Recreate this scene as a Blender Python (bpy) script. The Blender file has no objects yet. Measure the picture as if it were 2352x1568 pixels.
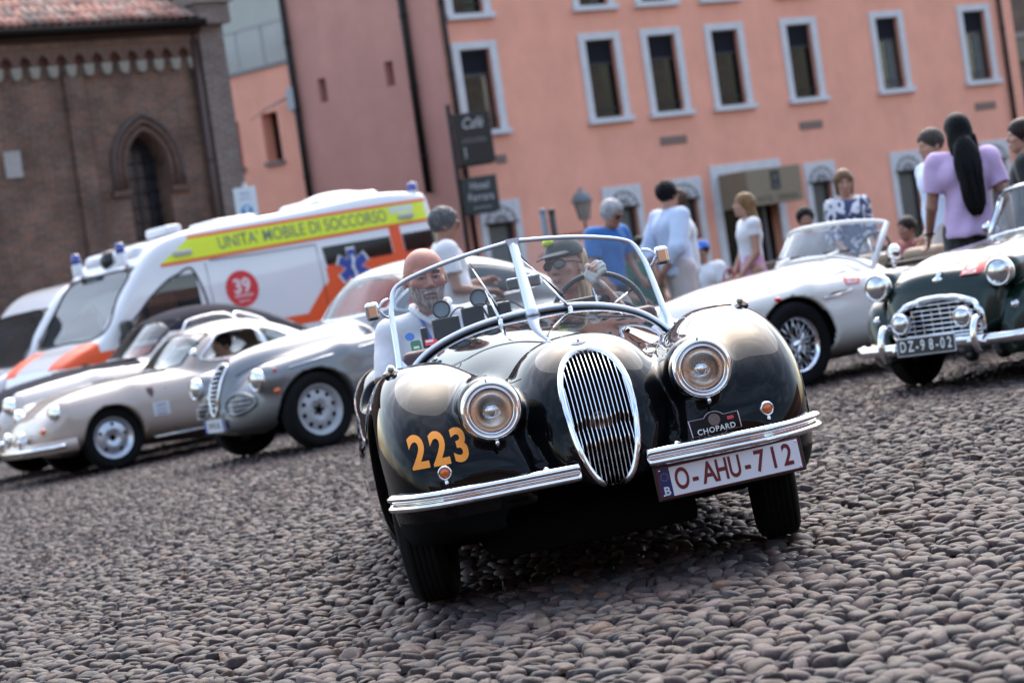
import bpy, bmesh, math, random
import numpy as np
from mathutils import Vector, Matrix, Euler
from mathutils.bvhtree import BVHTree
from mathutils.kdtree import KDTree

random.seed(7)
RNG = np.random.default_rng(11)
R = math.radians
SC = bpy.context.scene
COL = SC.collection

# ------------------------------------------------------------------ camera
CAM_H, ROLL, PITCH = 1.12, R(8.3), R(1.351)
cam = bpy.data.cameras.new('camera')
cam_ob = bpy.data.objects.new('camera', cam)
COL.objects.link(cam_ob)
_f = Vector((0, math.cos(PITCH), -math.sin(PITCH)))
_u0 = Vector((0, math.sin(PITCH), math.cos(PITCH)))
_r0 = Vector((1, 0, 0))
_r = math.cos(ROLL) * _r0 - math.sin(ROLL) * _u0
_u = math.sin(ROLL) * _r0 + math.cos(ROLL) * _u0
_m = Matrix((_r, _u, -_f)).transposed().to_4x4()
_m.translation = (0, 0, CAM_H)
cam_ob.matrix_world = _m
cam.sensor_width = 36.0
cam.lens = 36.0 * 6000.0 / 2352.0
cam.clip_start, cam.clip_end = 0.1, 3000
cam.dof.use_dof = True
cam.dof.focus_distance = 9.35
cam.dof.aperture_fstop = 4.0
SC.camera = cam_ob

# ------------------------------------------------------------------ sky and sun
SUN_EL, SUN_AZ = R(50), R(8)            # azimuth clockwise from +Y: high behind the cars, veiled by cloud
wd = bpy.data.worlds.new('World')
SC.world = wd
wd.use_nodes = True
nt = wd.node_tree
bg = nt.nodes['Background']
sky = nt.nodes.new('ShaderNodeTexSky')
sky.sky_type = 'NISHITA'
sky.sun_disc = False
sky.sun_elevation = SUN_EL
sky.sun_rotation = SUN_AZ
sky.air_density = 1.4
sky.dust_density = 3.0
tc = nt.nodes.new('ShaderNodeTexCoord')
mp = nt.nodes.new('ShaderNodeMapping')
mp.inputs['Scale'].default_value = (1.0, 1.0, 2.6)
mp.inputs['Rotation'].default_value = (0.2, 0.1, 0.7)
nz = nt.nodes.new('ShaderNodeTexNoise')
nz.inputs['Scale'].default_value = 2.3
nz.inputs['Detail'].default_value = 9
nz.inputs['Roughness'].default_value = 0.58
nz.inputs['Distortion'].default_value = 0.5
rp = nt.nodes.new('ShaderNodeValToRGB')
rp.color_ramp.elements[0].position = 0.46
rp.color_ramp.elements[1].position = 0.70
mx = nt.nodes.new('ShaderNodeMixRGB')
lit = nt.nodes.new('ShaderNodeMixRGB')          # cloud: the sky's own light scattered, greyer and brighter
lit.blend_type = 'ADD'
lit.inputs['Fac'].default_value = 1.0
gain = nt.nodes.new('ShaderNodeMixRGB')
gain.blend_type = 'MULTIPLY'
gain.inputs['Fac'].default_value = 1.0
gain.inputs['Color2'].default_value = (1.5, 1.42, 1.36, 1)
lit.inputs['Color2'].default_value = (1.7, 1.85, 2.1, 1)
nt.links.new(sky.outputs['Color'], gain.inputs['Color1'])
nt.links.new(gain.outputs['Color'], lit.inputs['Color1'])
nt.links.new(lit.outputs['Color'], mx.inputs['Color2'])
nt.links.new(tc.outputs['Generated'], mp.inputs['Vector'])
nt.links.new(mp.outputs['Vector'], nz.inputs['Vector'])
nt.links.new(nz.outputs['Fac'], rp.inputs['Fac'])
nt.links.new(rp.outputs['Color'], mx.inputs['Fac'])
nt.links.new(sky.outputs['Color'], mx.inputs['Color1'])
nt.links.new(mx.outputs['Color'], bg.inputs['Color'])
bg.inputs['Strength'].default_value = 0.15

sun = bpy.data.lights.new('sun', 'SUN')
sun.energy = 0.85
sun.angle = R(60)
sun.color = (1.0, 0.97, 0.94)
sun_ob = bpy.data.objects.new('sun', sun)
COL.objects.link(sun_ob)
_sd = Vector((math.sin(SUN_AZ) * math.cos(SUN_EL), math.cos(SUN_AZ) * math.cos(SUN_EL), math.sin(SUN_EL)))
sun_ob.rotation_euler = (-_sd).to_track_quat('-Z', 'Y').to_euler()

SC.view_settings.view_transform = 'Standard'
SC.view_settings.look = 'None'
SC.view_settings.gamma = 1.0
SC.view_settings.use_curve_mapping = False
SC.view_settings.exposure = 1.28
SC.render.engine = 'CYCLES'
SC.cycles.use_denoising = True
SC.cycles.max_bounces = 10
SC.cycles.transparent_max_bounces = 16
SC.cycles.caustics_reflective = False
SC.cycles.caustics_refractive = False
# ------------------------------------------------------------------ helpers: naming
def tag(o, label=None, cat=None, group=None, kind=None):
    if label: o['label'] = label
    if cat: o['category'] = cat
    if group: o['group'] = group
    if kind: o['kind'] = kind
    return o

def empty(name, loc=(0, 0, 0), rot=(0, 0, 0), label=None, cat=None, group=None):
    o = bpy.data.objects.new(name, None)
    COL.objects.link(o)
    o.location = loc
    o.rotation_euler = rot
    o.empty_display_size = 0.1
    return tag(o, label, cat, group)

def obj(name, me, mat=None, parent=None, smooth=True):
    if isinstance(me, bmesh.types.BMesh):
        bm = me
        me = bpy.data.meshes.new(name)
        bm.to_mesh(me)
        bm.free()
        if smooth:
            me.polygons.foreach_set('use_smooth', [True] * len(me.polygons))
    if mat is not None:
        ms = mat if isinstance(mat, (list, tuple)) else [mat]
        if len(me.materials) == 0:
            for m in ms: me.materials.append(m)
    o = bpy.data.objects.new(name, me)
    COL.objects.link(o)
    if parent is not None: o.parent = parent
    return o

def copy_tree(o, parent=None):
    c = o.copy()
    COL.objects.link(c)
    c.parent = parent
    for ch in list(o.children):
        copy_tree(ch, c)
    return c

# ------------------------------------------------------------------ helpers: materials
MATS = {}
def mat(name, col, rough=0.5, metal=0.0, spec=0.5, coat=0.0, coat_rough=0.03, coat_ior=1.5, noise=0.0, nscale=8.0, bump=0.0, bscale=60.0,
        trans=0.0, ior=1.5, emit=None, sheen=0.0, rough_noise=0.0, attr=None, bdist=0.01, obj_space=True, sss=0.0, dirt=None, flake=0.0):
    """One procedural principled material; noise varies the base colour, bump gives fine relief."""
    if name in MATS: return MATS[name]
    m = bpy.data.materials.new(name)
    m.use_nodes = True
    t = m.node_tree
    b = t.nodes['Principled BSDF']
    b.inputs['Base Color'].default_value = (*col, 1)
    b.inputs['Roughness'].default_value = rough
    b.inputs['Metallic'].default_value = metal
    b.inputs['Specular IOR Level'].default_value = spec
    b.inputs['IOR'].default_value = ior
    if coat:
        b.inputs['Coat Weight'].default_value = coat
        b.inputs['Coat Roughness'].default_value = coat_rough
        b.inputs['Coat IOR'].default_value = coat_ior
    if trans: b.inputs['Transmission Weight'].default_value = trans
    if sheen:
        b.inputs['Sheen Weight'].default_value = sheen
    if sss:
        b.inputs['Subsurface Weight'].default_value = sss
        b.inputs['Subsurface Radius'].default_value = (0.012, 0.005, 0.003)
        b.inputs['Subsurface Scale'].default_value = 1.0
    if emit:
        b.inputs['Emission Color'].default_value = (*emit[:3], 1)
        b.inputs['Emission Strength'].default_value = emit[3]
    tcn = t.nodes.new('ShaderNodeTexCoord')
    src = tcn.outputs['Object']
    base = None
    if attr:
        a = t.nodes.new('ShaderNodeAttribute')
        a.attribute_name = attr
        base = a.outputs['Color']
        t.links.new(base, b.inputs['Base Color'])
    if noise:
        n = t.nodes.new('ShaderNodeTexNoise')
        n.inputs['Scale'].default_value = nscale
        n.inputs['Detail'].default_value = 6
        n.inputs['Roughness'].default_value = 0.65
        t.links.new(src, n.inputs['Vector'])
        mr = t.nodes.new('ShaderNodeMapRange')
        mr.inputs['From Min'].default_value = 0.25
        mr.inputs['From Max'].default_value = 0.75
        mr.inputs['To Min'].default_value = 1 - noise
        mr.inputs['To Max'].default_value = 1 + noise
        t.links.new(n.outputs['Fac'], mr.inputs['Value'])
        mu = t.nodes.new('ShaderNodeMixRGB')
        mu.blend_type = 'MULTIPLY'
        mu.inputs['Fac'].default_value = 1
        if base is None: mu.inputs['Color1'].default_value = (*col, 1)
        else: t.links.new(base, mu.inputs['Color1'])
        t.links.new(mr.outputs['Result'], mu.inputs['Color2'])
        t.links.new(mu.outputs['Color'], b.inputs['Base Color'])
        base = mu.outputs['Color']
        if rough_noise:
            m2 = t.nodes.new('ShaderNodeMapRange')
            m2.inputs['To Min'].default_value = max(0.0, rough - rough_noise)
            m2.inputs['To Max'].default_value = rough + rough_noise
            t.links.new(n.outputs['Fac'], m2.inputs['Value'])
            t.links.new(m2.outputs['Result'], b.inputs['Roughness'])
    if bump:
        n2 = t.nodes.new('ShaderNodeTexNoise')
        n2.inputs['Scale'].default_value = bscale
        n2.inputs['Detail'].default_value = 5
        t.links.new(src, n2.inputs['Vector'])
        bp = t.nodes.new('ShaderNodeBump')
        bp.inputs['Strength'].default_value = bump
        bp.inputs['Distance'].default_value = bdist
        t.links.new(n2.outputs['Fac'], bp.inputs['Height'])
        t.links.new(bp.outputs['Normal'], b.inputs['Normal'])
    MATS[name] = m
    return m

def glass_mat(name, tint=(0.95, 0.98, 0.97), refl=1.0, dirt=0.0, rough=0.0):
    """Thin window glass: fresnel reflection over a tinted see-through body, with a light film of dust."""
    if name in MATS: return MATS[name]
    m = bpy.data.materials.new(name)
    m.use_nodes = True
    t = m.node_tree
    t.nodes.remove(t.nodes['Principled BSDF'])
    out = t.nodes['Material Output']
    tr = t.nodes.new('ShaderNodeBsdfTransparent')
    tr.inputs['Color'].default_value = (*tint, 1)
    gl = t.nodes.new('ShaderNodeBsdfGlossy')
    gl.inputs['Roughness'].default_value = rough
    gl.inputs['Color'].default_value = (refl, refl, refl, 1)
    geo = t.nodes.new('ShaderNodeNewGeometry')
    dp = t.nodes.new('ShaderNodeVectorMath'); dp.operation = 'DOT_PRODUCT'
    t.links.new(geo.outputs['Normal'], dp.inputs[0]); t.links.new(geo.outputs['Incoming'], dp.inputs[1])
    ab = t.nodes.new('ShaderNodeMath'); ab.operation = 'ABSOLUTE'
    t.links.new(dp.outputs['Value'], ab.inputs[0])
    on = t.nodes.new('ShaderNodeMath'); on.operation = 'SUBTRACT'; on.inputs[0].default_value = 1.0
    t.links.new(ab.outputs[0], on.inputs[1])
    pw = t.nodes.new('ShaderNodeMath'); pw.operation = 'POWER'; pw.inputs[1].default_value = 5.0
    t.links.new(on.outputs[0], pw.inputs[0])
    fr = t.nodes.new('ShaderNodeMapRange'); fr.inputs['To Min'].default_value = 0.055
    t.links.new(pw.outputs[0], fr.inputs['Value'])
    mi = t.nodes.new('ShaderNodeMixShader')
    t.links.new(fr.outputs['Result'], mi.inputs['Fac'])
    t.links.new(tr.outputs['BSDF'], mi.inputs[1])
    t.links.new(gl.outputs['BSDF'], mi.inputs[2])
    last = mi.outputs['Shader']
    if dirt:
        di = t.nodes.new('ShaderNodeBsdfDiffuse')
        di.inputs['Color'].default_value = (0.7, 0.72, 0.75, 1)
        n = t.nodes.new('ShaderNodeTexNoise')
        n.inputs['Scale'].default_value = 6
        n.inputs['Detail'].default_value = 6
        tcn = t.nodes.new('ShaderNodeTexCoord')
        t.links.new(tcn.outputs['Object'], n.inputs['Vector'])
        mr = t.nodes.new('ShaderNodeMapRange')
        mr.inputs['From Min'].default_value = 0.2
        mr.inputs['From Max'].default_value = 0.8
        mr.inputs['To Min'].default_value = dirt * 0.5
        mr.inputs['To Max'].default_value = dirt * 1.5
        t.links.new(n.outputs['Fac'], mr.inputs['Value'])
        m2 = t.nodes.new('ShaderNodeMixShader')
        t.links.new(mr.outputs['Result'], m2.inputs['Fac'])
        t.links.new(last, m2.inputs[1])
        t.links.new(di.outputs['BSDF'], m2.inputs[2])
        last = m2.outputs['Shader']
    t.links.new(last, out.inputs['Surface'])
    MATS[name] = m
    return m

# ------------------------------------------------------------------ helpers: plain meshes
def mesh_from(name, V, Fc, smooth=True):
    me = bpy.data.meshes.new(name)
    me.from_pydata([tuple(v) for v in V], [], [tuple(f) for f in Fc])
    if smooth: me.polygons.foreach_set('use_smooth', [True] * len(me.polygons))
    me.update()
    return me

def box(name, lo, hi, mat_, parent=None, bevel=0.0, seg=2):
    bm = bmesh.new()
    bmesh.ops.create_cube(bm, size=1)
    lo, hi = Vector(lo), Vector(hi)
    for v in bm.verts:
        v.co = Vector(((v.co.x + .5) * (hi.x - lo.x) + lo.x, (v.co.y + .5) * (hi.y - lo.y) + lo.y, (v.co.z + .5) * (hi.z - lo.z) + lo.z))
    if bevel:
        bmesh.ops.bevel(bm, geom=bm.edges[:], offset=bevel, segments=seg, affect='EDGES', profile=0.6)
    return obj(name, bm, mat_, parent, smooth=False)

def frames(pts, closed=False, up=None):
    pts = [Vector(p) for p in pts]
    n = len(pts)
    T = []
    for i in range(n):
        a = pts[(i - 1) % n] if (closed or i > 0) else pts[i]
        b = pts[(i + 1) % n] if (closed or i < n - 1) else pts[i]
        d = (b - a)
        T.append(d.normalized() if d.length > 1e-9 else Vector((0, 0, 1)))
    N = []
    if up is not None:
        for t in T:
            v = Vector(up) - t * t.dot(Vector(up))
            N.append(v.normalized() if v.length > 1e-6 else Vector((1, 0, 0)))
    else:
        v = Vector((0, 0, 1)) if abs(T[0].z) < 0.9 else Vector((1, 0, 0))
        v = (v - T[0] * v.dot(T[0])).normalized()
        for t in T:
            v = (v - t * v.dot(t)).normalized()
            N.append(v.copy())
    return pts, T, N

def sweep_mesh(name, pts, prof, closed=False, up=None, caps=True, scale=None, smooth=True):
    """Sweep a closed 2-D profile [(side, up), ...] along a polyline."""
    pts, T, N = frames(pts, closed, up)
    V, Fc = [], []
    m = len(prof)
    for i, p in enumerate(pts):
        s = N[i].cross(T[i])
        k = 1.0 if scale is None else scale[i]
        for (a, b) in prof:
            V.append(p + s * a * k + N[i] * b * k)
    n = len(pts)
    for i in range(n if closed else n - 1):
        j = (i + 1) % n
        for q in range(m):
            r_ = (q + 1) % m
            Fc.append((i * m + q, i * m + r_, j * m + r_, j * m + q))
    if caps and not closed:
        Fc.append(tuple(range(m - 1, -1, -1)))
        Fc.append(tuple((n - 1) * m + q for q in range(m)))
    me = mesh_from(name, V, Fc, smooth)
    bm = bmesh.new(); bm.from_mesh(me)
    bmesh.ops.recalc_face_normals(bm, faces=bm.faces[:])
    bm.to_mesh(me); bm.free()
    return me

def circle(r, n=10, ry=None):
    ry = r if ry is None else ry
    return [(r * math.cos(2 * math.pi * i / n), ry * math.sin(2 * math.pi * i / n)) for i in range(n)]

def tube(name, pts, r, mat_, parent=None, n=10, closed=False, scale=None, up=None, ry=None):
    return obj(name, sweep_mesh(name, pts, circle(r, n, ry), closed, up, True, scale), mat_, parent)

def smooth_line(pts, n=32, closed=False):
    """Catmull-Rom resampling of a control polyline."""
    P = [Vector(p) for p in pts]
    out = []
    m = len(P)
    segs = m if closed else m - 1
    for k in range(n if closed else n + 1):
        t = k / n * segs
        i = min(int(t), segs - 1)
        f = t - i
        g = lambda j: P[j % m] if closed else P[max(0, min(m - 1, j))]
        a, b, c, d = g(i - 1), g(i), g(i + 1), g(i + 2)
        out.append(0.5 * ((2 * b) + (c - a) * f + (2 * a - 5 * b + 4 * c - d) * f * f + (3 * b - a - 3 * c + d) * f ** 3))
    return out

def lathe_mesh(name, prof, n=40, axis='Y', close=False):
    """Revolve [(radius, along)] about an axis through the origin."""
    V, Fc = [], []
    m = len(prof)
    for i in range(n):
        a = 2 * math.pi * i / n
        for (r_, h_) in prof:
            c, s = r_ * math.cos(a), r_ * math.sin(a)
            V.append({'Y': (c, h_, s), 'Z': (c, s, h_), 'X': (h_, c, s)}[axis])
    for i in range(n):
        j = (i + 1) % n
        for q in range(m if close else m - 1):
            w = (q + 1) % m
            Fc.append((i * m + q, j * m + q, j * m + w, i * m + w))
    me = mesh_from(name, V, Fc)
    bm = bmesh.new(); bm.from_mesh(me)
    bmesh.ops.remove_doubles(bm, verts=bm.verts[:], dist=1e-6)
    bmesh.ops.recalc_face_normals(bm, faces=bm.faces[:])
    bm.to_mesh(me); bm.free()
    return me

def lathe(name, prof, mat_, parent=None, n=40, axis='Y', loc=(0, 0, 0), rot=(0, 0, 0), close=False):
    o = obj(name, lathe_mesh(name, prof, n, axis, close), mat_, parent)
    o.location = loc
    o.rotation_euler = rot
    return o

def prism_mesh(name, poly, depth, bevel=0.0, smooth=False):
    """Extrude a closed 2-D outline (x, z) by depth along +y."""
    bm = bmesh.new()
    vs = [bm.verts.new((p[0], 0, p[1])) for p in poly]
    f = bm.faces.new(vs)
    ret = bmesh.ops.extrude_face_region(bm, geom=[f])
    for e in ret['geom']:
        if isinstance(e, bmesh.types.BMVert): e.co.y += depth
    bmesh.ops.recalc_face_normals(bm, faces=bm.faces[:])
    if bevel:
        bmesh.ops.bevel(bm, geom=[e for e in bm.edges if e.calc_face_angle(0) > 0.5], offset=bevel, segments=2, affect='EDGES')
    me = bpy.data.meshes.new(name)
    bm.to_mesh(me); bm.free()
    if smooth: me.polygons.foreach_set('use_smooth', [True] * len(me.polygons))
    return me

def prism(name, poly, depth, mat_, parent=None, loc=(0, 0, 0), rot=(0, 0, 0), bevel=0.0):
    o = obj(name, prism_mesh(name, poly, depth, bevel), mat_, parent)
    o.location = loc
    o.rotation_euler = rot
    return o

def text_mesh(name, s, size=1.0, offset=0.0, extrude=0.0, align='CENTER', xscale=1.0, shear=0.0, space=1.0, res=4):
    """Lettering as a mesh lying in the x-z plane, facing -y."""
    cu = bpy.data.curves.new(name, 'FONT')
    cu.body = s
    cu.size = size
    cu.offset = offset
    cu.extrude = extrude
    cu.align_x = align
    cu.align_y = 'CENTER'
    cu.shear = shear
    cu.space_character = space
    cu.resolution_u = res
    o = bpy.data.objects.new(name, cu)
    me = bpy.data.meshes.new_from_object(o)
    bpy.data.objects.remove(o)
    bpy.data.curves.remove(cu)
    me.transform(Matrix(((xscale, 0, 0, 0), (0, 0, -1, 0), (0, 1, 0, 0), (0, 0, 0, 1))))
    me.name = name
    return me

def text(name, s, mat_, parent=None, loc=(0, 0, 0), rot=(0, 0, 0), **kw):
    o = obj(name, text_mesh(name, s, **kw), mat_, parent)
    o.location = loc
    o.rotation_euler = rot
    return o

def drape(me, bvh, direction, lift=0.003, origin_back=1.0, cuts=2):
    """Press a flat mesh along a direction onto a surface, like a sticker."""
    bm = bmesh.new()
    bm.from_mesh(me)
    bmesh.ops.triangulate(bm, faces=bm.faces[:])
    for _ in range(cuts):
        es = [e for e in bm.edges if e.calc_length() > 0.012]
        if not es: break
        bmesh.ops.subdivide_edges(bm, edges=es, cuts=1)
        bmesh.ops.triangulate(bm, faces=bm.faces[:])
    d = Vector(direction).normalized()
    for v in bm.verts:
        hit = bvh.ray_cast(v.co - d * origin_back, d)
        if hit[0] is not None:
            nn = hit[1] if hit[1].dot(d) < 0 else -hit[1]
            v.co = hit[0] - d * lift
    bm.to_mesh(me)
    bm.free()
    return me

# ------------------------------------------------------------------ helpers: implicit surfaces
class Spl:
    """Natural / clamped cubic spline, constant outside its range."""
    def __init__(s, xs, ys):
        s.x = np.asarray(xs, float); s.y = np.asarray(ys, float)
        n = len(xs)
        A = np.zeros((n, n)); b = np.zeros(n)
        h = np.diff(s.x)
        A[0, 0] = 1
        A[-1, -1] = 1
        for i in range(1, n - 1):
            A[i, i - 1] = h[i - 1]; A[i, i] = 2 * (h[i - 1] + h[i]); A[i, i + 1] = h[i]
            b[i] = 6 * ((s.y[i + 1] - s.y[i]) / h[i] - (s.y[i] - s.y[i - 1]) / h[i - 1])
        m = np.linalg.solve(A, b)
        q = np.linspace(s.x[0], s.x[-1], 3000)
        i = np.clip(np.searchsorted(s.x, q) - 1, 0, n - 2)
        g = h[i]
        a_ = (s.x[i + 1] - q) / g; b_ = (q - s.x[i]) / g
        s.q = q
        s.t = a_ * s.y[i] + b_ * s.y[i + 1] + ((a_ ** 3 - a_) * m[i] + (b_ ** 3 - b_) * m[i + 1]) * g * g / 6
    def __call__(s, q): return np.interp(q, s.q, s.t)

def smin(a, b, k):
    h = np.maximum(k - np.abs(a - b), 0) / k
    return np.minimum(a, b) - h * h * h * k / 6.0

def smax(a, b, k): return -smin(-a, -b, k)

def s_ell(P, c, r):
    x = (P[:, 0] - c[0]) / r[0]; y = (P[:, 1] - c[1]) / r[1]; z = (P[:, 2] - c[2]) / r[2]
    k0 = np.sqrt(x * x + y * y + z * z)
    x = x / r[0]; y = y / r[1]; z = z / r[2]
    return k0 * (k0 - 1) / (np.sqrt(x * x + y * y + z * z) + 1e-9)

def s_cone(P, a, b, ra, rb):
    """Capsule whose radius runs from ra to rb."""
    a = np.asarray(a, float); b = np.asarray(b, float)
    ab = b - a
    x = P[:, 0] - a[0]; y = P[:, 1] - a[1]; z = P[:, 2] - a[2]
    t = (x * ab[0] + y * ab[1] + z * ab[2]) / max(ab @ ab, 1e-12)
    np.clip(t, 0, 1, out=t)
    x -= t * ab[0]; y -= t * ab[1]; z -= t * ab[2]
    x *= x; y *= y; z *= z
    x += y; x += z
    np.sqrt(x, out=x)
    x -= ra + (rb - ra) * t
    return x

def s_box(P, lo, hi, r=0.0):
    lo = np.asarray(lo, float); hi = np.asarray(hi, float)
    c = (lo + hi) / 2; e = (hi - lo) / 2 - r
    x = np.abs(P[:, 0] - c[0]) - e[0]; y = np.abs(P[:, 1] - c[1]) - e[1]; z = np.abs(P[:, 2] - c[2]) - e[2]
    m = np.minimum(np.maximum(np.maximum(x, y), z), 0)
    x = np.maximum(x, 0); y = np.maximum(y, 0); z = np.maximum(z, 0)
    return np.sqrt(x * x + y * y + z * z) + m - r

def s_cylx(P, y, z, r, x0, x1, rr=0.02):
    q = np.sqrt((P[:, 1] - y) ** 2 + (P[:, 2] - z) ** 2) - r
    w = np.abs(P[:, 0] - (x0 + x1) / 2) - abs(x1 - x0) / 2
    return smax(q, w, rr)

def s_sup(x, z, hw, hh, n):
    """Radial distance to a superellipse section."""
    hw = np.maximum(hw, 0.004); hh = np.maximum(hh, 0.004)
    a = np.abs(x) / hw; b = np.abs(z) / hh
    q = (a ** n + b ** n + 1e-12) ** (1.0 / n)
    rad = np.sqrt(x * x + z * z)
    return np.maximum(rad * (1 - 1 / q), -np.minimum(hw, hh))

def s_loft(P, xc, xh, zb, zt, n, y0, y1):
    """Body lofted along y: callables give the section at y."""
    y = np.clip(P[:, 1], y0, y1)
    b = zb(y); t_ = zt(y)
    d = s_sup(P[:, 0] - xc(y), P[:, 2] - (b + t_) / 2, xh(y), (t_ - b) / 2, n(y) if callable(n) else n)
    dy = P[:, 1] - y
    return np.where(dy == 0, d, np.sqrt(np.maximum(d, 0) ** 2 + dy * dy))

def sdf_mesh(name, fn, lo, hi, h, newton=1, cap=0.6, slack=1.6, B=8, matfn=None, split=None):
    """Surface-net mesh of fn < 0 with analytic-gradient normals; evaluates only the blocks near the surface."""
    lo = np.asarray(lo, float) - h; hi = np.asarray(hi, float) + h
    nb = np.ceil((hi - lo) / (h * B)).astype(int)
    n = nb * B
    ax = [np.arange(nb[i]) * B * h + lo[i] + (B - 1) * h / 2 for i in range(3)]
    G = np.stack(np.meshgrid(*ax, indexing='ij'), -1).reshape(-1, 3)
    d = fn(G)
    act = np.abs(d) < (B * h * 0.87 + h) * slack
    V = np.repeat(np.repeat(np.repeat(np.where(d < 0, -1.0, 1.0).reshape(nb), B, 0), B, 1), B, 2)
    bi = np.argwhere(act.reshape(nb))
    b2 = B // 2                                   # second level: halves of the blocks
    o2 = np.stack(np.meshgrid(*[np.arange(2)] * 3, indexing='ij'), -1).reshape(-1, 3)
    o = np.stack(np.meshgrid(*[np.arange(b2)] * 3, indexing='ij'), -1).reshape(-1, 3)
    CH = 20000
    for s in range(0, len(bi), CH):
        sb = (bi[s:s + CH, None, :] * 2 + o2[None]).reshape(-1, 3)
        ds = fn((sb * b2 + (b2 - 1) / 2) * h + lo)
        near = np.abs(ds) < (b2 * h * 0.87 + h) * min(slack, 1.5)
        far = sb[~near]
        if len(far):
            idx = (far[:, None, :] * b2 + o[None])
            V[idx[..., 0], idx[..., 1], idx[..., 2]] = np.where(ds[~near] < 0, -1.0, 1.0)[:, None]
        idx = (sb[near][:, None, :] * b2 + o[None]).reshape(-1, 3)
        if len(idx): V[idx[:, 0], idx[:, 1], idx[:, 2]] = fn(idx * h + lo)
    S = V < 0
    cnt = np.zeros(n - 1, np.int8)
    sl = (slice(None, -1), slice(1, None))
    for a in (0, 1):
        for b in (0, 1):
            for c in (0, 1):
                cnt += S[sl[a], sl[b], sl[c]]
    cells = np.argwhere((cnt > 0) & (cnt < 8))
    if len(cells) == 0: raise ValueError('empty sdf ' + name)
    cid = -np.ones(n - 1, np.int64)
    cid[cells[:, 0], cells[:, 1], cells[:, 2]] = np.arange(len(cells))
    acc = np.zeros((len(cells), 3)); num = np.zeros(len(cells))
    for axis in range(3):
        u, v = [(1, 2), (0, 2), (0, 1)][axis]
        for a in (0, 1):
            for b in (0, 1):
                c0 = np.zeros(3, int); c0[u] = a; c0[v] = b
                c1 = c0.copy(); c1[axis] = 1
                i0 = cells + c0; i1 = cells + c1
                f0 = V[i0[:, 0], i0[:, 1], i0[:, 2]]; f1 = V[i1[:, 0], i1[:, 1], i1[:, 2]]
                m = (f0 < 0) != (f1 < 0)
                t = np.where(m, f0 / np.where(m, f0 - f1, 1), 0)
                p = c0[None].astype(float).repeat(len(cells), 0)
                p[:, axis] += t
                acc += p * m[:, None]; num += m
    X = (cells + acc / num[:, None]) * h + lo
    quads = []
    for axis in range(3):
        u, v = [(1, 2), (2, 0), (0, 1)][axis]
        s0 = [slice(1, -1)] * 3; s1 = [slice(1, -1)] * 3
        s0[axis] = slice(0, -1); s1[axis] = slice(1, None)
        A_ = S[tuple(s0)]; B_ = S[tuple(s1)]
        e = np.argwhere(A_ != B_)
        if len(e) == 0: continue
        inside0 = A_[e[:, 0], e[:, 1], e[:, 2]]
        base = e + 1
        base[:, axis] -= 1
        c = []
        for (a, b) in ((-1, -1), (0, -1), (0, 0), (-1, 0)):
            q = base.copy(); q[:, u] += a; q[:, v] += b
            c.append(cid[q[:, 0], q[:, 1], q[:, 2]])
        Q = np.stack(c, 1)
        Q[~inside0] = Q[~inside0][:, ::-1]
        quads.append(Q)
    Q = np.concatenate(quads)
    Q = Q[(Q >= 0).all(1)]
    e = h * 0.25
    K = np.array([[1, -1, -1], [-1, -1, 1], [-1, 1, -1], [1, 1, 1]], float)
    def grad(X):
        g = np.zeros_like(X)
        for k in K:
            g += fn(X + k * e)[:, None] * k
        return g / (4 * e)
    X0 = X.copy()
    for _ in range(newton):
        g = grad(X)
        st = -fn(X)[:, None] * g / ((g * g).sum(1)[:, None] + 1e-6)
        L = np.sqrt((st ** 2).sum(1))[:, None]
        X = X + st * np.minimum(1, 0.5 * h / np.maximum(L, 1e-9))
        dd = X - X0
        L = np.sqrt((dd ** 2).sum(1))[:, None]
        X = X0 + dd * np.minimum(1, cap * h / np.maximum(L, 1e-9))
    g = grad(X)
    N = g / (np.sqrt((g * g).sum(1))[:, None] + 1e-9)
    if split is None: return _arr_mesh(name, X, Q, N, matfn)
    lab = np.asarray(split(X[Q].mean(1)))
    out = []
    for k in range(int(lab.max()) + 1):
        q = Q[lab == k]
        if len(q) == 0:
            out.append(None); continue
        u, inv = np.unique(q, return_inverse=True)
        out.append(_arr_mesh(name, X[u], inv.reshape(q.shape), N[u], matfn))
    return out

def _arr_mesh(name, X, Q, N, matfn=None):
    me = bpy.data.meshes.new(name)
    me.vertices.add(len(X)); me.vertices.foreach_set('co', X.astype(np.float32).ravel())
    me.loops.add(Q.size); me.loops.foreach_set('vertex_index', Q.astype(np.int32).ravel())
    me.polygons.add(len(Q))
    me.polygons.foreach_set('loop_start', np.arange(0, Q.size, Q.shape[1], dtype=np.int32))
    me.polygons.foreach_set('use_smooth', np.ones(len(Q), bool))
    if matfn is not None:
        me.polygons.foreach_set('material_index', np.asarray(matfn(X[Q].mean(1)), np.int32))
    me.update(calc_edges=True)
    me.normals_split_custom_set_from_vertices(N.astype(np.float32))
    return me

def drop(fn, x, y, z0=1.4, n=40, step=0.8):
    """Height at which vertical lines through (x, y) meet the surface."""
    x = np.asarray(x, float); y = np.asarray(y, float)
    z = np.full_like(x, z0)
    for _ in range(n): z = z - step * fn(np.stack([x, y, z], 1))
    return z

def bvh_of(me):
    return BVHTree.FromPolygons([v.co.copy() for v in me.vertices], [tuple(p.vertices) for p in me.polygons])
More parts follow.
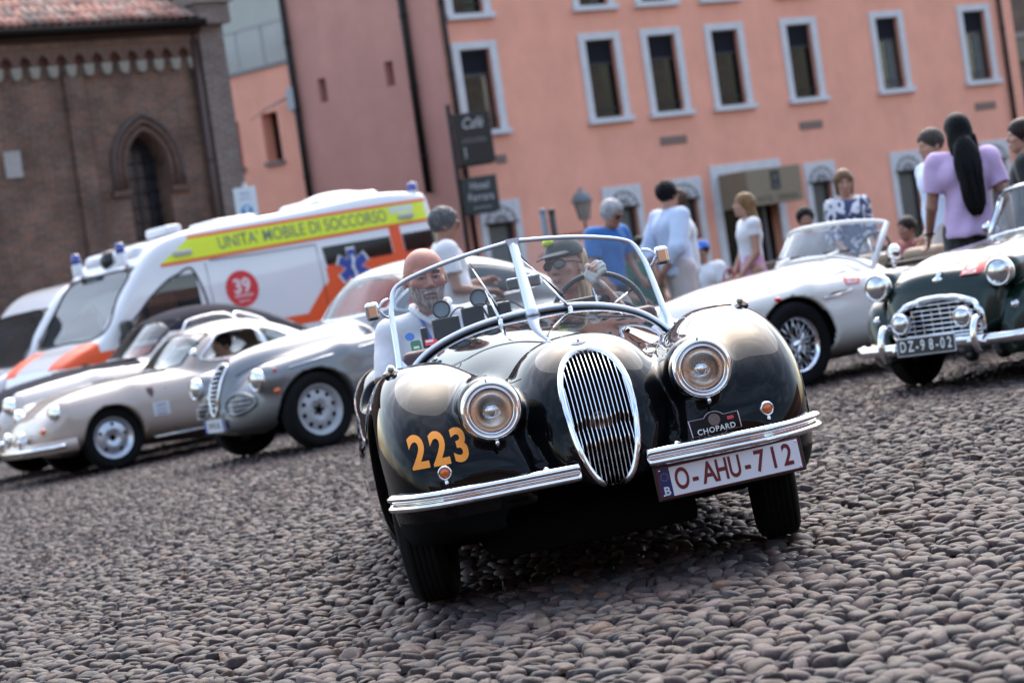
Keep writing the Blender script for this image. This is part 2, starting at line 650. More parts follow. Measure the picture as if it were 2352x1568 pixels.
# ------------------------------------------------------------------ shared materials
M_CHROME = mat('chrome', (0.86, 0.86, 0.88), rough=0.05, metal=1.0, noise=0.04, nscale=30, rough_noise=0.03)
M_ALU = mat('polished_aluminium', (0.83, 0.85, 0.88), rough=0.16, metal=1.0, noise=0.05, nscale=20)
M_BLACKPAINT = mat('black_gloss_paint', (0.0035, 0.0037, 0.0045), rough=0.25, coat=1.0, coat_rough=0.022, coat_ior=1.28, spec=0.0)
M_RUBBER = mat('tyre_rubber', (0.0055, 0.0055, 0.006), rough=0.85, spec=0.2, noise=0.25, nscale=25, bump=0.2, bscale=120)
M_DARK = mat('underbody_black', (0.002, 0.002, 0.002), rough=0.9, spec=0.1, noise=0.3)
M_SEAL = mat('rubber_seal', (0.005, 0.005, 0.0055), rough=0.55)
M_MAROON = mat('maroon_leather', (0.11, 0.018, 0.02), rough=0.45, bump=0.25, bscale=220, noise=0.15)
M_PLASTIC = mat('black_plastic', (0.008, 0.008, 0.009), rough=0.38, noise=0.1)
M_AMBER = mat('amber_lens', (0.75, 0.13, 0.01), rough=0.12, coat=1.0, noise=0.15, nscale=140)
M_REDLENS = mat('red_lens', (0.6, 0.02, 0.01), rough=0.12, coat=1.0)
M_WHITE = mat('white_print', (0.8, 0.8, 0.8), rough=0.45)
M_ORANGE = mat('orange_vinyl', (0.95, 0.31, 0.015), rough=0.4)
M_GLASS = glass_mat('windscreen_glass', (0.92, 0.96, 0.96), refl=0.5, dirt=0.004)
M_CARGLASS = glass_mat('car_window_glass', (0.75, 0.82, 0.82), dirt=0.03)
M_LENS = mat('lamp_glass', (1, 1, 1), rough=0.02, trans=1.0, ior=1.22, noise=0)
M_REFLECTOR = mat('lamp_reflector', (0.9, 0.89, 0.86), rough=0.12, metal=1.0)
M_SMOKE = mat('sidelight_lens', (0.24, 0.20, 0.12), rough=0.15, coat=1.0)
M_RED = mat('red_print', (0.62, 0.03, 0.04), rough=0.45)
M_BLUE = mat('blue_print', (0.02, 0.06, 0.32), rough=0.4)
M_BLACKPRINT = mat('black_print', (0.012, 0.012, 0.013), rough=0.4)
M_STEEL = mat('grey_steel_rim', (0.42, 0.43, 0.45), rough=0.35, metal=0.6, noise=0.1, nscale=20)
# ------------------------------------------------------------------ piazza: bedding sheet and cobbles
def gz(x):
    """Cross fall of the piazza: falls to the left, nearly level on the right."""
    k0, k1, c, w = 0.042, 0.012, 0.5, 0.8
    x = np.asarray(x, float)
    f = lambda t: (k0 + k1) / 2 * t - (k0 - k1) / 2 * w * (np.abs((t - c) / w) + np.log1p(np.exp(-2 * np.abs((t - c) / w))) - math.log(2))
    return f(x) - f(np.asarray(0.248))

def gslope(x): return float(gz(x + 0.01) - gz(x - 0.01)) / 0.02

def stand(root, x, y, yaw, dz=0.0):
    """Set a thing on the sloping ground with the given heading."""
    root.matrix_world = Matrix.Translation((x, y, float(gz(x)) + dz)) @ Matrix.Rotation(-math.atan(gslope(x)), 4, 'Y') @ Matrix.Rotation(R(yaw), 4, 'Z')

def cobble_sheet_mat():
    m = bpy.data.materials.new('cobble_bed')
    m.use_nodes = True
    t = m.node_tree
    b = t.nodes['Principled BSDF']
    b.inputs['Roughness'].default_value = 0.8
    b.inputs['Specular IOR Level'].default_value = 0.2
    tcn = t.nodes.new('ShaderNodeTexCoord')
    v = t.nodes.new('ShaderNodeTexVoronoi'); v.inputs['Scale'].default_value = 14.5
    v.feature = 'F1'
    v2 = t.nodes.new('ShaderNodeTexVoronoi'); v2.inputs['Scale'].default_value = 14.5; v2.feature = 'DISTANCE_TO_EDGE'
    n = t.nodes.new('ShaderNodeTexNoise'); n.inputs['Scale'].default_value = 3; n.inputs['Detail'].default_value = 4
    for x in (v, v2, n): t.links.new(tcn.outputs['Object'], x.inputs['Vector'])
    sep = t.nodes.new('ShaderNodeSeparateColor')
    t.links.new(v.outputs['Color'], sep.inputs['Color'])
    cr = t.nodes.new('ShaderNodeValToRGB')
    cr.color_ramp.elements[0].color = (0.034, 0.030, 0.030, 1); cr.color_ramp.elements[1].color = (0.105, 0.089, 0.084, 1)
    e = cr.color_ramp.elements.new(0.5); e.color = (0.064, 0.054, 0.053, 1)
    t.links.new(sep.outputs['Red'], cr.inputs['Fac'])
    gap = t.nodes.new('ShaderNodeMapRange')
    gap.inputs['From Max'].default_value = 0.012
    gap.inputs['To Min'].default_value = 0.6
    t.links.new(v2.outputs['Distance'], gap.inputs['Value'])
    mu = t.nodes.new('ShaderNodeMixRGB'); mu.blend_type = 'MULTIPLY'; mu.inputs['Fac'].default_value = 1
    t.links.new(cr.outputs['Color'], mu.inputs['Color1']); t.links.new(gap.outputs['Result'], mu.inputs['Color2'])
    t.links.new(mu.outputs['Color'], b.inputs['Base Color'])
    bp = t.nodes.new('ShaderNodeBump'); bp.inputs['Strength'].default_value = 0.9; bp.inputs['Distance'].default_value = 0.03
    t.links.new(v2.outputs['Distance'], bp.inputs['Height'])
    t.links.new(bp.outputs['Normal'], b.inputs['Normal'])
    return m

def cobble_mat():
    m = mat('cobblestone', (0.2, 0.18, 0.17), rough=0.58, spec=0.24, noise=0.5, nscale=75, bump=0.5, bscale=170, bdist=0.004, attr='stone')
    return m

PALETTE = [((0.185, 0.155, 0.150), 26), ((0.245, 0.212, 0.205), 22), ((0.135, 0.122, 0.122), 18), ((0.150, 0.168, 0.185), 9), ((0.205, 0.148, 0.142), 9),
           ((0.34, 0.235, 0.160), 2), ((0.42, 0.395, 0.38), 6), ((0.095, 0.095, 0.105), 7), ((0.25, 0.22, 0.19), 5)]

def build_ground():
    PV = empty('piazza_paving'); PV['kind'] = 'structure'
    bm = bmesh.new()
    bmesh.ops.create_grid(bm, size=400, x_segments=2000, y_segments=2)
    for v in bm.verts: v.co.z = float(gz(max(-60, min(60, v.co.x)))) - 0.021
    o = obj('bedding', bm, cobble_sheet_mat(), PV, smooth=False)
    o.location = (0, 60, 0)
    sp = 0.063
    ang = 0.12
    g = np.stack(np.meshgrid(np.arange(-300, 300), np.arange(-300, 640), indexing='ij'), -1).reshape(-1, 2).astype(float)
    g[:, 0] += 0.5 * (g[:, 1] % 2)
    g *= np.array([sp * 1.12, sp * 0.90])
    g += RNG.normal(0, 1.0, g.shape) * np.array([0.024, 0.0185])
    c, s = math.cos(ang), math.sin(ang)
    p = np.stack([c * g[:, 0] - s * g[:, 1], s * g[:, 0] + c * g[:, 1]], 1)
    # keep what the lens takes in, with a margin
    q = np.concatenate([p, gz(p[:, :1])], 1) - np.array([0, 0, CAM_H])
    fw = q @ np.array(_f)
    ok = (fw > 3) & (p[:, 1] < 31)
    with np.errstate(all='ignore'):
        px = 1176 + 6000 * (q @ np.array(_r)) / fw
        py = 784 - 6000 * (q @ np.array(_u)) / fw
    ok &= (px > -170) & (px < 2352 + 170) & (py < 1568 + 130)
    ok &= RNG.random(len(p)) > 0.13
    p, px, py, fw = p[ok], px[ok], py[ok], fw[ok]
    N = len(p)
    kd = KDTree(N)
    for i in range(N): kd.insert((p[i, 0], p[i, 1], 0), i)
    kd.balance()
    K = 9
    nb = np.zeros((N, K), int)
    for i in range(N):
        r_ = [h[1] for h in kd.find_n((p[i, 0], p[i, 1], 0), K + 1)][1:]
        nb[i, :len(r_)] = r_
    d = p[nb] - p[:, None, :]
    L = np.sqrt((d ** 2).sum(2)) + 1e-6
    th = np.arctan2(d[..., 1], d[..., 0])
    pal = np.array([c_ for c_, w in PALETTE]); wts = np.array([w for c_, w in PALETTE], float); wts /= wts.sum()
    colr = pal[RNG.choice(len(pal), N, p=wts)] * RNG.uniform(0.65, 1.3, (N, 1)) * np.array([0.245, 0.193, 0.190])
    near = fw < 10.8
    show = np.argsort(fw)
    infr = (px > 0) & (px < 2352) & (py < 1568)
    single = [i for i in show if infr[i]][:300]
    is_single = np.zeros(N, bool); is_single[single] = True
    mt = cobble_mat()
    def stones(idx, M, fr):
        n = len(idx)
        a = (np.arange(M) * 2 * math.pi / M)[None, :] + RNG.uniform(0, 6.28, (n, 1))
        t = np.cos(a[:, :, None] - th[idx][:, None, :])
        inv = (np.maximum(t, 0) / (L[idx][:, None, :] * 0.5)) ** 7
        r_ = (inv.sum(2) + 1e-9) ** (-1 / 7)
        r_ = np.minimum(r_, 0.064) * RNG.uniform(0.99, 1.08, (n, M))
        size = r_.mean(1)
        H = np.clip(size * RNG.uniform(0.42, 0.74, n), 0.012, 0.036)
        top = RNG.normal(0.0, 0.006, n)
        ex = RNG.uniform(2.0, 4.6, (n, 1))
        tilt = RNG.normal(0, 0.16, (n, 2))
        off = RNG.normal(0, 0.005, (n, 2))
        V = np.zeros((n, len(fr) * M + 1, 3))
        ca, sa = np.cos(a), np.sin(a)
        for k, f in enumerate(fr):
            x = ca * r_ * f + off[:, :1] * (1 - f); y = sa * r_ * f + off[:, 1:] * (1 - f)
            z = H[:, None] * ((1 - f ** ex) ** 0.62 - 1) + x * tilt[:, :1] + y * tilt[:, 1:]
            z = z * RNG.uniform(0.93, 1.07, (n, M))
            if f >= 0.999: z = np.full_like(x, 0) - H[:, None] - 0.006
            V[:, k * M:(k + 1) * M] = np.stack([x, y, z + top[:, None]], 2)
        V[:, -1] = np.stack([off[:, 0], off[:, 1], top], 1)
        F4, F3 = [], []
        for k in range(len(fr) - 1):
            for j in range(M):
                F4.append((k * M + j, k * M + (j + 1) % M, (k + 1) * M + (j + 1) % M, (k + 1) * M + j))
        k = len(fr) - 1
        for j in range(M): F3.append((k * M + j, k * M + (j + 1) % M, len(fr) * M))
        return V, np.array(F4), np.array(F3)
    def make_mesh(name, V, F4, F3, cols):
        n, m = V.shape[:2]
        me = bpy.data.meshes.new(name)
        me.vertices.add(n * m); me.vertices.foreach_set('co', V.astype(np.float32).ravel())
        o_ = (np.arange(n) * m)[:, None, None]
        q4 = (F4[None] + o_).reshape(-1); q3 = (F3[None] + o_).reshape(-1)
        li = np.concatenate([q4, q3]).astype(np.int32)
        me.loops.add(len(li)); me.loops.foreach_set('vertex_index', li)
        n4, n3 = len(q4) // 4, len(q3) // 3
        st = np.concatenate([np.arange(n4) * 4, n4 * 4 + np.arange(n3) * 3]).astype(np.int32)
        me.polygons.add(n4 + n3); me.polygons.foreach_set('loop_start', st)
        me.polygons.foreach_set('use_smooth', np.ones(n4 + n3, bool))
        at_ = me.color_attributes.new('stone', 'FLOAT_COLOR', 'POINT')
        cc = np.concatenate([np.repeat(cols, m, 0), np.ones((n * m, 1))], 1)
        at_.data.foreach_set('color', cc.astype(np.float32).ravel())
        me.update(calc_edges=True)
        me.materials.append(mt)
        return me
    fr_near = [1.0, 0.93, 0.74, 0.42]
    idx = np.array(single)
    V, F4, F3 = stones(idx, 12, fr_near)
    for k, i in enumerate(idx):
        me = make_mesh('cobblestone', V[k:k + 1], F4, F3, colr[i:i + 1])
        o = obj('cobblestone', me, None, PV); o.location = (p[i, 0], p[i, 1], float(gz(p[i, 0])))
    for sel, M, fr in ((near & ~is_single, 9, fr_near), (~near & (fw < 15) & ~is_single, 6, [1.0, 0.84, 0.48]), (~near & (fw >= 15) & ~is_single, 5, [1.0, 0.62])):
        idx = np.nonzero(sel)[0]
        V, F4, F3 = stones(idx, M, fr)
        V[:, :, :2] += p[idx][:, None, :]
        V[:, :, 2] += gz(p[idx][:, 0])[:, None]
        o = obj('cobbles', make_mesh('cobbles', V, F4, F3, colr[idx]), None, PV)
        o['kind'] = 'stuff'
build_ground()
# ------------------------------------------------------------------ buildings round the piazza
def brick_mat(name, c1, c2, mortar, scale=1.0, blotch=0.5):
    if name in MATS: return MATS[name]
    m = bpy.data.materials.new(name); m.use_nodes = True
    t = m.node_tree; b = t.nodes['Principled BSDF']; b.inputs['Roughness'].default_value = 0.85
    c = t.nodes.new('ShaderNodeTexCoord')
    sx = t.nodes.new('ShaderNodeSeparateXYZ'); cx = t.nodes.new('ShaderNodeCombineXYZ')
    t.links.new(c.outputs['Object'], sx.inputs[0])
    ad = t.nodes.new('ShaderNodeMath'); ad.operation = 'ADD'
    t.links.new(sx.outputs['X'], ad.inputs[0]); t.links.new(sx.outputs['Y'], ad.inputs[1])
    t.links.new(ad.outputs[0], cx.inputs['X']); t.links.new(sx.outputs['Z'], cx.inputs['Y'])
    br = t.nodes.new('ShaderNodeTexBrick')
    br.inputs['Scale'].default_value = scale
    br.inputs['Brick Width'].default_value = 0.27; br.inputs['Row Height'].default_value = 0.075
    br.inputs['Mortar Size'].default_value = 0.011; br.inputs['Mortar Smooth'].default_value = 0.3
    br.inputs['Color1'].default_value = (*c1, 1); br.inputs['Color2'].default_value = (*c2, 1); br.inputs['Mortar'].default_value = (*mortar, 1)
    t.links.new(cx.outputs[0], br.inputs['Vector'])
    n = t.nodes.new('ShaderNodeTexNoise'); n.inputs['Scale'].default_value = 0.9; n.inputs['Detail'].default_value = 8; n.inputs['Roughness'].default_value = 0.7
    t.links.new(c.outputs['Object'], n.inputs['Vector'])
    mr = t.nodes.new('ShaderNodeMapRange'); mr.inputs['From Min'].default_value = 0.3; mr.inputs['From Max'].default_value = 0.7
    mr.inputs['To Min'].default_value = 1 - blotch; mr.inputs['To Max'].default_value = 1 + blotch
    t.links.new(n.outputs['Fac'], mr.inputs['Value'])
    n2 = t.nodes.new('ShaderNodeTexNoise'); n2.inputs['Scale'].default_value = 5; n2.inputs['Detail'].default_value = 3
    t.links.new(c.outputs['Object'], n2.inputs['Vector'])
    grey = t.nodes.new('ShaderNodeMixRGB'); grey.inputs['Color2'].default_value = (*[x * 0.9 for x in mortar], 1)
    mr2 = t.nodes.new('ShaderNodeMapRange'); mr2.inputs['From Min'].default_value = 0.5; mr2.inputs['From Max'].default_value = 0.75; mr2.inputs['To Max'].default_value = 0.6
    t.links.new(n2.outputs['Fac'], mr2.inputs['Value']); t.links.new(mr2.outputs['Result'], grey.inputs['Fac'])
    t.links.new(br.outputs['Color'], grey.inputs['Color1'])
    mu = t.nodes.new('ShaderNodeMixRGB'); mu.blend_type = 'MULTIPLY'; mu.inputs['Fac'].default_value = 1
    t.links.new(grey.outputs['Color'], mu.inputs['Color1']); t.links.new(mr.outputs['Result'], mu.inputs['Color2'])
    t.links.new(mu.outputs['Color'], b.inputs['Base Color'])
    bp = t.nodes.new('ShaderNodeBump'); bp.inputs['Strength'].default_value = 0.6; bp.inputs['Distance'].default_value = 0.02
    iv = t.nodes.new('ShaderNodeMath'); iv.operation = 'SUBTRACT'; iv.inputs[0].default_value = 1.0
    t.links.new(br.outputs['Fac'], iv.inputs[1]); t.links.new(iv.outputs[0], bp.inputs['Height'])
    t.links.new(bp.outputs['Normal'], b.inputs['Normal'])
    MATS[name] = m
    return m

def streak(m, amt=0.07):
    """Weathering of rendered walls: rain streaks and faded patches in the pigment."""
    t = m.node_tree; b = t.nodes['Principled BSDF']
    src = b.inputs['Base Color'].links[0].from_socket
    c = t.nodes.new('ShaderNodeTexCoord'); mp_ = t.nodes.new('ShaderNodeMapping')
    mp_.inputs['Scale'].default_value = (0.9, 0.9, 0.16)
    n = t.nodes.new('ShaderNodeTexNoise'); n.inputs['Scale'].default_value = 1.0; n.inputs['Detail'].default_value = 7; n.inputs['Roughness'].default_value = 0.6
    t.links.new(c.outputs['Object'], mp_.inputs['Vector']); t.links.new(mp_.outputs['Vector'], n.inputs['Vector'])
    mr = t.nodes.new('ShaderNodeMapRange'); mr.inputs['From Min'].default_value = 0.3; mr.inputs['From Max'].default_value = 0.7
    mr.inputs['To Min'].default_value = 1 - amt; mr.inputs['To Max'].default_value = 1 + amt * 0.5
    t.links.new(n.outputs['Fac'], mr.inputs['Value'])
    mu = t.nodes.new('ShaderNodeMixRGB'); mu.blend_type = 'MULTIPLY'; mu.inputs['Fac'].default_value = 1
    t.links.new(src, mu.inputs['Color1']); t.links.new(mr.outputs['Result'], mu.inputs['Color2'])
    t.links.new(mu.outputs['Color'], b.inputs['Base Color'])
    return m

def wall_holes(name, s0, s1, z0, z1, holes, depth, mat_, parent, y=0.0):
    """A wall slab in the x-z plane with rectangular openings and their reveals."""
    xs = sorted({s0, s1, *[h[0] for h in holes], *[h[1] for h in holes]})
    zs = sorted({z0, z1, *[h[2] for h in holes], *[h[3] for h in holes]})
    bm = bmesh.new()
    def inside(a, b):
        return any(h[0] < a < h[1] and h[2] < b < h[3] for h in holes)
    for i in range(len(xs) - 1):
        for j in range(len(zs) - 1):
            if inside((xs[i] + xs[i + 1]) / 2, (zs[j] + zs[j + 1]) / 2): continue
            bm.faces.new([bm.verts.new((a, y, b)) for a, b in ((xs[i], zs[j]), (xs[i + 1], zs[j]), (xs[i + 1], zs[j + 1]), (xs[i], zs[j + 1]))])
    for (a, b, c, d) in list(holes):
        for (p, q) in (((a, c), (a, d)), ((a, d), (b, d)), ((b, d), (b, c)), ((b, c), (a, c))):
            bm.faces.new([bm.verts.new(v) for v in ((p[0], y, p[1]), (q[0], y, q[1]), (q[0], y + depth, q[1]), (p[0], y + depth, p[1]))])
    for (p, q) in (((s0, z0), (s0, z1)), ((s0, z1), (s1, z1)), ((s1, z1), (s1, z0))):
        bm.faces.new([bm.verts.new(v) for v in ((p[0], y, p[1]), (p[0], y + depth, p[1]), (q[0], y + depth, q[1]), (q[0], y, q[1]))])
    bmesh.ops.remove_doubles(bm, verts=bm.verts[:], dist=1e-5)
    bmesh.ops.recalc_face_normals(bm, faces=bm.faces[:])
    return obj(name, bm, mat_, parent, smooth=False)

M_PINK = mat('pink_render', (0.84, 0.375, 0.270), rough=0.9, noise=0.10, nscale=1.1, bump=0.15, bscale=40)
M_PINK_SHADE = mat('pink_render_shade', (0.56, 0.275, 0.230), rough=0.9, noise=0.12, nscale=0.9, bump=0.15, bscale=40)  # mauve copy of the pink render, with the wing's shade in its colour
streak(M_PINK); streak(M_PINK_SHADE)
M_STONE = mat('pale_stone_trim', (0.60, 0.585, 0.61), rough=0.8, noise=0.10, nscale=6, bump=0.2, bscale=40)
M_WINFRAME = mat('dark_window_frame', (0.008, 0.0075, 0.010), rough=0.5, noise=0.1)
M_WINGLASS = mat('building_glass', (0.004, 0.0045, 0.006), rough=0.08, spec=0.3, noise=0.2, nscale=1.5)
M_BLIND = mat('navy_blind', (0.008, 0.0085, 0.015), rough=0.8, spec=0.2, noise=0.15, nscale=12)
M_CURTAIN = mat('tan_curtain', (0.045, 0.028, 0.014), rough=0.8, noise=0.4, nscale=5)
M_IRON = mat('wrought_iron', (0.014, 0.014, 0.016), rough=0.55, noise=0.2)
M_PIPE = mat('brown_downpipe', (0.009, 0.007, 0.0075), rough=0.5, noise=0.2, nscale=5, spec=0.3)
M_GREYV = mat('grey_vent', (0.26, 0.18, 0.155), rough=0.8)
M_DOORGLASS = mat('net_curtain', (0.13, 0.125, 0.115), rough=0.5, noise=0.2, nscale=10)

def hotel_window(H, a, b, z0, z1, variant):
    w = empty('window', (a, 0, z0)); w.parent = H
    W, D = b - a, z1 - z0
    f = 0.205
    box('frame', (0, -0.035, 0.10), (f, 0.0, D), M_STONE, w, 0.008)
    box('frame', (W - f, -0.035, 0.10), (W, 0.0, D), M_STONE, w, 0.008)
    box('frame', (f + 0.001, -0.033, D - 0.17), (W - f - 0.001, 0.0, D), M_STONE, w, 0.008)
    box('sill', (-0.04, -0.13, -0.03), (W + 0.04, 0.06, 0.098), M_STONE, w, 0.012)
    iw0, iw1, iz0, iz1 = f + 0.004, W - f - 0.004, 0.10, D - 0.172
    zt = iz1 - (iz1 - iz0) * 0.30
    for n_, lo, hi in (('sash', (iw0, 0.10, iz0), (iw0 + 0.05, 0.15, iz1)), ('sash', (iw1 - 0.05, 0.10, iz0), (iw1, 0.15, iz1)), ('sash', (iw0 + 0.05, 0.10, iz1 - 0.05), (iw1 - 0.05, 0.15, iz1)),
                      ('sash', (iw0 + 0.05, 0.10, iz0), (iw1 - 0.05, 0.15, iz0 + 0.07)), ('transom', (iw0 + 0.05, 0.095, zt - 0.03), (iw1 - 0.05, 0.15, zt + 0.03))):
        box(n_, lo, hi, M_WINFRAME, w)
    box('blind', (iw0 + 0.05, 0.115, zt + 0.03), (iw1 - 0.05, 0.12, iz1 - 0.05), M_BLIND, w)
    box('pane', (iw0 + 0.05, 0.14, iz0 + 0.07), (iw1 - 0.05, 0.147, zt - 0.03), M_WINGLASS if variant < 2 else M_CARGLASS, w)
    cw = (iw1 - iw0)
    k0, k1 = [(0.02, 0.62), (0.05, 0.5), (0.06, 0.72), (0.4, 0.75)][variant % 4]
    box('curtain', (iw0 + cw * k0 + .05, 0.124, iz0 + 0.09), (iw0 + cw * k1, 0.132, zt - 0.05), M_CURTAIN if variant != 3 else mat('grey_curtain', (0.09, 0.10, 0.105), rough=0.8, noise=0.3, nscale=6), w)
    box('guard_rail', (iw0, 0.04, iz0 + 0.20), (iw1, 0.06, iz0 + 0.225), M_IRON, w)

def hotel_door(H, a, b, zt):
    w = empty('shop_door', (a, 0, 0)); w.parent = H
    W = b - a
    f = 0.19
    box('frame', (0, -0.035, 0), (f, 0.0, zt), M_STONE, w, 0.008)
    box('frame', (W - f, -0.035, 0), (W, 0.0, zt), M_STONE, w, 0.008)
    lt = zt - 0.48
    box('lintel', (f + 0.001, -0.033, lt), (W - f - 0.001, 0.0, zt), M_STONE, w, 0.008)
    # fan of wrought iron over the door
    cx = W / 2
    fn_ = empty('iron_fan', (cx, -0.05, lt + 0.0)); fn_.parent = w
    for r_ in (0.40, 0.16):
        tube('fan_arc', [(r_ * math.cos(t), -0.01, r_ * 0.85 * math.sin(t)) for t in np.linspace(0, math.pi, 17)], 0.011, M_IRON, fn_, n=6)
    for t in np.linspace(0.4, math.pi - 0.4, 5):
        tube('fan_ray', [(0.05 * math.cos(t), -0.01, 0.05 * math.sin(t)), (0.42 * math.cos(t), -0.01, 0.357 * math.sin(t))], 0.007, M_IRON, fn_, n=5)
    tube('fan_base', [(-0.48, -0.01, -0.02), (0.48, -0.01, -0.02)], 0.02, M_IRON, fn_, n=6)
    i0, i1 = f + 0.004, W - f - 0.004
    box('door_leaf', (i0, 0.10, 0.02), (i1, 0.16, lt), M_WINFRAME, w)
    box('door_glass', (i0 + 0.08, 0.092, 1.15), (i1 - 0.20, 0.099, lt - 0.10), M_DOORGLASS, w)
    for k in range(6):
        x = i0 + 0.10 + k * (i1 - i0 - 0.30) / 5
        tube('glass_bar', [(x, 0.086, 1.15), (x, 0.086, lt - 0.10)], 0.007, M_IRON, w, n=5)
    box('door_panel', (i0 + 0.08, 0.092, 0.2), (i1 - 0.2, 0.099, 1.05), mat('door_wood', (0.03, 0.022, 0.018), rough=0.5), w)

def pipe(name, parent, pts, r=0.06, m=None):
    p = empty(name); p.parent = parent
    tube('pipe_run', pts, r, m or M_PIPE, p, n=10)
    z0, z1 = pts[-1][2], pts[0][2]
    for k in range(int(abs(z1 - z0) / 1.6)):
        z = min(z0, z1) + 0.8 + 1.6 * k
        x, y = pts[0][0], pts[0][1]
        tube('pipe_clip', [(x, y, z - 0.03), (x, y, z + 0.03)], r * 1.18, m or M_PIPE, p, n=10)

def wpos(px, py, depth):
    d = _f + (px - 1176) / 6000 * _r + (784 - py) / 6000 * _u
    return Vector((0, 0, CAM_H)) + d * (depth / d.y)

def build_hotel():
    o = wpos(1094, 657, 58); o.z = 0
    H = empty('hotel_building', o, (0, 0, R(37.5)), 'pink rendered hotel with white stone window frames facing the piazza', 'building')
    wins = [(0.25, 1.52), (3.90, 5.18), (5.80, 7.09), (7.84, 9.13), (10.35, 11.61), (13.49, 14.72), (16.75, 18.02)]
    doors = [(0.34, 1.52), (3.95, 5.15), (5.84, 7.06), (10.48, 11.55), (13.52, 14.71), (16.9, 18.0)]
    holes = []
    for a, b in wins:
        holes.append((a + 0.2, b - 0.2, 4.50, 6.33)); holes.append((a + 0.2, b - 0.2, 7.12, 8.95))
    for a, b in doors: holes.append((a + 0.19, b - 0.19, 0.0, 2.40))
    holes.append((7.62, 9.45, 0.0, 2.85))
    wall_holes('wall', 0.02, 18.9, -0.6, 10.2, holes, 0.35, M_PINK, H)
    box('interior_back', (0.3, 0.60, 0.0), (18.7, 0.65, 10.0), M_DARK, H)
    for i, (a, b) in enumerate(wins):
        hotel_window(H, a, b, 4.40, 6.49, [2, 1, 0, 0, 1, 3, 3][i])
        hotel_window(H, a, b, 7.02, 9.11, 1)
    for a, b in doors: hotel_door(H, a, b, 2.90)
    # entrance with stone surround and projecting porch sign
    e = empty('entrance', (7.36, 0, 0)); e.parent = H
    box('frame', (0, -0.05, 0), (0.24, 0.0, 3.10), M_STONE, e, 0.01)
    box('frame', (2.10, -0.05, 0), (2.34, 0.0, 3.10), M_STONE, e, 0.01)
    box('lintel', (0.241, -0.048, 2.86), (2.099, 0.0, 3.10), M_STONE, e, 0.01)
    box('glass_door', (0.26, 0.25, 0), (2.08, 0.28, 2.8), M_WINGLASS, e)
    box('door_mullion', (1.10, 0.22, 0), (1.20, 0.25, 2.8), M_WINFRAME, e)
    box('door_post', (1.75, 0.2, 0), (1.85, 0.25, 2.8), mat('grey_door_post', (0.12, 0.12, 0.14), rough=0.4), e)
    po = empty('porch_sign'); po.parent = H
    box('porch_box', (7.60, -1.0, 2.0), (9.40, -0.06, 2.86), mat('tan_porch', (0.24, 0.185, 0.125), rough=0.7, noise=0.08), po, 0.01)
    box('emblem_panel', (8.38, -1.012, 2.33), (8.68, -1.0025, 2.79), mat('emblem_black', (0.012, 0.013, 0.02), rough=0.4), po)
    text('emblem_mark', 'F', mat('emblem_grey', (0.22, 0.24, 0.3), rough=0.5), po, (8.53, -1.015, 2.60), size=0.2)
    text('emblem_mark', 'HF', mat('emblem_grey', (0.22, 0.24, 0.3), rough=0.5), po, (8.53, -1.015, 2.42), size=0.1)
    text('porch_lettering', 'HOTEL   FERRARA', mat('porch_letters', (0.045, 0.03, 0.02), rough=0.6), po, (8.55, -1.004, 2.13), size=0.17, offset=0.002)
    for (a, b) in ((5.98, 6.81), (10.56, 11.35), (16.96, 17.76), (1.05, 1.35)):
        v = empty('wall_vent', (a, 0, 3.72)); v.parent = H
        box('vent_frame', (0, -0.02, 0), (b - a, 0.0, 0.20), M_GREYV, v)
        for k in range(4): box('vent_slat', (0.03, -0.032, 0.025 + 0.043 * k), (b - a - 0.03, -0.0205, 0.045 + 0.043 * k), M_GREYV, v)
    pipe('downpipe', H, [(0.10, -0.09, 10.1), (0.10, -0.09, 0.2)], 0.06)
    pipe('downpipe', H, [(18.35, -0.09, 10.1), (18.35, -0.09, 0.2)], 0.06)
    box('eaves', (-0.3, -0.6, 10.2), (19.2, 0.6, 10.45), M_STONE, H)
    # side wing round the corner, its shade put into a darker pink
    Wg = empty('side_wing', o, (0, 0, R(-47)), 'pink rendered side wing, shade in its colour, with two small wall openings and dark downpipes', 'building')
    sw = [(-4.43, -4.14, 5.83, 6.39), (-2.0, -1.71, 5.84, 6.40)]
    wall_holes('wall', -5.35, 0.0, -0.6, 10.2, sw, 0.22, M_PINK_SHADE, Wg)
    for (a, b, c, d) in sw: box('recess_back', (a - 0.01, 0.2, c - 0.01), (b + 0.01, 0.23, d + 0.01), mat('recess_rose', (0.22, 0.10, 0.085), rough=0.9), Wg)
    pipe('downpipe', Wg, [(-5.20, -0.10, 10.1), (-5.20, -0.10, 0.2)], 0.075)
    pipe('downpipe', Wg, [(-1.0, -0.10, 10.1), (-1.0, -0.10, 3.3)], 0.085)
    # terrace block
    tw = [(-6.75, -6.13, 4.74, 5.90), (-7.87, -7.66, 4.74, 5.86)]
    wall_holes('terrace_wall', -9.5, -5.351, -0.8, 6.93, tw, 0.38, M_PINK, Wg, y=0.02)
    for (a, b, c, d) in tw:
        w = empty('window', (a, 0, c)); w.parent = Wg
        box('pane', (-0.01, 0.34, -0.01), (b - a + 0.01, 0.37, d - c + 0.01), M_WINGLASS, w)
        box('sill', (-0.05, -0.06, -0.10), (b - a + 0.05, 0.30, -0.002), mat('grey_sill', (0.20, 0.15, 0.14), rough=0.8), w)
    box('terrace_floor', (-9.5, 0.02, 6.93), (-5.36, 3.0, 6.96), M_STONE, Wg)
    box('terrace_coping', (-9.5, -0.06, 6.962), (-5.36, 0.30, 7.03), mat('grey_coping', (0.25, 0.24, 0.25), rough=0.8), Wg)
    rl = empty('terrace_railing', (0, 0.1, 7.03)); rl.parent = Wg
    M_RAIL = mat('grey_railing', (0.30, 0.31, 0.32), rough=0.5)
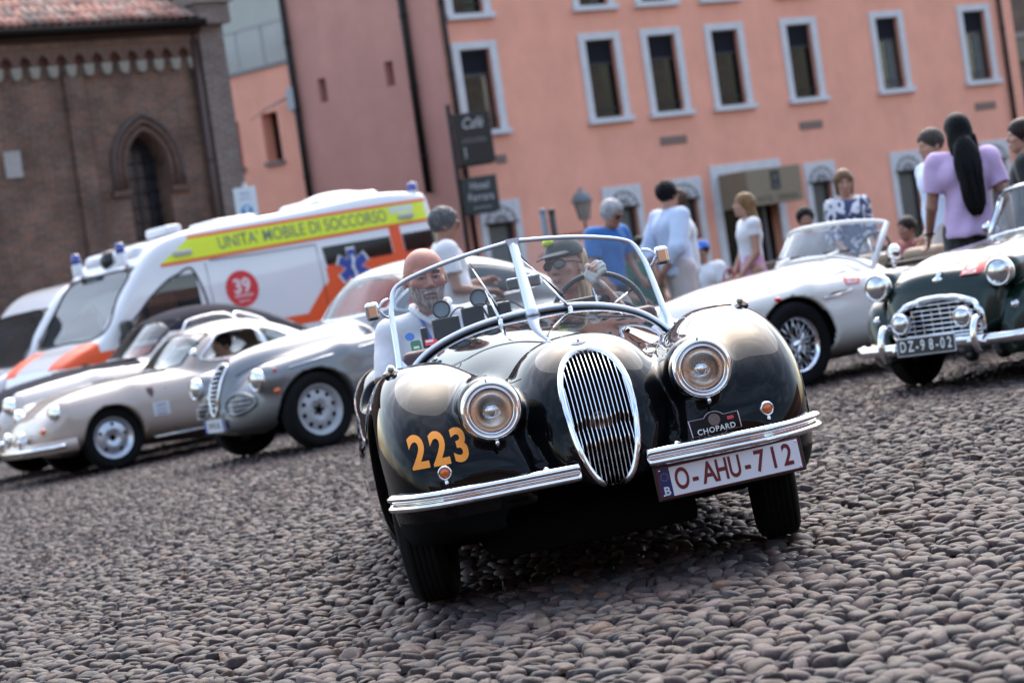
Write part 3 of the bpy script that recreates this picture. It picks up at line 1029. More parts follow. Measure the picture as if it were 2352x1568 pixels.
    for x in np.arange(-9.4, -5.36, 1.0): box('railing_post', (x - 0.03, -0.03, 0), (x + 0.03, 0.03, 0.95), M_RAIL, rl)
    box('railing_top', (-9.45, -0.03, 0.951), (-5.40, 0.03, 1.0), M_RAIL, rl)
    for x in np.arange(-9.4, -5.42, 0.10):
        tube('railing_bar', [(x, 0, 0), (x, 0, 0.95)], 0.011, M_RAIL, rl, n=5)
    # small wall lamp unit
    fl = empty('floodlight', (-5.32, -0.06, 5.8)); fl.parent = Wg
    box('lamp_box', (-0.12, -0.12, 0.0), (0.14, 0.0, 0.55), mat('lamp_grey', (0.34, 0.36, 0.40), rough=0.5), fl, 0.02)
    tube('lamp_arm', [(-0.1, -0.08, 0.32), (-0.7, -0.3, 0.16), (-1.25, -0.4, -0.05)], 0.03, mat('lamp_arm_grey', (0.2, 0.17, 0.17), rough=0.6), fl, n=6, scale=[1, 0.6, 0.3])
    # pale house beyond the terrace
    b = wpos(575, 100, 78); b.z = 0
    B = empty('pale_building', b, (0, 0, R(-47)), 'pale grey rendered house behind the terrace railing', 'building')
    box('wall', (-8, 0, 0), (6, 6, 13.0), mat('pale_render', (0.42, 0.43, 0.40), rough=0.9, noise=0.08, nscale=1.0), B)
    box('cornice', (-8.2, -0.2, 13.0), (6.2, 6, 13.3), M_STONE, B)
    # brown house past the hotel
    e_ = o + Vector((math.cos(R(37.5)), math.sin(R(37.5)), 0)) * 18.95
    B = empty('brown_stone_building', e_, (0, 0, R(37.5)), 'dark brown brick house with pale stone band past the hotel', 'building')
    box('wall', (0, 0.25, 0), (9, 6, 10.5), brick_mat('brown_brick', (0.12, 0.07, 0.05), (0.16, 0.10, 0.07), (0.16, 0.13, 0.11)), B)
    box('stone_band', (0.001, 0.15, 4.9), (9, 0.249, 5.5), mat('tan_band', (0.20, 0.165, 0.13), rough=0.85, noise=0.15), B)
    box('stone_band', (0.001, 0.12, 5.52), (9, 0.249, 5.68), mat('tan_band2', (0.27, 0.24, 0.21), rough=0.85, noise=0.15), B)
    box('render_panel', (0.30, 0.20, 0.2), (8.6, 0.249, 4.6), mat('taupe_render', (0.16, 0.14, 0.125), rough=0.9, noise=0.1), B)
    return o

def pointed_arch(w, h_spring, rise, n=12):
    """Outline of a gothic light, base at z = 0."""
    pts = [(-w, 0), (-w, h_spring)]
    r_ = (rise * rise + w * w) / (2 * w)
    for k in range(1, n + 1):
        z = rise * k / n
        pts.append((-w + r_ - math.sqrt(max(r_ * r_ - z * z, 0)), h_spring + z))
    return pts + [(-x, z) for x, z in pts[-2::-1]]

def build_church():
    o = wpos(540, 730, 50); o.z = 0
    Ch = empty('brick_church', o, (0, 0, R(40)), 'old dark brick church with pointed arch window and tiled roof', 'church')
    MB = brick_mat('church_brick', (0.190, 0.082, 0.050), (0.105, 0.056, 0.040), (0.170, 0.132, 0.112), blotch=0.62)
    MBp = brick_mat('pilaster_brick', (0.185, 0.12, 0.10), (0.13, 0.085, 0.07), (0.24, 0.21, 0.20), blotch=0.4)
    # wall with a pointed opening
    s0, s1, z1 = -13.0, 0.0, 6.05
    cx, w, zb, sp, rise = -1.47, 0.45, 1.2, 2.98, 0.66
    arch = [(cx + x, zb + z) for x, z in pointed_arch(w, sp, rise)]
    bm = bmesh.new()
    outer = [(s0, -1.2), (s1, -1.2), (s1, z1), (s0, z1)]
    vo = [bm.verts.new((x, 0, z)) for x, z in outer]; vi = [bm.verts.new((x, 0, z)) for x, z in arch]
    es = [bm.edges.new((vo[i], vo[(i + 1) % 4])) for i in range(4)] + [bm.edges.new((vi[i], vi[(i + 1) % len(vi)])) for i in range(len(vi))]
    bmesh.ops.triangle_fill(bm, use_beauty=True, edges=es)
    dead = [f for f in bm.faces if abs(f.calc_center_median().x - cx) < w * 0.95 and zb < f.calc_center_median().z < zb + sp + rise * 0.5 and all(abs(v.co.x - cx) <= w + 1e-4 for v in f.verts)]
    bmesh.ops.delete(bm, geom=dead, context='FACES_ONLY')
    for i in range(len(vi)):
        a, b = vi[i], vi[(i + 1) % len(vi)]
        bm.faces.new([a, b, bm.verts.new((b.co.x, 0.45, b.co.z)), bm.verts.new((a.co.x, 0.45, a.co.z))])
    bmesh.ops.recalc_face_normals(bm, faces=bm.faces[:])
    obj('wall', bm, MB, Ch, smooth=False)
    box('side_wall', (0.55, 0.0, -1), (0.58, 9, 7.0), MB, Ch)
    gw = empty('gothic_window'); gw.parent = Ch
    obj('window_pane', mesh_from('window_pane', [(x, 0.40, z) for x, z in arch], [tuple(range(len(arch)))], False), mat('leaded_glass', (0.022, 0.022, 0.028), rough=0.25, noise=0.4, nscale=9), gw)
    for z in np.arange(zb + 0.3, zb + sp + 0.5, 0.28):
        ww = w if z < zb + sp else w * 0.6
        tube('window_bar', [(cx - ww, 0.36, z), (cx + ww, 0.36, z)], 0.013, M_IRON, gw, n=5)
    for k in (-1, 0, 1): tube('window_bar', [(cx + k * w * 0.5, 0.35, zb), (cx + k * w * 0.5, 0.35, zb + sp + (0.6 if k == 0 else 0.3))], 0.013, M_IRON, gw, n=5)
    M_TERRA = mat('terracotta_moulding', (0.115, 0.062, 0.048), rough=0.9, noise=0.35, nscale=8)
    for (g_, r_, m_, yy) in ((0.06, 0.06, M_TERRA, -0.03), (0.19, 0.055, M_TERRA, -0.05), (0.30, 0.05, mat('worn_moulding', (0.10, 0.068, 0.060), rough=0.9, noise=0.3), -0.06)):
        ring = [(cx + x, yy, zb + z) for x, z in pointed_arch(w + g_, sp, rise + g_ * 1.1) if z >= sp - 0.35 or True]
        ring = [p for p in ring if p[2] > zb + sp - 0.02]
        ring = [(ring[0][0], yy, zb + sp - 0.40)] + ring + [(ring[-1][0], yy, zb + sp - 0.40)]
        tube('arch_moulding', ring, r_, m_, gw, n=8)
    for s in (-1, 1): box('arch_impost', (cx + s * (w + 0.2) - 0.2, -0.10, zb + sp - 0.50), (cx + s * (w + 0.2) + 0.2, 0.0, zb + sp - 0.39), M_TERRA, gw)
    # pilasters
    box('pilaster', (-3.02, -0.10, -1), (-2.62, 0.0, 6.0), MB, Ch)
    box('corner_buttress', (0.0, -0.20, -1), (0.549, 0.3, 6.75), MBp, Ch)
    box('corner_cap', (-0.1, -0.42, 6.75), (0.62, 0.3, 7.15), MBp, Ch)
    box('corner_cap', (-0.16, -0.50, 7.15), (0.70, 0.3, 7.9), mat('corner_stone', (0.22, 0.185, 0.16), rough=0.9, noise=0.4, nscale=3), Ch)
    pipe('downpipe', Ch, [(-0.12, -0.12, 6.6), (-0.12, -0.12, 0.2)], 0.07, mat('copper_pipe', (0.06, 0.030, 0.026), rough=0.5))
    # corbel table: little arches on pale consoles
    n = 27
    M_CONS = mat('pale_console', (0.27, 0.235, 0.20), rough=0.9, noise=0.3, nscale=6)
    ca = prism_mesh('corbel_arch', [(-0.19, 0), (-0.13, 0)] + [(-0.13 * math.cos(t), 0.16 * math.sin(t)) for t in np.linspace(0.2, math.pi - 0.2, 8)] + [(0.13, 0), (0.19, 0), (0.19, 0.30), (-0.19, 0.30)], 0.13)
    co = prism_mesh('corbel_console', [(-0.11, 0.22), (-0.085, 0.05), (-0.05, 0.0), (0.05, 0.0), (0.085, 0.05), (0.11, 0.22)], 0.12)
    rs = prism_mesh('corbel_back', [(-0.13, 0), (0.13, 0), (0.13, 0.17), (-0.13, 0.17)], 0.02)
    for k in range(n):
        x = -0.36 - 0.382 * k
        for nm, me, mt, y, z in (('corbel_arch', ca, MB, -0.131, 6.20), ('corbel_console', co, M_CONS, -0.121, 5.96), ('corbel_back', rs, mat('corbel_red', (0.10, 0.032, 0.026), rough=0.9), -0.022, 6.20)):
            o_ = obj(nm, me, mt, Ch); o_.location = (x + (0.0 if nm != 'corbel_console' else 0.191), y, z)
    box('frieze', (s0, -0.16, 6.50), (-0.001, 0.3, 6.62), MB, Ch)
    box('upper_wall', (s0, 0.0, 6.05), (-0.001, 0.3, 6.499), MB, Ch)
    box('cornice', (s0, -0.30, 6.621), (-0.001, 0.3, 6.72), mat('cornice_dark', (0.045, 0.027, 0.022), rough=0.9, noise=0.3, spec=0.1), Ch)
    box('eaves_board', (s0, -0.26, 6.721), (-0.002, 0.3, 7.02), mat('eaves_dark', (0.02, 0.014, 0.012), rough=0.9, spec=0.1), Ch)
    tube('gutter', [(s0, -0.46, 6.80), (0.0, -0.46, 6.78)], 0.075, mat('gutter_dark', (0.012, 0.009, 0.009), rough=0.9, spec=0.1), Ch, n=10)
    # pantile roof, tile by tile near the eaves
    rf = empty('roof', (0, -0.42, 6.86), (R(24), 0, 0)); rf.parent = Ch
    box('roof_deck', (s0, 0.0, -0.10), (-0.1, 6.0, -0.03), M_DARK, rf)
    tile = sweep_mesh('roof_tile', [(0, 0, 0.0), (0, 0.42, 0.05)], [(0.085 * math.cos(t), 0.075 * math.sin(t)) for t in np.linspace(0, math.pi, 7)] + [(0.07 * math.cos(t), 0.06 * math.sin(t)) for t in np.linspace(math.pi, 0, 7)], up=(0, 0, 1), scale=[1.0, 0.82])
    tmats = [mat('roof_tile_%d' % i, c, rough=0.85, noise=0.3, nscale=4) for i, c in enumerate(((0.27, 0.115, 0.085), (0.21, 0.10, 0.078), (0.33, 0.16, 0.12), (0.16, 0.105, 0.09), (0.29, 0.19, 0.155)))]
    tms = []
    for m_ in tmats:
        me = tile.copy(); me.materials.clear(); me.materials.append(m_); tms.append(me)
    rr = random.Random(5)
    for row in range(9):
        for k in range(31):
            o_ = obj('roof_tile', rr.choice(tms), None, rf)
            o_.location = (-0.2 - 0.172 * k + rr.uniform(-.012, .012), 0.34 * row + rr.uniform(-.02, .02), 0.018 * (row % 2) + rr.uniform(-.008, .008))
    ba = prism('barge_wall', [(0, 0), (2.6, 0), (2.6, 1.8)], 0.35, MB, Ch, (-1.3, 0.6, 6.9))
    # inscription plaque
    pq = box('plaque', (-4.46, -0.04, 4.22), (-4.12, 0.0, 4.70), mat('plaque_marble', (0.34, 0.31, 0.30), rough=0.6, noise=0.15, nscale=9), Ch)

def build_backdrop():
    """What the piazza has behind the photographer, seen in chrome and paint: the brick castle."""
    Ca = empty('brick_castle', (-6, -30, 0), (0, 0, 0), 'tall brick castle with stone banded windows behind the photographer', 'castle')
    MB = brick_mat('castle_brick', (0.24, 0.11, 0.07), (0.18, 0.09, 0.06), (0.24, 0.19, 0.155))
    box('wall', (-34, -6, 0), (30, 0, 9.5), MB, Ca)
    box('tower', (-9, -8, 0), (5, 2.5, 15), MB, Ca)
    box('tower', (22, -8, 0), (33, 2.5, 16), MB, Ca)
    for k in range(20):
        x = -32 + 3.1 * k
        if -10 < x < 5 or x > 20: continue
        box('battlement', (x, -1.0, 9.5), (x + 1.6, 0.05, 10.8), MB, Ca)
        w = box('window', (x + 0.2, -0.02, 5.2), (x + 1.3, 0.03, 7.2), M_WINGLASS, Ca)
        box('window_sill', (x + 0.1, 0.0, 5.0), (x + 1.4, 0.1, 5.19), M_STONE, Ca)
    B = empty('side_palace', (34, 8, 0), (0, 0, R(90)), 'pink arcaded palace along the right side of the piazza', 'building')
    box('wall', (-26, -8, 0), (30, 0, 9), M_PINK, B)
    for k in range(14):
        for z in (1.0, 5.2):
            box('window', (-24 + 3.8 * k, -0.02, z), (-22.7 + 3.8 * k, 0.03, z + 2.2), M_WINGLASS, B)
            box('window_frame', (-24.2 + 3.8 * k, -0.01, z - 0.2), (-22.5 + 3.8 * k, 0.02, z - 0.01), M_STONE, B)
    B.rotation_euler = (0, 0, R(90))

def signboard(name, px, py, depth, w, h, rz, label, cat, mt, th=0.06):
    p = wpos(px, py, depth)
    s = empty(name, p, (0, 0, R(rz)), label, cat)
    box('board', (-w / 2, -th / 2, -h / 2), (w / 2, th / 2, h / 2), mt, s, 0.01)
    return s

def build_street():
    # hotel corner signs on their bracket
    M_SB = mat('sign_brown', (0.009, 0.0055, 0.005), rough=0.45, noise=0.1)
    s = signboard('cafe_sign', 1088, 318, 57.2, 0.82, 1.12, 8, 'dark brown cafe sign board hanging at the hotel corner', 'sign', M_SB)
    text('lettering', 'Café', mat('sign_pale', (0.55, 0.53, 0.55), rough=0.5), s, (0.0, -0.036, 0.33), size=0.34, shear=0.3, xscale=0.75)
    text('small_lettering', 'PASTICCERIA', mat('sign_grey', (0.25, 0.23, 0.24), rough=0.5), s, (0.0, -0.036, -0.02), size=0.085)
    box('rule', (-0.30, -0.036, -0.075), (0.30, -0.031, -0.065), mat('sign_grey', (0.25, 0.23, 0.24)), s)
    box('glass_drawing', (-0.24, -0.036, -0.42), (-0.215, -0.031, -0.18), mat('sign_pale', (0.55, 0.53, 0.55)), s)
    for z in (0.55, -0.58): tube('sign_bracket', [(-0.50, 0, z), (0.35, 0, z)], 0.022, M_IRON, s, n=6)
    tube('sign_pole', [(-0.47, 0.02, 0.8), (-0.47, 0.02, -4.0)], 0.05, M_PIPE, s, n=8)
    s = signboard('hotel_sign', 1104, 447, 57.2, 0.78, 0.80, 8, 'dark grey green sign board with hotel name below the cafe sign', 'sign', mat('sign_teal', (0.016, 0.024, 0.028), rough=0.45))
    for k, (tx, z, sz) in enumerate((('Hotel', 0.20, 0.24), ('Ferrara', -0.05, 0.24))):
        text('lettering', tx, mat('sign_pale', (0.55, 0.53, 0.55)), s, (0.0, -0.036, z), size=sz, xscale=0.8)
    for k in range(4): text('sign_star', '*', mat('sign_pale', (0.55, 0.53, 0.55)), s, (-0.15 + 0.10 * k, -0.036, -0.31), size=0.16)
    for z in (0.36, -0.40): tube('sign_bracket', [(-0.50, 0, z), (0.3, 0, z)], 0.02, M_IRON, s, n=6)
    # wall lantern
    p = wpos(1338, 470, 56.5)
    L = empty('wall_lantern', p, (0, 0, R(37.5)), 'grey iron wall lantern on a scrolled bracket', 'lantern')
    lathe('lantern_body', [(0.10, -0.34), (0.11, -0.32), (0.19, 0.05), (0.20, 0.07)], mat('lantern_glass', (0.40, 0.34, 0.30), rough=0.2, noise=0.1), L, 6, 'Z')
    lathe('lantern_cap', [(0.24, 0.06), (0.24, 0.09), (0.16, 0.24), (0.06, 0.30), (0.05, 0.34), (0.0, 0.40)], mat('lantern_grey', (0.13, 0.135, 0.15), rough=0.45), L, 12, 'Z')
    for k in range(6):
        a = 2 * math.pi * k / 6
        tube('lantern_rib', [(0.108 * math.cos(a), 0.108 * math.sin(a), -0.34), (0.20 * math.cos(a), 0.20 * math.sin(a), 0.07)], 0.012, mat('lantern_grey', (0.13, 0.135, 0.15)), L, n=5)
    tube('lantern_stem', [(0, 0, -0.34), (0, 0, -0.62)], 0.025, M_IRON, L, n=8)
    tube('bracket_bar', [(0.03, 0.0, -0.60), (-0.70, 0.9, -0.60)], 0.022, M_IRON, L, n=6)
    tube('bracket_scroll', smooth_line([(0.0, 0.03, -0.62), (-0.2, 0.28, -0.80), (-0.45, 0.58, -0.70), (-0.55, 0.70, -0.88), (-0.70, 0.9, -1.0)], 24), 0.018, M_IRON, L, n=6)
    # signposts beside the low wall
    for px, nm, mt, lab in ((1246, 'sign_post', mat('post_blue_grey', (0.16, 0.18, 0.22), rough=0.5), 'slim blue grey post left of the dark post'), (1267, 'sign_post', M_IRON, 'slim black post under the wall lantern')):
        p = wpos(px, 488, 38); zt = p.z - float(gz(p.x)); p.z = float(gz(p.x))
        t = empty(nm, p, (0, 0, 0), lab, 'post', 'slim posts before the hotel')
        tube('post', [(0, 0, 0), (0, 0, zt)], 0.05, mt, t, n=10)
        lathe('post_cap', [(0.055, 0.0), (0.06, 0.02), (0.04, 0.05), (0.0, 0.06)], mt, t, 12, 'Z', (0, 0, zt))
        lathe('post_foot', [(0.09, 0.0), (0.09, 0.06), (0.055, 0.12)], mt, t, 12, 'Z')
    # parking sign beside the ambulance
    p = wpos(566, 470, 43.0)
    s = empty('parking_sign', (p.x, p.y, 0.0), (0, 0, R(-6)), 'white and blue parking notice on a pole behind the ambulance', 'sign')
    tube('pole', [(0, 0.03, float(gz(p.x))), (0, 0.03, p.z + 0.36)], 0.035, mat('galvanised', (0.3, 0.31, 0.32), rough=0.4, metal=0.6), s, n=8)
    box('board', (-0.185, -0.012, p.z - 0.40), (0.185, 0.0, p.z + 0.29), mat('board_white', (0.55, 0.60, 0.66), rough=0.5), s)
    text('lettering', 'AREA', M_BLUE, s, (0, -0.0135, p.z + 0.18), size=0.07)
    text('lettering', 'DISCO', M_BLUE, s, (0, -0.0135, p.z + 0.10), size=0.06)
    lathe('disc', [(0.0, -0.002), (0.10, -0.002), (0.10, 0.0)], mat('sign_blue', (0.03, 0.22, 0.48), rough=0.4), s, 24, 'Y', (0, -0.013, p.z - 0.10))
    tube('disc_stroke', smooth_line([(0.05, -0.018, p.z - 0.05), (-0.03, -0.018, p.z - 0.06), (0.03, -0.018, p.z - 0.13), (-0.05, -0.018, p.z - 0.15)], 14), 0.014, M_WHITE, s, n=6)
    # low brick parapet
    a, b = wpos(1060, 700, 29.5), wpos(2420, 480, 33.5)
    ang = math.atan2(b.y - a.y, b.x - a.x); Ln = (b - a).to_2d().length
    W = empty('parapet_wall', (a.x, a.y, 0), (0, 0, ang), 'low brown brick parapet behind the strolling people', 'wall')
    MB = brick_mat('parapet_brick', (0.15, 0.085, 0.06), (0.105, 0.065, 0.05), (0.15, 0.12, 0.10))
    box('wall', (0, 0, -0.2), (Ln + 2, 0.35, 0.78), MB, W)
    n = int((Ln + 2) / 0.62)
    for k in range(n):
        box('coping_stone', (k * 0.62 + 0.006, -0.04, 0.782), (k * 0.62 + 0.614, 0.39, 0.875), mat('coping_%d' % (k % 3), [(0.15, 0.105, 0.085), (0.185, 0.13, 0.105), (0.12, 0.09, 0.078)][k % 3], rough=0.85, noise=0.25, nscale=7), W, 0.012)

build_hotel()
build_church()
build_backdrop()
build_street()
# ------------------------------------------------------------------ the black roadster
JAG = empty('vintage_roadster', (0.248, 9.8, 0.0), (0, R(-2.7), R(5)),
            'glossy black open vintage roadster with orange number 223 driving over the cobbles', 'car')
JROLL = R(-2.7)

_wt = Spl([0.15, 0.5, 0.9, 1.3, 1.7, 2.1], [0.882, 0.848, 0.765, 0.665, 0.60, 0.58])
def wing_top(y):
    yy = np.clip((0.15 - y) / 0.81, 0, 0.9999)
    return np.where(y < 0.15, 0.38 + 0.502 * (1 - yy ** 2.15) ** (1 / 2.15), _wt(y))
def wing_out(y):
    yy = np.clip((0.22 - y) / 0.88, 0, 0.9999)
    return np.where(y < 0.22, 0.40 + 0.402 * (1 - yy ** 4.0) ** (1 / 4.0), 0.802)
_wi = Spl([-0.7, -0.3, 0.2, 0.8, 1.6, 2.2], [0.27, 0.30, 0.36, 0.42, 0.45, 0.45])
_wb = Spl([-0.7, -0.4, 0.0, 0.6, 2.2], [0.30, 0.20, 0.14, 0.14, 0.14])
_nt = Spl([-0.1, 0.2, 0.6, 1.0, 1.2, 1.5, 2.0], [0.888, 0.912, 0.938, 0.955, 0.955, 0.93, 0.87])
def nose_top(y):
    yy = np.clip((-0.1 - y) / 0.585, 0, 0.9999)
    b = 0.40 + 0.488 * (1 - yy ** 2.3) ** (1 / 2.3)
    return np.where(y < -0.1, b + 0.0 * y, _nt(y))
def nose_hw(y):
    yy = np.clip((-0.1 - y) / 0.60, 0, 0.9999)
    return np.where(y < -0.1, 0.05 + 0.235 * (1 - yy ** 2.6) ** (1 / 2.6), _nh(y))
_nh = Spl([-0.1, 0.1, 0.5, 0.9, 1.2, 1.6, 2.0], [0.285, 0.325, 0.430, 0.515, 0.575, 0.61, 0.62])
_rt = Spl([1.5, 1.9, 2.3, 2.6, 3.0, 3.4, 3.62], [0.52, 0.70, 0.82, 0.835, 0.76, 0.58, 0.42])
_ro = Spl([1.5, 1.9, 2.3, 2.7, 3.1, 3.45, 3.62], [0.74, 0.77, 0.792, 0.785, 0.72, 0.6, 0.45])
_ttop = Spl([0.9, 1.6, 2.3, 2.7, 3.1, 3.5, 3.68], [0.80, 0.78, 0.82, 0.84, 0.76, 0.58, 0.42])
_thw = Spl([0.9, 1.6, 2.4, 3.0, 3.4, 3.68], [0.66, 0.70, 0.70, 0.6, 0.45, 0.25])

def jag_shell(P0):
    P = P0.copy()
    P[:, 0] = np.abs(P[:, 0])
    wing = s_loft(P, lambda y: (wing_out(y) + _wi(y)) / 2, lambda y: (wing_out(y) - _wi(y)) / 2, _wb, wing_top, 2.9, -0.645, 2.1)
    nose = s_loft(P, lambda y: 0 * y, nose_hw, lambda y: 0.36 + 0 * y, nose_top, 2.35, -0.675, 2.0)
    d = smin(wing, nose, 0.16)
    # apron joining wing and nose below the lamps
    apron = s_loft(P, lambda y: 0 * y, lambda y: np.maximum(wing_out(y) - 0.09, 0.2), lambda y: 0.40 + 0 * y,
                   lambda y: 0.41 + 0.36 * np.sqrt(np.clip(1 - np.clip((0.1 - y) / 0.70, 0, 1) ** 2, 0, 1)), 2.6, -0.595, 0.5)
    d = smin(d, apron, 0.10)
    pod = s_cone(P, (0.379, -0.515, 0.694), (0.40, 0.14, 0.72), 0.119, 0.075)
    pod = smax(pod, -(P[:, 1] + 0.60), 0.02)
    d = smin(d, pod, 0.085)
    tub = s_loft(P, lambda y: 0 * y, _thw, lambda y: 0.20 + 0 * y, _ttop, 3.2, 0.95, 3.68)
    d = smin(d, tub, 0.10)
    rear = s_loft(P, lambda y: (_ro(y) + 0.40) / 2, lambda y: (_ro(y) - 0.40) / 2, lambda y: 0.2 + 0 * y, _rt, 2.5, 1.5, 3.62)
    d = smin(d, rear, 0.10)
    return d

EGG_C, EGG_H = 0.593, 0.240
def egg_w(z, s=1.0):
    t = np.clip((z - EGG_C) / (EGG_H * s), -1, 1)
    return 0.118 * s * (1 + 0.18 * t) * np.maximum(1 - np.abs(t) ** 2.4, 0) ** (1 / 2.4)
def egg_sdf(x, z, s=1.0):
    t = (z - EGG_C) / (EGG_H * s)
    xx = np.abs(x) / (0.118 * s * (1 + 0.18 * np.clip(t, -1.2, 1.2)))
    return ((xx ** 2.4 + np.abs(t) ** 2.4 + 1e-9) ** (1 / 2.4) - 1) * 0.125

def jag_body(P):
    d = sh = jag_shell(P)
    A = np.abs(P[:, 0])
    Q = np.stack([A, P[:, 1], P[:, 2]], 1)
    # wheel houses
    d = smax(d, -s_cylx(Q, 0.0, 0.345, 0.385, 0.48, 1.2, 0.03), 0.02)
    d = smax(d, -s_cylx(Q, 2.59, 0.345, 0.375, 0.55, 1.2, 0.03), 0.02)
    # open underside
    d = smax(d, -s_box(Q, (-1, -1.0, -0.5), (0.40, 0.55, 0.345), 0.04), 0.02)
    d = smax(d, -s_box(Q, (0.3, -1.0, -0.5), (0.74, 0.45, 0.255), 0.04), 0.03)
    # lamp bowls
    bowl = np.sqrt((A - 0.379) ** 2 + (P[:, 2] - 0.694) ** 2) - 0.094
    d = smax(d, -smax(bowl, P[:, 1] + 0.535, 0.01), 0.01)
    d = smax(d, 0.17 - P[:, 2], 0.01)
    # cockpit
    d = smax(d, -s_box(Q, (-1, 1.42, 0.40), (0.57, 2.45, 1.6), 0.10), 0.03)
    # cut-down doors
    d = smax(d, -s_box(Q, (0.5, 1.75, 0.66), (1.2, 2.2, 1.6), 0.14), 0.03)
    # grille recess
    rec = np.maximum(egg_sdf(P[:, 0], P[:, 2], 0.93), -(sh + 0.10))
    rec = np.maximum(rec, P[:, 1] + 0.15)
    d = smax(d, -rec, 0.008)
    return d

def march(fn, x, z, y0=-1.2, step=0.7, n=60):
    """First y at which a line along +y through (x, z) meets the surface."""
    x = np.asarray(x, float); z = np.asarray(z, float)
    y = np.full_like(x, y0)
    for _ in range(n):
        y = y + step * fn(np.stack([x, y, z], 1))
    return y

def hood_edge(y): return np.interp(y, [-0.62, -0.5, -0.3, 0.0, 0.5, 1.0, 1.12], [0.130, 0.172, 0.245, 0.335, 0.43, 0.49, 0.50])

def build_jag():
    def sp(C):
        lab = np.zeros(len(C), int)
        sh = jag_shell(C)
        hood = (np.abs(C[:, 0]) < hood_edge(C[:, 1])) & (C[:, 1] < 1.10) & (C[:, 2] > 0.5) & (sh > -0.02)
        hood &= (egg_sdf(C[:, 0], C[:, 2], 1.0) > 0) | (C[:, 1] > -0.15)
        lab[hood] = 1
        lab[sh < -0.03] = 2
        lab[(C[:, 2] < 0.35) & (C[:, 1] < 0.4) & (np.abs(C[:, 0]) < 0.76)] = 2      # shade below the bumpers put in as matt black
        return lab
    body, hood, dark = sdf_mesh('body', jag_body, (-0.84, -0.74, 0.12), (0.84, 3.75, 1.0), 0.0125, newton=1, split=sp)
    obj('body', body, M_BLACKPAINT, JAG)
    obj('bonnet', hood, M_BLACKPAINT, JAG)
    obj('inner_body', dark, M_DARK, JAG)
    bvh = bvh_of(body)
    # bonnet shut line
    for s in (-1, 1):
        yy = np.linspace(-0.34, 1.08, 60)
        xx = s * hood_edge(yy)
        zz = drop(jag_shell, xx, yy)
        pts = list(zip(xx, yy, zz - 0.0005))
        tube('bonnet_shut_line', pts, 0.0024, M_SEAL, JAG, n=6)
    # grille: surround and bars
    zs = np.concatenate([EGG_C + EGG_H * np.cos(np.linspace(0, math.pi, 40))])
    right = [(float(egg_w(np.array(z))), z) for z in zs]
    ring = right + [(-x, z) for x, z in right[-2:0:-1]]
    rx = np.array([p[0] for p in ring]); rz = np.array([p[1] for p in ring])
    ry = march(jag_shell, rx, rz)
    for _ in range(4): ry = (np.roll(ry, 1) + 2 * ry + np.roll(ry, -1)) / 4
    g = empty('grille'); g.parent = JAG
    me = sweep_mesh('grille_surround', [(a, b - 0.004, c) for a, b, c in zip(rx, ry, rz)], circle(0.0125, 10, 0.012), closed=True)
    obj('grille_surround', me, M_CHROME, g)
    nb = 15
    for i in range(nb):
        x0 = (i - (nb - 1) / 2) * 0.0152
        zz = np.linspace(EGG_C - EGG_H, EGG_C + EGG_H, 400)
        ok = zz[egg_w(zz) > abs(x0) + 0.002]
        zz = np.linspace(ok[0] + .004, ok[-1] - .004, 24)
        yy = march(jag_shell, np.full(24, x0), zz)
        obj('grille_bar', sweep_mesh('grille_bar', [(x0, y + 0.004, z) for y, z in zip(yy, zz)], circle(0.0023, 6, 0.008), up=(0, -1, 0)), M_CHROME, g)
    # badge behind the bars, with a ring
    yb = float(march(jag_shell, [0.0], [0.56])[0])
    bd = lathe('grille_badge', [(0.0, -0.004), (0.02, -0.004), (0.022, -0.008), (0.024, -0.004), (0.036, -0.003), (0.040, -0.006), (0.043, 0.0), (0.0, 0.002)],
               mat('grille_badge', (0.10, 0.075, 0.07), rough=0.3, metal=0.7, noise=0.3, nscale=120), g, 32, 'Y', (-0.01, yb + 0.03, 0.575))
    # round bonnet badge
    zt = float(drop(jag_shell, [0.0], [-0.33])[0])
    b = lathe('bonnet_badge', [(0.0, 0.008), (0.012, 0.0075), (0.020, 0.006), (0.021, 0.009), (0.027, 0.008), (0.031, 0.003), (0.031, -0.004)], M_CHROME, JAG, 32, 'Z', (0, -0.33, zt), (R(22), 0, 0))
    lathe('badge_ring', [(0.0212, 0.0092), (0.0264, 0.0085)], mat('badge_black', (0.01, 0.01, 0.01), rough=0.25), b, 32, 'Z')
    # a snarling-cat face, reduced to relief: head, ears, muzzle
    fm = sdf_mesh('badge_face', lambda P: smin(smin(s_ell(P, (0, 0, 0.006), (0.012, 0.011, 0.005)), s_ell(P, (0, -0.006, 0.009), (0.006, 0.005, 0.004)), 0.004),
                  np.minimum(s_ell(P, (0.008, 0.009, 0.007), (0.004, 0.004, 0.003)), s_ell(P, (-0.008, 0.009, 0.007), (0.004, 0.004, 0.003))), 0.003),
                  (-0.015, -0.015, 0), (0.015, 0.015, 0.016), 0.0012)
    obj('badge_face', fm, mat('badge_relief', (0.35, 0.33, 0.32), rough=0.3, metal=0.9), b)
    # head lamps
    rim_prof = [(0.084, -0.018), (0.088, -0.026), (0.094, -0.030), (0.101, -0.027), (0.107, -0.016), (0.110, 0.0), (0.112, 0.022), (0.111, 0.034)]
    lens_prof = [(0.0, -0.040), (0.02, -0.0393), (0.04, -0.037), (0.06, -0.032), (0.075, -0.026), (0.087, -0.018), (0.087, -0.012), (0.06, -0.012), (0.03, -0.012), (0.0, -0.012)]
    refl_prof = [(0.087, -0.012), (0.08, 0.01), (0.066, 0.032), (0.045, 0.05), (0.02, 0.06), (0.0, 0.062)]
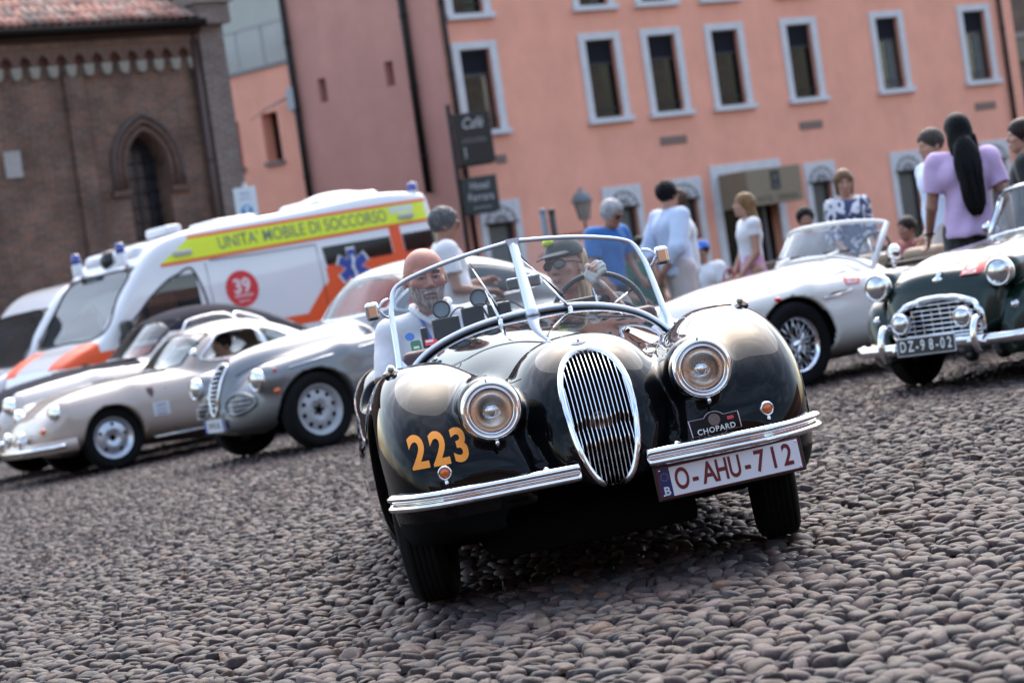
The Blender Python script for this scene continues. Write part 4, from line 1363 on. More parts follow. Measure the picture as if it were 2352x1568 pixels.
    for s in (-1, 1):
        hl = empty('headlight', (s * 0.379, -0.625, 0.694), (R(-3), 0, R(s * 3.0))); hl.parent = JAG
        lathe('lamp_rim', rim_prof, M_CHROME, hl, 56)
        lathe('lamp_inner_ring', [(0.076, -0.024), (0.079, -0.0285), (0.084, -0.027), (0.087, -0.02)], M_ALU, hl, 56)
        lathe('lamp_reflector', refl_prof, M_REFLECTOR, hl, 48)
        lathe('lamp_bulb_shield', [(0.0, -0.006), (0.020, 0.0), (0.026, 0.012), (0.024, 0.03), (0.0, 0.035)], M_CHROME, hl, 24)
        le = lathe('lamp_glass', lens_prof, M_JLENS, hl, 56)
        tube('lamp_clip', [(0, -0.020, -0.106), (0, -0.026, -0.116), (0, -0.010, -0.124)], 0.008, M_CHROME, hl, n=8)
        tube('lamp_screw', [(0, -0.030, 0.106), (0, -0.018, 0.112)], 0.006, M_CHROME, hl, n=8)
    # side lamps on the wing crests
    for s in (-1, 1):
        x, y = s * 0.672, 0.045
        z = float(drop(jag_shell, [x], [y])[0])
        sl = empty('sidelight', (x, y, z + 0.004), (R(-6), 0, 0)); sl.parent = JAG
        fm = sdf_mesh('sidelight_housing', lambda P: smax(smin(s_cone(P, (0, -0.02, 0.010), (0, 0.09, 0.000), 0.0170, 0.004),
                      s_ell(P, (0, 0.005, -0.003), (0.034, 0.062, 0.014)), 0.012), -(P[:, 1] + 0.030), 0.006), (-0.035, -0.06, -0.02), (0.035, 0.12, 0.045), 0.0032)
        obj('sidelight_housing', fm, M_CHROME, sl)
        lathe('sidelight_lens', [(0.0, -0.011), (0.006, -0.010), (0.010, -0.006), (0.0125, 0.0)], M_SMOKE, sl, 20, 'Y', (0, -0.028, 0.009))
        box('sidelight_pad', (-0.027, -0.045, -0.020), (0.027, 0.045, -0.010), M_SEAL, sl, 0.004)
        tube('sidelight_stalk', [(0, -0.035, -0.010), (0, -0.045, -0.018)], 0.010, M_SEAL, sl, n=8)
    # amber indicators
    for s in (-1, 1):
        x, z = s * 0.58, 0.512
        y = float(march(jag_shell, [x], [z])[0])
        ind = empty('indicator', (x, y - 0.022, z), (0, 0, R(s * 14))); ind.parent = JAG
        lathe('indicator_rim', [(0.019, -0.006), (0.022, -0.009), (0.026, -0.004), (0.0275, 0.006), (0.022, 0.03)], M_CHROME, ind, 28)
        lathe('indicator_lens', [(0.0, -0.012), (0.010, -0.0105), (0.0165, -0.007), (0.0195, -0.002)], M_AMBER, ind, 24)
        tube('indicator_stem', [(0, 0.0, -0.025), (0, 0.0, -0.045)], 0.007, M_CHROME, ind, n=8, scale=[1, 1.6])
    # bumpers
    prof = []
    for a in np.linspace(-75, 110, 9): prof.append((0.022 * math.cos(R(a)), 0.0160 + 0.0135 * math.sin(R(a))))
    for a in np.linspace(-110, 75, 9): prof.append((0.022 * math.cos(R(a)), -0.0160 + 0.0135 * math.sin(R(a))))
    prof.append((0.002, 0.0))
    prof = prof[:9] + [(-0.010, 0.024), (-0.010, -0.024)] + prof[9:]
    for s in (-1, 1):
        cp = [(0.112, -0.712, 0.428), (0.25, -0.710, 0.428), (0.42, -0.705, 0.428), (0.58, -0.685, 0.428), (0.70, -0.60, 0.428), (0.778, -0.47, 0.428)]
        pts = smooth_line([(s * a, b, c) for a, b, c in cp], 40)
        pr = [(-s * a, b) for a, b in prof] if s > 0 else [(a, b) for a, b in prof]
        sc = [0.55] + [1.0] * 39 + [0.6]
        sc[1] = 0.97; sc[-2] = 0.97
        pts[0] = pts[0] + (pts[1] - pts[0]) * 0.6; pts[-1] = pts[-1] + (pts[-2] - pts[-1]) * 0.6
        bmp = obj('bumper', sweep_mesh('bumper', pts, pr, up=(0, 0, 1), scale=[1.13 * q for q in sc]), M_CHROME, JAG)
        for xx in (0.2, 0.5):
            yf = -0.71 if xx < 0.3 else -0.68
            tube('bumper_bracket', [(s * xx, yf + 0.012, 0.428), (s * xx, yf + 0.15, 0.42)], 0.012, M_DARK, bmp, n=8)
        lathe('bumper_bolt', [(0.0, 0.012), (0.008, 0.011), (0.013, 0.006), (0.016, 0.0), (0.016, -0.004)], M_CHROME, bmp, 20, 'Z', (s * 0.235, -0.695, 0.456), (R(30), 0, 0))
    # number plate
    pl = empty('number_plate', (0.400, -0.700, 0.336), (R(-4), R(-1.2), R(0))); pl.parent = JAG
    box('plate_back', (-0.268, 0.006, -0.062), (0.268, 0.016, 0.064), M_BLACKPRINT, pl, 0.004)
    box('plate_border', (-0.258, 0.001, -0.055), (0.258, 0.0055, 0.055), mat('plate_red', (0.16, 0.008, 0.012), rough=0.4), pl, 0.002)
    box('plate_face', (-0.212, -0.0015, -0.0505), (0.253, 0.0005, 0.0505), mat('plate_white', (0.74, 0.72, 0.76), rough=0.35, noise=0.03), pl)
    box('plate_blue_band', (-0.253, -0.0015, -0.0505), (-0.2125, 0.0005, 0.0505), mat('plate_blue', (0.006, 0.016, 0.11), rough=0.35), pl)
    for ch, fx in zip('O-AHU-712', (0.085, 0.185, 0.295, 0.395, 0.495, 0.592, 0.69, 0.80, 0.905)):
        text('plate_character', ch, mat('plate_letters', (0.15, 0.008, 0.012), rough=0.4), pl, (-0.212 + 0.465 * fx, -0.0025, 0.0), size=0.106, offset=0.0022, xscale=0.62 if ch in 'OHU' else 0.72)
    text('plate_country_letter', 'B', mat('plate_star', (0.62, 0.62, 0.66), rough=0.4), pl, (-0.2328, -0.0025, -0.031), size=0.042, offset=0.0012)
    for k in range(12):
        a = 2 * math.pi * k / 12
        prism('plate_star', [(0.0025 * (1 if j % 2 == 0 else 0.4) * math.sin(j * math.pi / 5), 0.0025 * (1 if j % 2 == 0 else 0.4) * math.cos(j * math.pi / 5)) for j in range(10)],
              0.0008, mat('plate_gold', (0.35, 0.28, 0.05)), pl, (-0.2328 + 0.013 * math.cos(a), -0.0026, 0.020 + 0.013 * math.sin(a)))
    for sx in (-0.246, 0.246):
        for sz in (-0.044, 0.044):
            lathe('plate_screw', [(0.0, -0.0035), (0.003, -0.003), (0.0035, 0.0)], M_CHROME, pl, 10, 'Y', (sx, -0.0012, sz))
    # orange start number on the wing
    for k, ch in enumerate('223'):
        me = text_mesh('race_digit', ch, size=0.158, offset=0.0050, xscale=0.78)
        me.transform(Matrix.Translation((-0.656 + 0.074 * k, -0.9, 0.592)) @ Matrix.Rotation(R(-1.0), 4, 'Y'))
        obj('race_digit', drape(me, bvh, (0, 1, 0), 0.002), M_ORANGE, JAG)
    # event plaque sticker
    def plaque(k):
        w, h_, r_ = 0.090 * k, 0.029 * k, 0.046 * k
        a0 = math.asin(h_ / r_)
        pts = [(w, -h_), (w, h_)]
        pts += [(r_ * math.cos(a), r_ * math.sin(a)) for a in np.linspace(a0, math.pi - a0, 14)]
        pts += [(-w, h_), (-w, -h_)]
        pts += [(r_ * math.cos(a), r_ * math.sin(a)) for a in np.linspace(math.pi + a0, 2 * math.pi - a0, 14)]
        return pts
    T = Matrix.Translation((0.388, -0.9, 0.494)) @ Matrix.Rotation(R(-2.0), 4, 'Y')
    m_pink = mat('sticker_edge', (0.75, 0.55, 0.58), rough=0.4)
    m_stk = mat('sticker_black', (0.008, 0.005, 0.005), rough=0.45, spec=0.15)
    bmx = []
    st = empty('event_sticker'); st.parent = JAG
    for nm, k, mt, lift in (('sticker_edge', 1.0, m_pink, 0.0015), ('sticker_field', 0.965, m_stk, 0.0024)):
        me = bpy.data.meshes.new(nm)
        bm = bmesh.new(); bm.faces.new([bm.verts.new((x, 0, z)) for x, z in plaque(k)]); bm.to_mesh(me); bm.free()
        me.transform(T)
        obj(nm, drape(me, bvh, (0, 1, 0), lift, cuts=3), mt, st)
    me = text_mesh('sticker_lettering', 'CHOPARD', size=0.027, offset=0.0006, space=1.12)
    me.transform(T @ Matrix.Translation((0.0, 0, -0.0165)))
    obj('sticker_lettering', drape(me, bvh, (0, 1, 0), 0.0032), M_WHITE, st)
    me = bpy.data.meshes.new('sticker_watch')
    bm = bmesh.new(); bmesh.ops.create_circle(bm, cap_ends=True, segments=24, radius=0.021); bm.to_mesh(me); bm.free()
    me.transform(T @ Matrix.Translation((0, 0, 0.017)) @ Matrix.Rotation(R(90), 4, 'X'))
    obj('sticker_watch', drape(me, bvh, (0, 1, 0), 0.0030), mat('watch_print', (0.14, 0.075, 0.06), rough=0.4, noise=0.7, nscale=160), st)
    me = bpy.data.meshes.new('sticker_arrow')
    bm = bmesh.new(); bm.faces.new([bm.verts.new(p) for p in ((-.012, 0, -.006), (.008, 0, -.006), (.013, 0, 0), (.008, 0, .006), (-.012, 0, .006))]); bm.to_mesh(me); bm.free()
    me.transform(T @ Matrix.Translation((0.058, 0, 0.012)))
    obj('sticker_arrow', drape(me, bvh, (0, 1, 0), 0.0030), M_RED, st)
    return bvh

def ribbed_lens():
    m = mat('ribbed_lamp_glass', (1, 1, 1), rough=0.03, trans=1.0, ior=1.30)
    t = m.node_tree
    b = t.nodes['Principled BSDF']
    w = t.nodes.new('ShaderNodeTexWave'); w.wave_type = 'BANDS'; w.bands_direction = 'X'
    w.inputs['Scale'].default_value = 75
    w.inputs['Distortion'].default_value = 0.6
    c = t.nodes.new('ShaderNodeTexCoord')
    t.links.new(c.outputs['Object'], w.inputs['Vector'])
    bp = t.nodes.new('ShaderNodeBump'); bp.inputs['Strength'].default_value = 0.35; bp.inputs['Distance'].default_value = 0.003
    t.links.new(w.outputs['Fac'], bp.inputs['Height'])
    t.links.new(bp.outputs['Normal'], b.inputs['Normal'])
    return m
M_JLENS = ribbed_lens()
JAG_BVH = build_jag()
# ------------------------------------------------------------------ roadster: screen, wheels, cockpit
WHEELS = {}
def wheel(parent, loc, width, r_out, kind, spin=0.0, side=1, steer=0.0, mats=None):
    key = (width, r_out, kind, side, id(mats['rim']) if mats else 0)
    if key in WHEELS:
        w = copy_tree(WHEELS[key], parent); w.location = loc; w.rotation_euler = (0, 0, steer)
        return w
    w = wheel_new(parent, loc, width, r_out, kind, spin, side, steer, mats)
    WHEELS[key] = w
    return w

def wheel_new(parent, loc, width, r_out, kind, spin=0.0, side=1, steer=0.0, mats=None):
    """Wheel with axle along x; side=+1 shows its face towards +x."""
    w = empty('wheel', loc, (0, 0, steer)); w.parent = parent
    hw = width / 2
    ri = r_out - 0.115
    tp = [(ri, -hw * 0.78), (ri + 0.02, -hw * 0.92), (ri + 0.055, -hw * 1.02), (r_out - 0.03, -hw * 0.97), (r_out - 0.010, -hw * 0.84), (r_out - 0.002, -hw * 0.6)]
    n = 2
    for k in range(-n, n + 1):
        c = k / n * hw * 0.5
        tp += [(r_out, c - 0.010), (r_out, c + 0.010), (r_out - 0.007, c + 0.014)]
    tp += [(r_out - 0.002, hw * 0.6), (r_out - 0.010, hw * 0.84), (r_out - 0.03, hw * 0.97), (ri + 0.055, hw * 1.02), (ri + 0.02, hw * 0.92), (ri, hw * 0.78)]
    lathe('tyre', tp, M_RUBBER, w, 44, 'X')
    s = side
    if kind == 'wire':
        rm = lathe('rim', [(ri + 0.004, s * hw * 0.80), (ri - 0.008, s * hw * 0.74), (ri - 0.018, s * hw * 0.45), (ri - 0.03, 0), (ri - 0.02, -s * hw * 0.6), (ri, -s * hw * 0.8)], M_CHROME, w, 48, 'X')
        hub = lathe('hub', [(0.0, s * hw * 1.05), (0.022, s * hw * 1.03), (0.03, s * hw * 0.9), (0.045, s * hw * 0.55), (0.055, s * hw * 0.2), (0.06, -s * hw * 0.5), (0.0, -s * hw * 0.5)], M_CHROME, w, 28, 'X')
        for k in (-1, 1):
            tube('knock_on_ear', [(s * hw * 0.92, 0, 0), (s * hw * 1.0, 0.03 * k, 0.05 * k), (s * hw * 0.95, 0.04 * k, 0.075 * k)], 0.011, M_CHROME, w, n=6)
        for k in range(36):
            a = 2 * math.pi * k / 36
            b = a + (0.42 if k % 2 else -0.42)
            x0 = s * hw * (0.55 if k % 3 else 0.1)
            tube('spoke', [(x0, 0.05 * math.cos(a), 0.05 * math.sin(a)), (s * hw * (0.40 if k % 4 else 0.62), (ri - 0.016) * math.cos(b), (ri - 0.016) * math.sin(b))], 0.0032, M_CHROME, w, n=5)
        lathe('brake_drum', [(0.0, -s * hw * 0.3), (0.14, -s * hw * 0.3), (0.14, -s * hw * 1.0), (0.0, -s * hw * 1.0)], M_DARK, w, 32, 'X')
    else:
        m1 = (mats or {}).get('rim', M_STEEL); m2 = (mats or {}).get('disc', M_STEEL)
        lathe('rim', [(ri + 0.006, s * hw * 0.82), (ri - 0.006, s * hw * 0.80), (ri - 0.014, s * hw * 0.60), (ri - 0.034, s * hw * 0.50), (ri - 0.040, s * hw * 0.35)], m1, w, 48, 'X')
        rd = ri - 0.040
        lathe('wheel_disc', [(rd, s * hw * 0.35), (rd - 0.03, s * hw * 0.46), (rd * 0.62, s * hw * 0.62), (rd * 0.45, s * hw * 0.60), (rd * 0.34, s * hw * 0.42), (rd * 0.2, s * hw * 0.36), (0.0, s * hw * 0.36)], m2, w, 48, 'X')
        nh = 10 if kind == 'vented' else 5
        for k in range(nh):
            a = 2 * math.pi * k / nh + 0.2
            rr = rd * (0.86 if kind == 'vented' else 0.84)
            lathe('vent_hole', [(0.0, 0.0), (0.016, 0.0), (0.019, -s * 0.004), (0.020, -s * 0.01)], M_DARK, w, 14, 'X', (s * (hw * 0.47 + 0.006), rr * math.cos(a), rr * math.sin(a)))
        for k in range(5):
            a = 2 * math.pi * k / 5 + 0.5
            lathe('wheel_nut', [(0.0, s * 0.016), (0.007, s * 0.015), (0.010, 0.0)], M_CHROME, w, 8, 'X', (s * hw * 0.58, rd * 0.46 * math.cos(a), rd * 0.46 * math.sin(a)))
        if kind == 'steel':
            lathe('hub_cap', [(0.0, s * 0.012), (0.02, s * 0.01), (0.032, 0.0), (0.034, -s * 0.01)], M_DARK, w, 20, 'X', (s * hw * 0.40, 0, 0))
        else:
            for k in range(5):
                a = 2 * math.pi * k / 5
                tube('hub_spider', [(s * hw * 0.50, 0, 0), (s * hw * 0.50, 0.045 * math.cos(a), 0.045 * math.sin(a))], 0.012, M_DARK, w, n=6)
    return w

def build_jag_extras():
    for (x, y, st) in ((-0.655, 0.0, -8), (0.655, 0.0, -8), (-0.645, 2.59, 0), (0.645, 2.59, 0)):
        w = wheel(JAG, (0, 0, 0), 0.165, 0.352, 'steel', side=1 if x > 0 else -1)
        w.matrix_local = Matrix.Translation((x, y, 0.352 + (0.007 if x < 0 else -0.014))) @ Matrix.Rotation(R(st), 4, 'Z')
    # axle, sump and floor below the bumper, and an added block that shades the ground
    tube('front_axle', [(-0.6, 0.02, 0.30), (-0.2, 0.0, 0.27), (0.2, 0.0, 0.27), (0.6, 0.02, 0.30)], 0.03, M_DARK, JAG, n=10)
    box('sump', (-0.16, -0.05, 0.20), (0.16, 0.75, 0.385), M_DARK, JAG, 0.03)
    box('underbody', (-0.66, 0.46, 0.135), (0.66, 3.3, 0.36), M_DARK, JAG, 0.03)  # floor pan, dropped and widened to block light from behind
    box('nose_shade_block', (-0.46, -0.46, 0.155), (0.30, 0.46, 0.40), M_DARK, JAG, 0.03)  # dark block added to shade the ground under the nose
    box('radiator_baffle', (-0.5, -0.28, 0.27), (0.5, -0.26, 0.42), M_DARK, JAG)
    # wind screen
    A = Vector((0.014, 1.17, 0.97)); B = Vector((0.014, 1.43, 1.27)); Cc = Vector((0.53, 1.60, 1.18))
    nrm = (B - A).cross(Cc - A)
    ypl = lambda x, z: A.y - (nrm.x * (x - A.x) + nrm.z * (z - A.z)) / nrm.y
    def bottom_z(x):
        lo, hi = 0.70, 1.15
        for _ in range(22):
            m = (lo + hi) / 2
            if float(jag_shell(np.array([[x, ypl(x, m), m]]))[0]) < 0.006: lo = m
            else: hi = m
        return hi
    top_z = lambda x: 1.282 - 0.05 * (x / 0.53) - 0.045 * (x / 0.53) ** 3
    ws = empty('windscreen'); ws.parent = JAG
    xs = [0.014, 0.1, 0.2, 0.3, 0.4, 0.48, 0.54, 0.575]
    bz = [bottom_z(x) + 0.012 for x in xs]
    for s in (-1, 1):
        P = lambda x, z, dy=0.0: (s * x, ypl(x, z) + dy, z)
        bot = [P(x, z) for x, z in zip(xs, bz)]
        zc = bz[-1]
        side = [P(0.584, zc + 0.05), P(0.577, zc + 0.12), P(0.566, 1.06), P(0.553, 1.12), P(0.542, 1.155)]
        corner = [P(0.524, 1.180), P(0.495, 1.196)]
        top = [P(x, top_z(x)) for x in (0.45, 0.36, 0.27, 0.18, 0.09, 0.014)]
        loop = smooth_line(bot, 24)[:-1] + smooth_line([bot[-1]] + side + corner + top, 50)
        me = bpy.data.meshes.new('glass_pane')
        bm = bmesh.new(); bm.faces.new([bm.verts.new(p) for p in loop]); bmesh.ops.triangulate(bm, faces=bm.faces[:]); bm.to_mesh(me); bm.free()
        obj('glass_pane', me, M_GLASS, ws)
        fl = smooth_line([bot[-1]] + side + corner + top, 60)
        sc = [1.9 - 0.9 * min(1, k / 18) for k in range(61)]
        obj('screen_frame', sweep_mesh('screen_frame', fl, circle(0.0098, 8, 0.0115), scale=sc), M_FRAME, ws)
        bl = smooth_line(bot, 30)
        obj('screen_sill', sweep_mesh('screen_sill', [(p[0], p[1] - 0.002, p[2] + 0.004) for p in bl], circle(0.009, 8, 0.012)), M_FRAME, ws)
        obj('screen_seal', sweep_mesh('screen_seal', [(p[0], p[1] - 0.011, p[2] - 0.010) for p in bl], circle(0.0075, 8, 0.007)), M_SEAL, ws)
        # corner plate at the foot of the pillar
        pl = [P(0.575, zc - 0.01, -.004), P(0.588, zc + 0.05, -.004), P(0.578, zc + 0.13, -.004), P(0.560, zc + 0.09, -.004), P(0.535, zc + 0.055, -.004), P(0.48, bz[-3] + 0.008, -.004)]
        me = bpy.data.meshes.new('pillar_foot')
        bm = bmesh.new(); f = bm.faces.new([bm.verts.new(p) for p in pl])
        r_ = bmesh.ops.extrude_face_region(bm, geom=[f]); [setattr(v.co, 'y', v.co.y + 0.012) for v in r_['geom'] if isinstance(v, bmesh.types.BMVert)]
        bmesh.ops.recalc_face_normals(bm, faces=bm.faces[:]); bm.to_mesh(me); bm.free()
        obj('pillar_foot', me, M_FRAME, ws)
        # wing mirror
        mr = empty('mirror', (s * 0.612, 1.56, 1.10)); mr.parent = JAG
        fm = sdf_mesh('mirror_shell', lambda Q: s_box(Q, (-0.030, -0.018, -0.040), (0.030, 0.020, 0.038), 0.015), (-0.05, -0.05, -0.07), (0.05, 0.04, 0.07), 0.0038)
        o = obj('mirror_shell', fm, M_CHROME, mr); o.location = (s * 0.030, 0, 0)
        box('mirror_glass', (-0.022 + s * 0.030, 0.0205, -0.032), (0.022 + s * 0.030, 0.0225, 0.030), M_REFLECTOR, mr)
        for dz in (0.04, -0.04):
            tube('mirror_arm', smooth_line([(-s * 0.045, 0.02, dz), (-s * 0.02, -0.01, dz * 0.8), (s * 0.004, -0.018, 0.004)], 8), 0.006, M_FRAME, mr, n=8)
    # centre post
    b0, t0 = Vector((0, ypl(0.0, bz[0] - 0.02) - 0.004, bz[0] - 0.02)), Vector((0, ypl(0, 1.29) - 0.004, 1.285))
    post = [b0.lerp(t0, k / 12) for k in range(13)]
    obj('centre_post', sweep_mesh('centre_post', post, [(-0.021, -0.004), (-0.016, 0.006), (0.0, 0.012), (0.016, 0.006), (0.021, -0.004), (0.0, -0.010)], up=(0, -1, 0.2), scale=[1.55, 1.4, 1.28] + [1.2 - 0.03 * k for k in range(10)]), M_FRAME, ws)
    fm = prism_mesh('post_cap', [(-0.034, 0.012), (0.034, 0.012), (0.018, -0.022), (0.0, -0.032), (-0.018, -0.022)], 0.028, 0.004)
    o = obj('post_cap', fm, M_FRAME, ws); o.location = (0, t0.y - 0.02, 1.282)
    # wipers
    for (x, tx) in ((-0.135, -0.17), (0.165, 0.06)):
        wp = empty('wiper'); wp.parent = JAG
        zb = bottom_z(abs(x)) ; yb = ypl(abs(x), zb)
        z2 = zb + 0.14; x2 = x + (tx - x) * 0.75
        z3, z4 = zb + 0.05, zb + 0.27
        f = lambda xx, zz, d: (xx, ypl(abs(xx), zz) - d, zz)
        tube('wiper_pivot', [(x, yb - 0.02, zb - 0.03), (x, yb - 0.03, zb + 0.012)], 0.010, M_CHROME, wp, n=10, scale=[1.4, 0.9])
        tube('wiper_arm', [f(x, zb + 0.008, 0.03), f(x + (x2 - x) * .5, (zb + z2) / 2, 0.026), f(x2, z2, 0.018)], 0.0042, M_CHROME, wp, n=8, scale=[1.7, 1.2, 0.8])
        xa, xb = x + (tx - x) * 0.2 + 0.012, x + (tx - x) * 1.35 - 0.012
        tube('wiper_blade', [f(xa, z3, 0.010), f((xa + xb) / 2, (z3 + z4) / 2, 0.011), f(xb, z4, 0.010)], 0.0032, M_SEAL, wp, n=6)
        tube('blade_spine', [f(xa, z3 + .02, 0.016), f((xa + xb) / 2, (z3 + z4) / 2, 0.019), f(xb, z4 - .02, 0.016)], 0.0025, M_CHROME, wp, n=6)
    # stickers inside the glass, lower corner in front of the passenger
    def sticker(nm, x, z, outline, m, lift=0.006):
        me = bpy.data.meshes.new(nm)
        bm = bmesh.new(); bm.faces.new([bm.verts.new((-(x + a), ypl(x + a, z + b) - lift, z + b)) for a, b in outline]); bm.to_mesh(me); bm.free()
        return obj(nm, me, m, ws)
    sticker('round_sticker', 0.512, 0.965, [(0.02 * math.cos(t), 0.017 * math.sin(t)) for t in np.linspace(0, 6.28, 21)[:-1]], mat('sticker_blue', (0.03, 0.13, 0.42), rough=0.35))
    sticker('green_sticker', 0.495, 0.925, [(-0.022, -0.020), (0.022, -0.020), (0.022, 0.010), (0.018, 0.020), (-0.018, 0.020), (-0.022, 0.010)], mat('sticker_green', (0.03, 0.14, 0.06), rough=0.35))
    sticker('green_sticker_print', 0.495, 0.915, [(-0.012, -0.004), (0.012, -0.004), (0.012, 0.006), (-0.012, 0.006)], mat('sticker_pale', (0.5, 0.6, 0.5)), 0.0075)
    sticker('arrow_sticker', 0.43, 0.928, [(0.026, -0.013), (0.026, 0.013), (-0.016, 0.013), (-0.028, 0.0), (-0.016, -0.013)], M_RED)
    sticker('arrow_sticker_print', 0.432, 0.931, [(0.020, -0.003), (0.020, 0.006), (-0.012, 0.006), (-0.012, -0.003)], mat('sticker_white', (0.7, 0.6, 0.6)), 0.0075)
    # cockpit
    dash = sdf_mesh('dashboard', lambda Q: smax(s_box(Q, (-0.56, 1.42, 0.66), (0.56, 1.52, 0.90), 0.03), 0.012 * np.sin(Q[:, 0]) , 0.02) if False else s_box(Q, (-0.56, 1.42, 0.66), (0.56, 1.52, 0.90), 0.03), (-0.6, 1.38, 0.6), (0.6, 1.56, 0.95), 0.02)
    obj('dashboard', dash, M_MAROON, JAG)
    for (x, w_) in ((-0.29, 0.23), (0.29, 0.23)):
        seat = empty('seat', (x, 2.0, 0.30)); seat.parent = JAG
        me = sdf_mesh('backrest', lambda Q: s_box(Q, (-0.24, 0.22, 0.0), (0.24, 0.36, 0.52), 0.06), (-0.26, 0.2, -0.02), (0.26, 0.4, 0.55), 0.025)
        obj('backrest', me, M_MAROON, seat)
        me = sdf_mesh('cushion', lambda Q: s_box(Q, (-0.24, -0.25, 0.0), (0.24, 0.26, 0.14), 0.05), (-0.26, -0.28, -0.02), (0.26, 0.3, 0.17), 0.025)
        obj('cushion', me, M_MAROON, seat)
    for s in (-1, 1):
        yy = np.linspace(1.48, 2.45, 30)
        zz = drop(jag_body, np.full(30, s * 0.63), yy, 1.2)
        tube('cockpit_roll', list(zip(np.full(30, s * 0.60), yy, zz + 0.006)), 0.022, M_MAROON, JAG, n=10)
    sw = empty('steering_wheel', (0.345, 1.70, 0.885), (R(-22), 0, 0)); sw.parent = JAG
    tube('wheel_rim', [(0.205 * math.cos(a), 0, 0.205 * math.sin(a)) for a in np.linspace(0, 2 * math.pi, 49)[:-1]], 0.0125, M_PLASTIC, sw, n=10, closed=True)
    for a in (90, 210, 330, 30, 150):
        tube('wheel_spoke', [(0, -0.03, 0), (0.20 * math.cos(R(a)), 0, 0.20 * math.sin(R(a)))], 0.005, M_CHROME, sw, n=6)
    lathe('wheel_boss', [(0.0, 0.005), (0.03, 0.0), (0.04, -0.02), (0.04, -0.05), (0, -0.05)], M_PLASTIC, sw, 20)
    tube('steering_column', [(0.0, -0.03, 0), (0.0, -0.30, -0.04)], 0.022, M_DARK, sw, n=10)
    # rally instruments standing on the passenger's side of the dash
    for (x, z, tilt) in ((-0.345, 1.052, 8), (-0.175, 1.070, -8)):
        ins = empty('rally_clock', (x, 1.60, z), (R(-10), R(tilt), 0)); ins.parent = JAG
        lathe('clock_rim', [(0.033, 0.0), (0.036, -0.008), (0.040, -0.006), (0.041, 0.008), (0.036, 0.02)], M_PLASTIC, ins, 32, close=True)
        lathe('clock_back', [(0.0, 0.004), (0.034, 0.004)], mat('clock_back', (0.22, 0.25, 0.28), rough=0.3, noise=0.2), ins, 24)
        tube('clock_bracket', [(0, 0.01, -0.038), (0.02, 0.03, -0.12), (0.03, 0.0, -0.18)], 0.006, M_PLASTIC, ins, n=6)
    rb = empty('rally_computer', (-0.30, 1.56, 0.90)); rb.parent = JAG
    box('computer_case', (-0.10, -0.03, 0.0), (0.02, 0.03, 0.115), M_PLASTIC, rb, 0.008)
    box('computer_case', (0.035, -0.03, 0.0), (0.13, 0.03, 0.14), M_PLASTIC, rb, 0.008)
    box('computer_case', (0.15, -0.04, 0.0), (0.25, 0.03, 0.135), M_PLASTIC, rb, 0.012)
    box('computer_stalk', (-0.155, -0.02, 0.0), (-0.125, 0.02, 0.09), M_PLASTIC, rb, 0.006)
    box('phone_holder', (0.42, -0.03, 0.02), (0.62, 0.02, 0.085), M_PLASTIC, rb, 0.01)
    for k in range(3):
        tube('cable', smooth_line([(-0.03 + 0.09 * k, 0.0, 0.10), (0.02 + 0.09 * k, -0.03, 0.145), (0.07 + 0.1 * k, 0.0, 0.12), (0.10 + 0.13 * k, 0.0, 0.03)], 16), 0.0035, M_PLASTIC, rb, n=5)
    # interior mirror on the dash
    im = empty('interior_mirror', (0.02, 1.50, 1.10)); im.parent = JAG
    box('mirror_case', (-0.075, -0.01, -0.026), (0.075, 0.012, 0.026), mat('mirror_case', (0.25, 0.27, 0.3), rough=0.2, metal=0.8), im, 0.01)
    tube('mirror_stem', [(0, 0, -0.02), (0, -0.03, -0.14)], 0.007, M_CHROME, im, n=8)

M_FRAME = mat('alloy_screen_frame', (0.72, 0.78, 0.88), rough=0.30, metal=0.55, noise=0.04, nscale=15)  # pale blue of the reflected sky put into the base colour
build_jag_extras()
# ------------------------------------------------------------------ parked vehicles
def paint(name, col, rough=0.32, metal=0.0, noise=0.02, ior=1.5):
    return mat(name, col, rough=rough, metal=metal, coat=1.0, coat_rough=0.03, coat_ior=ior, spec=0.3, noise=noise, nscale=3)

def headlamp(parent, x, y, z, r=0.10, yaw=0.0, name='headlight'):
    hl = empty(name, (x, y, z), (0, 0, R(yaw))); hl.parent = parent
    k = r / 0.107
    lathe('lamp_rim', [(a * k, b * k) for a, b in ((0.084, -0.018), (0.088, -0.026), (0.096, -0.029), (0.104, -0.02), (0.108, 0.0), (0.110, 0.03), (0.09, 0.07))], M_CHROME, hl, 28)
    lathe('lamp_glass', [(a * k, b * k) for a, b in ((0.0, -0.042), (0.04, -0.038), (0.07, -0.029), (0.088, -0.018))], M_LAMPFACE, hl, 28)
    return hl

def patch_line(fn, pts, n=30, lift=0.004, axis=0):
    """Lay a polyline on a body: pts are (a, b) in the plane across axis; returns 3-D points on the surface."""
    P = [p for p in smooth_line([(a, b, 0) for a, b in pts], n)]
    return P

def side_pts(fn, s, yz, lift=0.006):
    """Points (y, z) pushed in from the side x = s until they meet the body."""
    y = np.array([p[0] for p in yz], float); z = np.array([p[1] for p in yz], float)
    x = np.full(len(y), 1.2)
    for _ in range(50): x = x - 0.7 * fn(np.stack([s * x, y, z], 1))
    return [(s * (a + lift), b, c) for a, b, c in zip(x, y, z)]

def front_pts(fn, xz, lift=0.006, y0=-1.4):
    x = np.array([p[0] for p in xz], float); z = np.array([p[1] for p in xz], float)
    y = np.clip(march(fn, x, z, y0), y0, 1.25)
    return [(a, b - lift, c) for a, b, c in zip(x, y, z)]

def arches(lab, C, base):
    """Give each wheel arch (label 2) a label of its own."""
    w = lab == 2
    lab[w] = base + (C[w, 0] < 0) + 2 * (C[w, 1] > 1.2)
    return lab

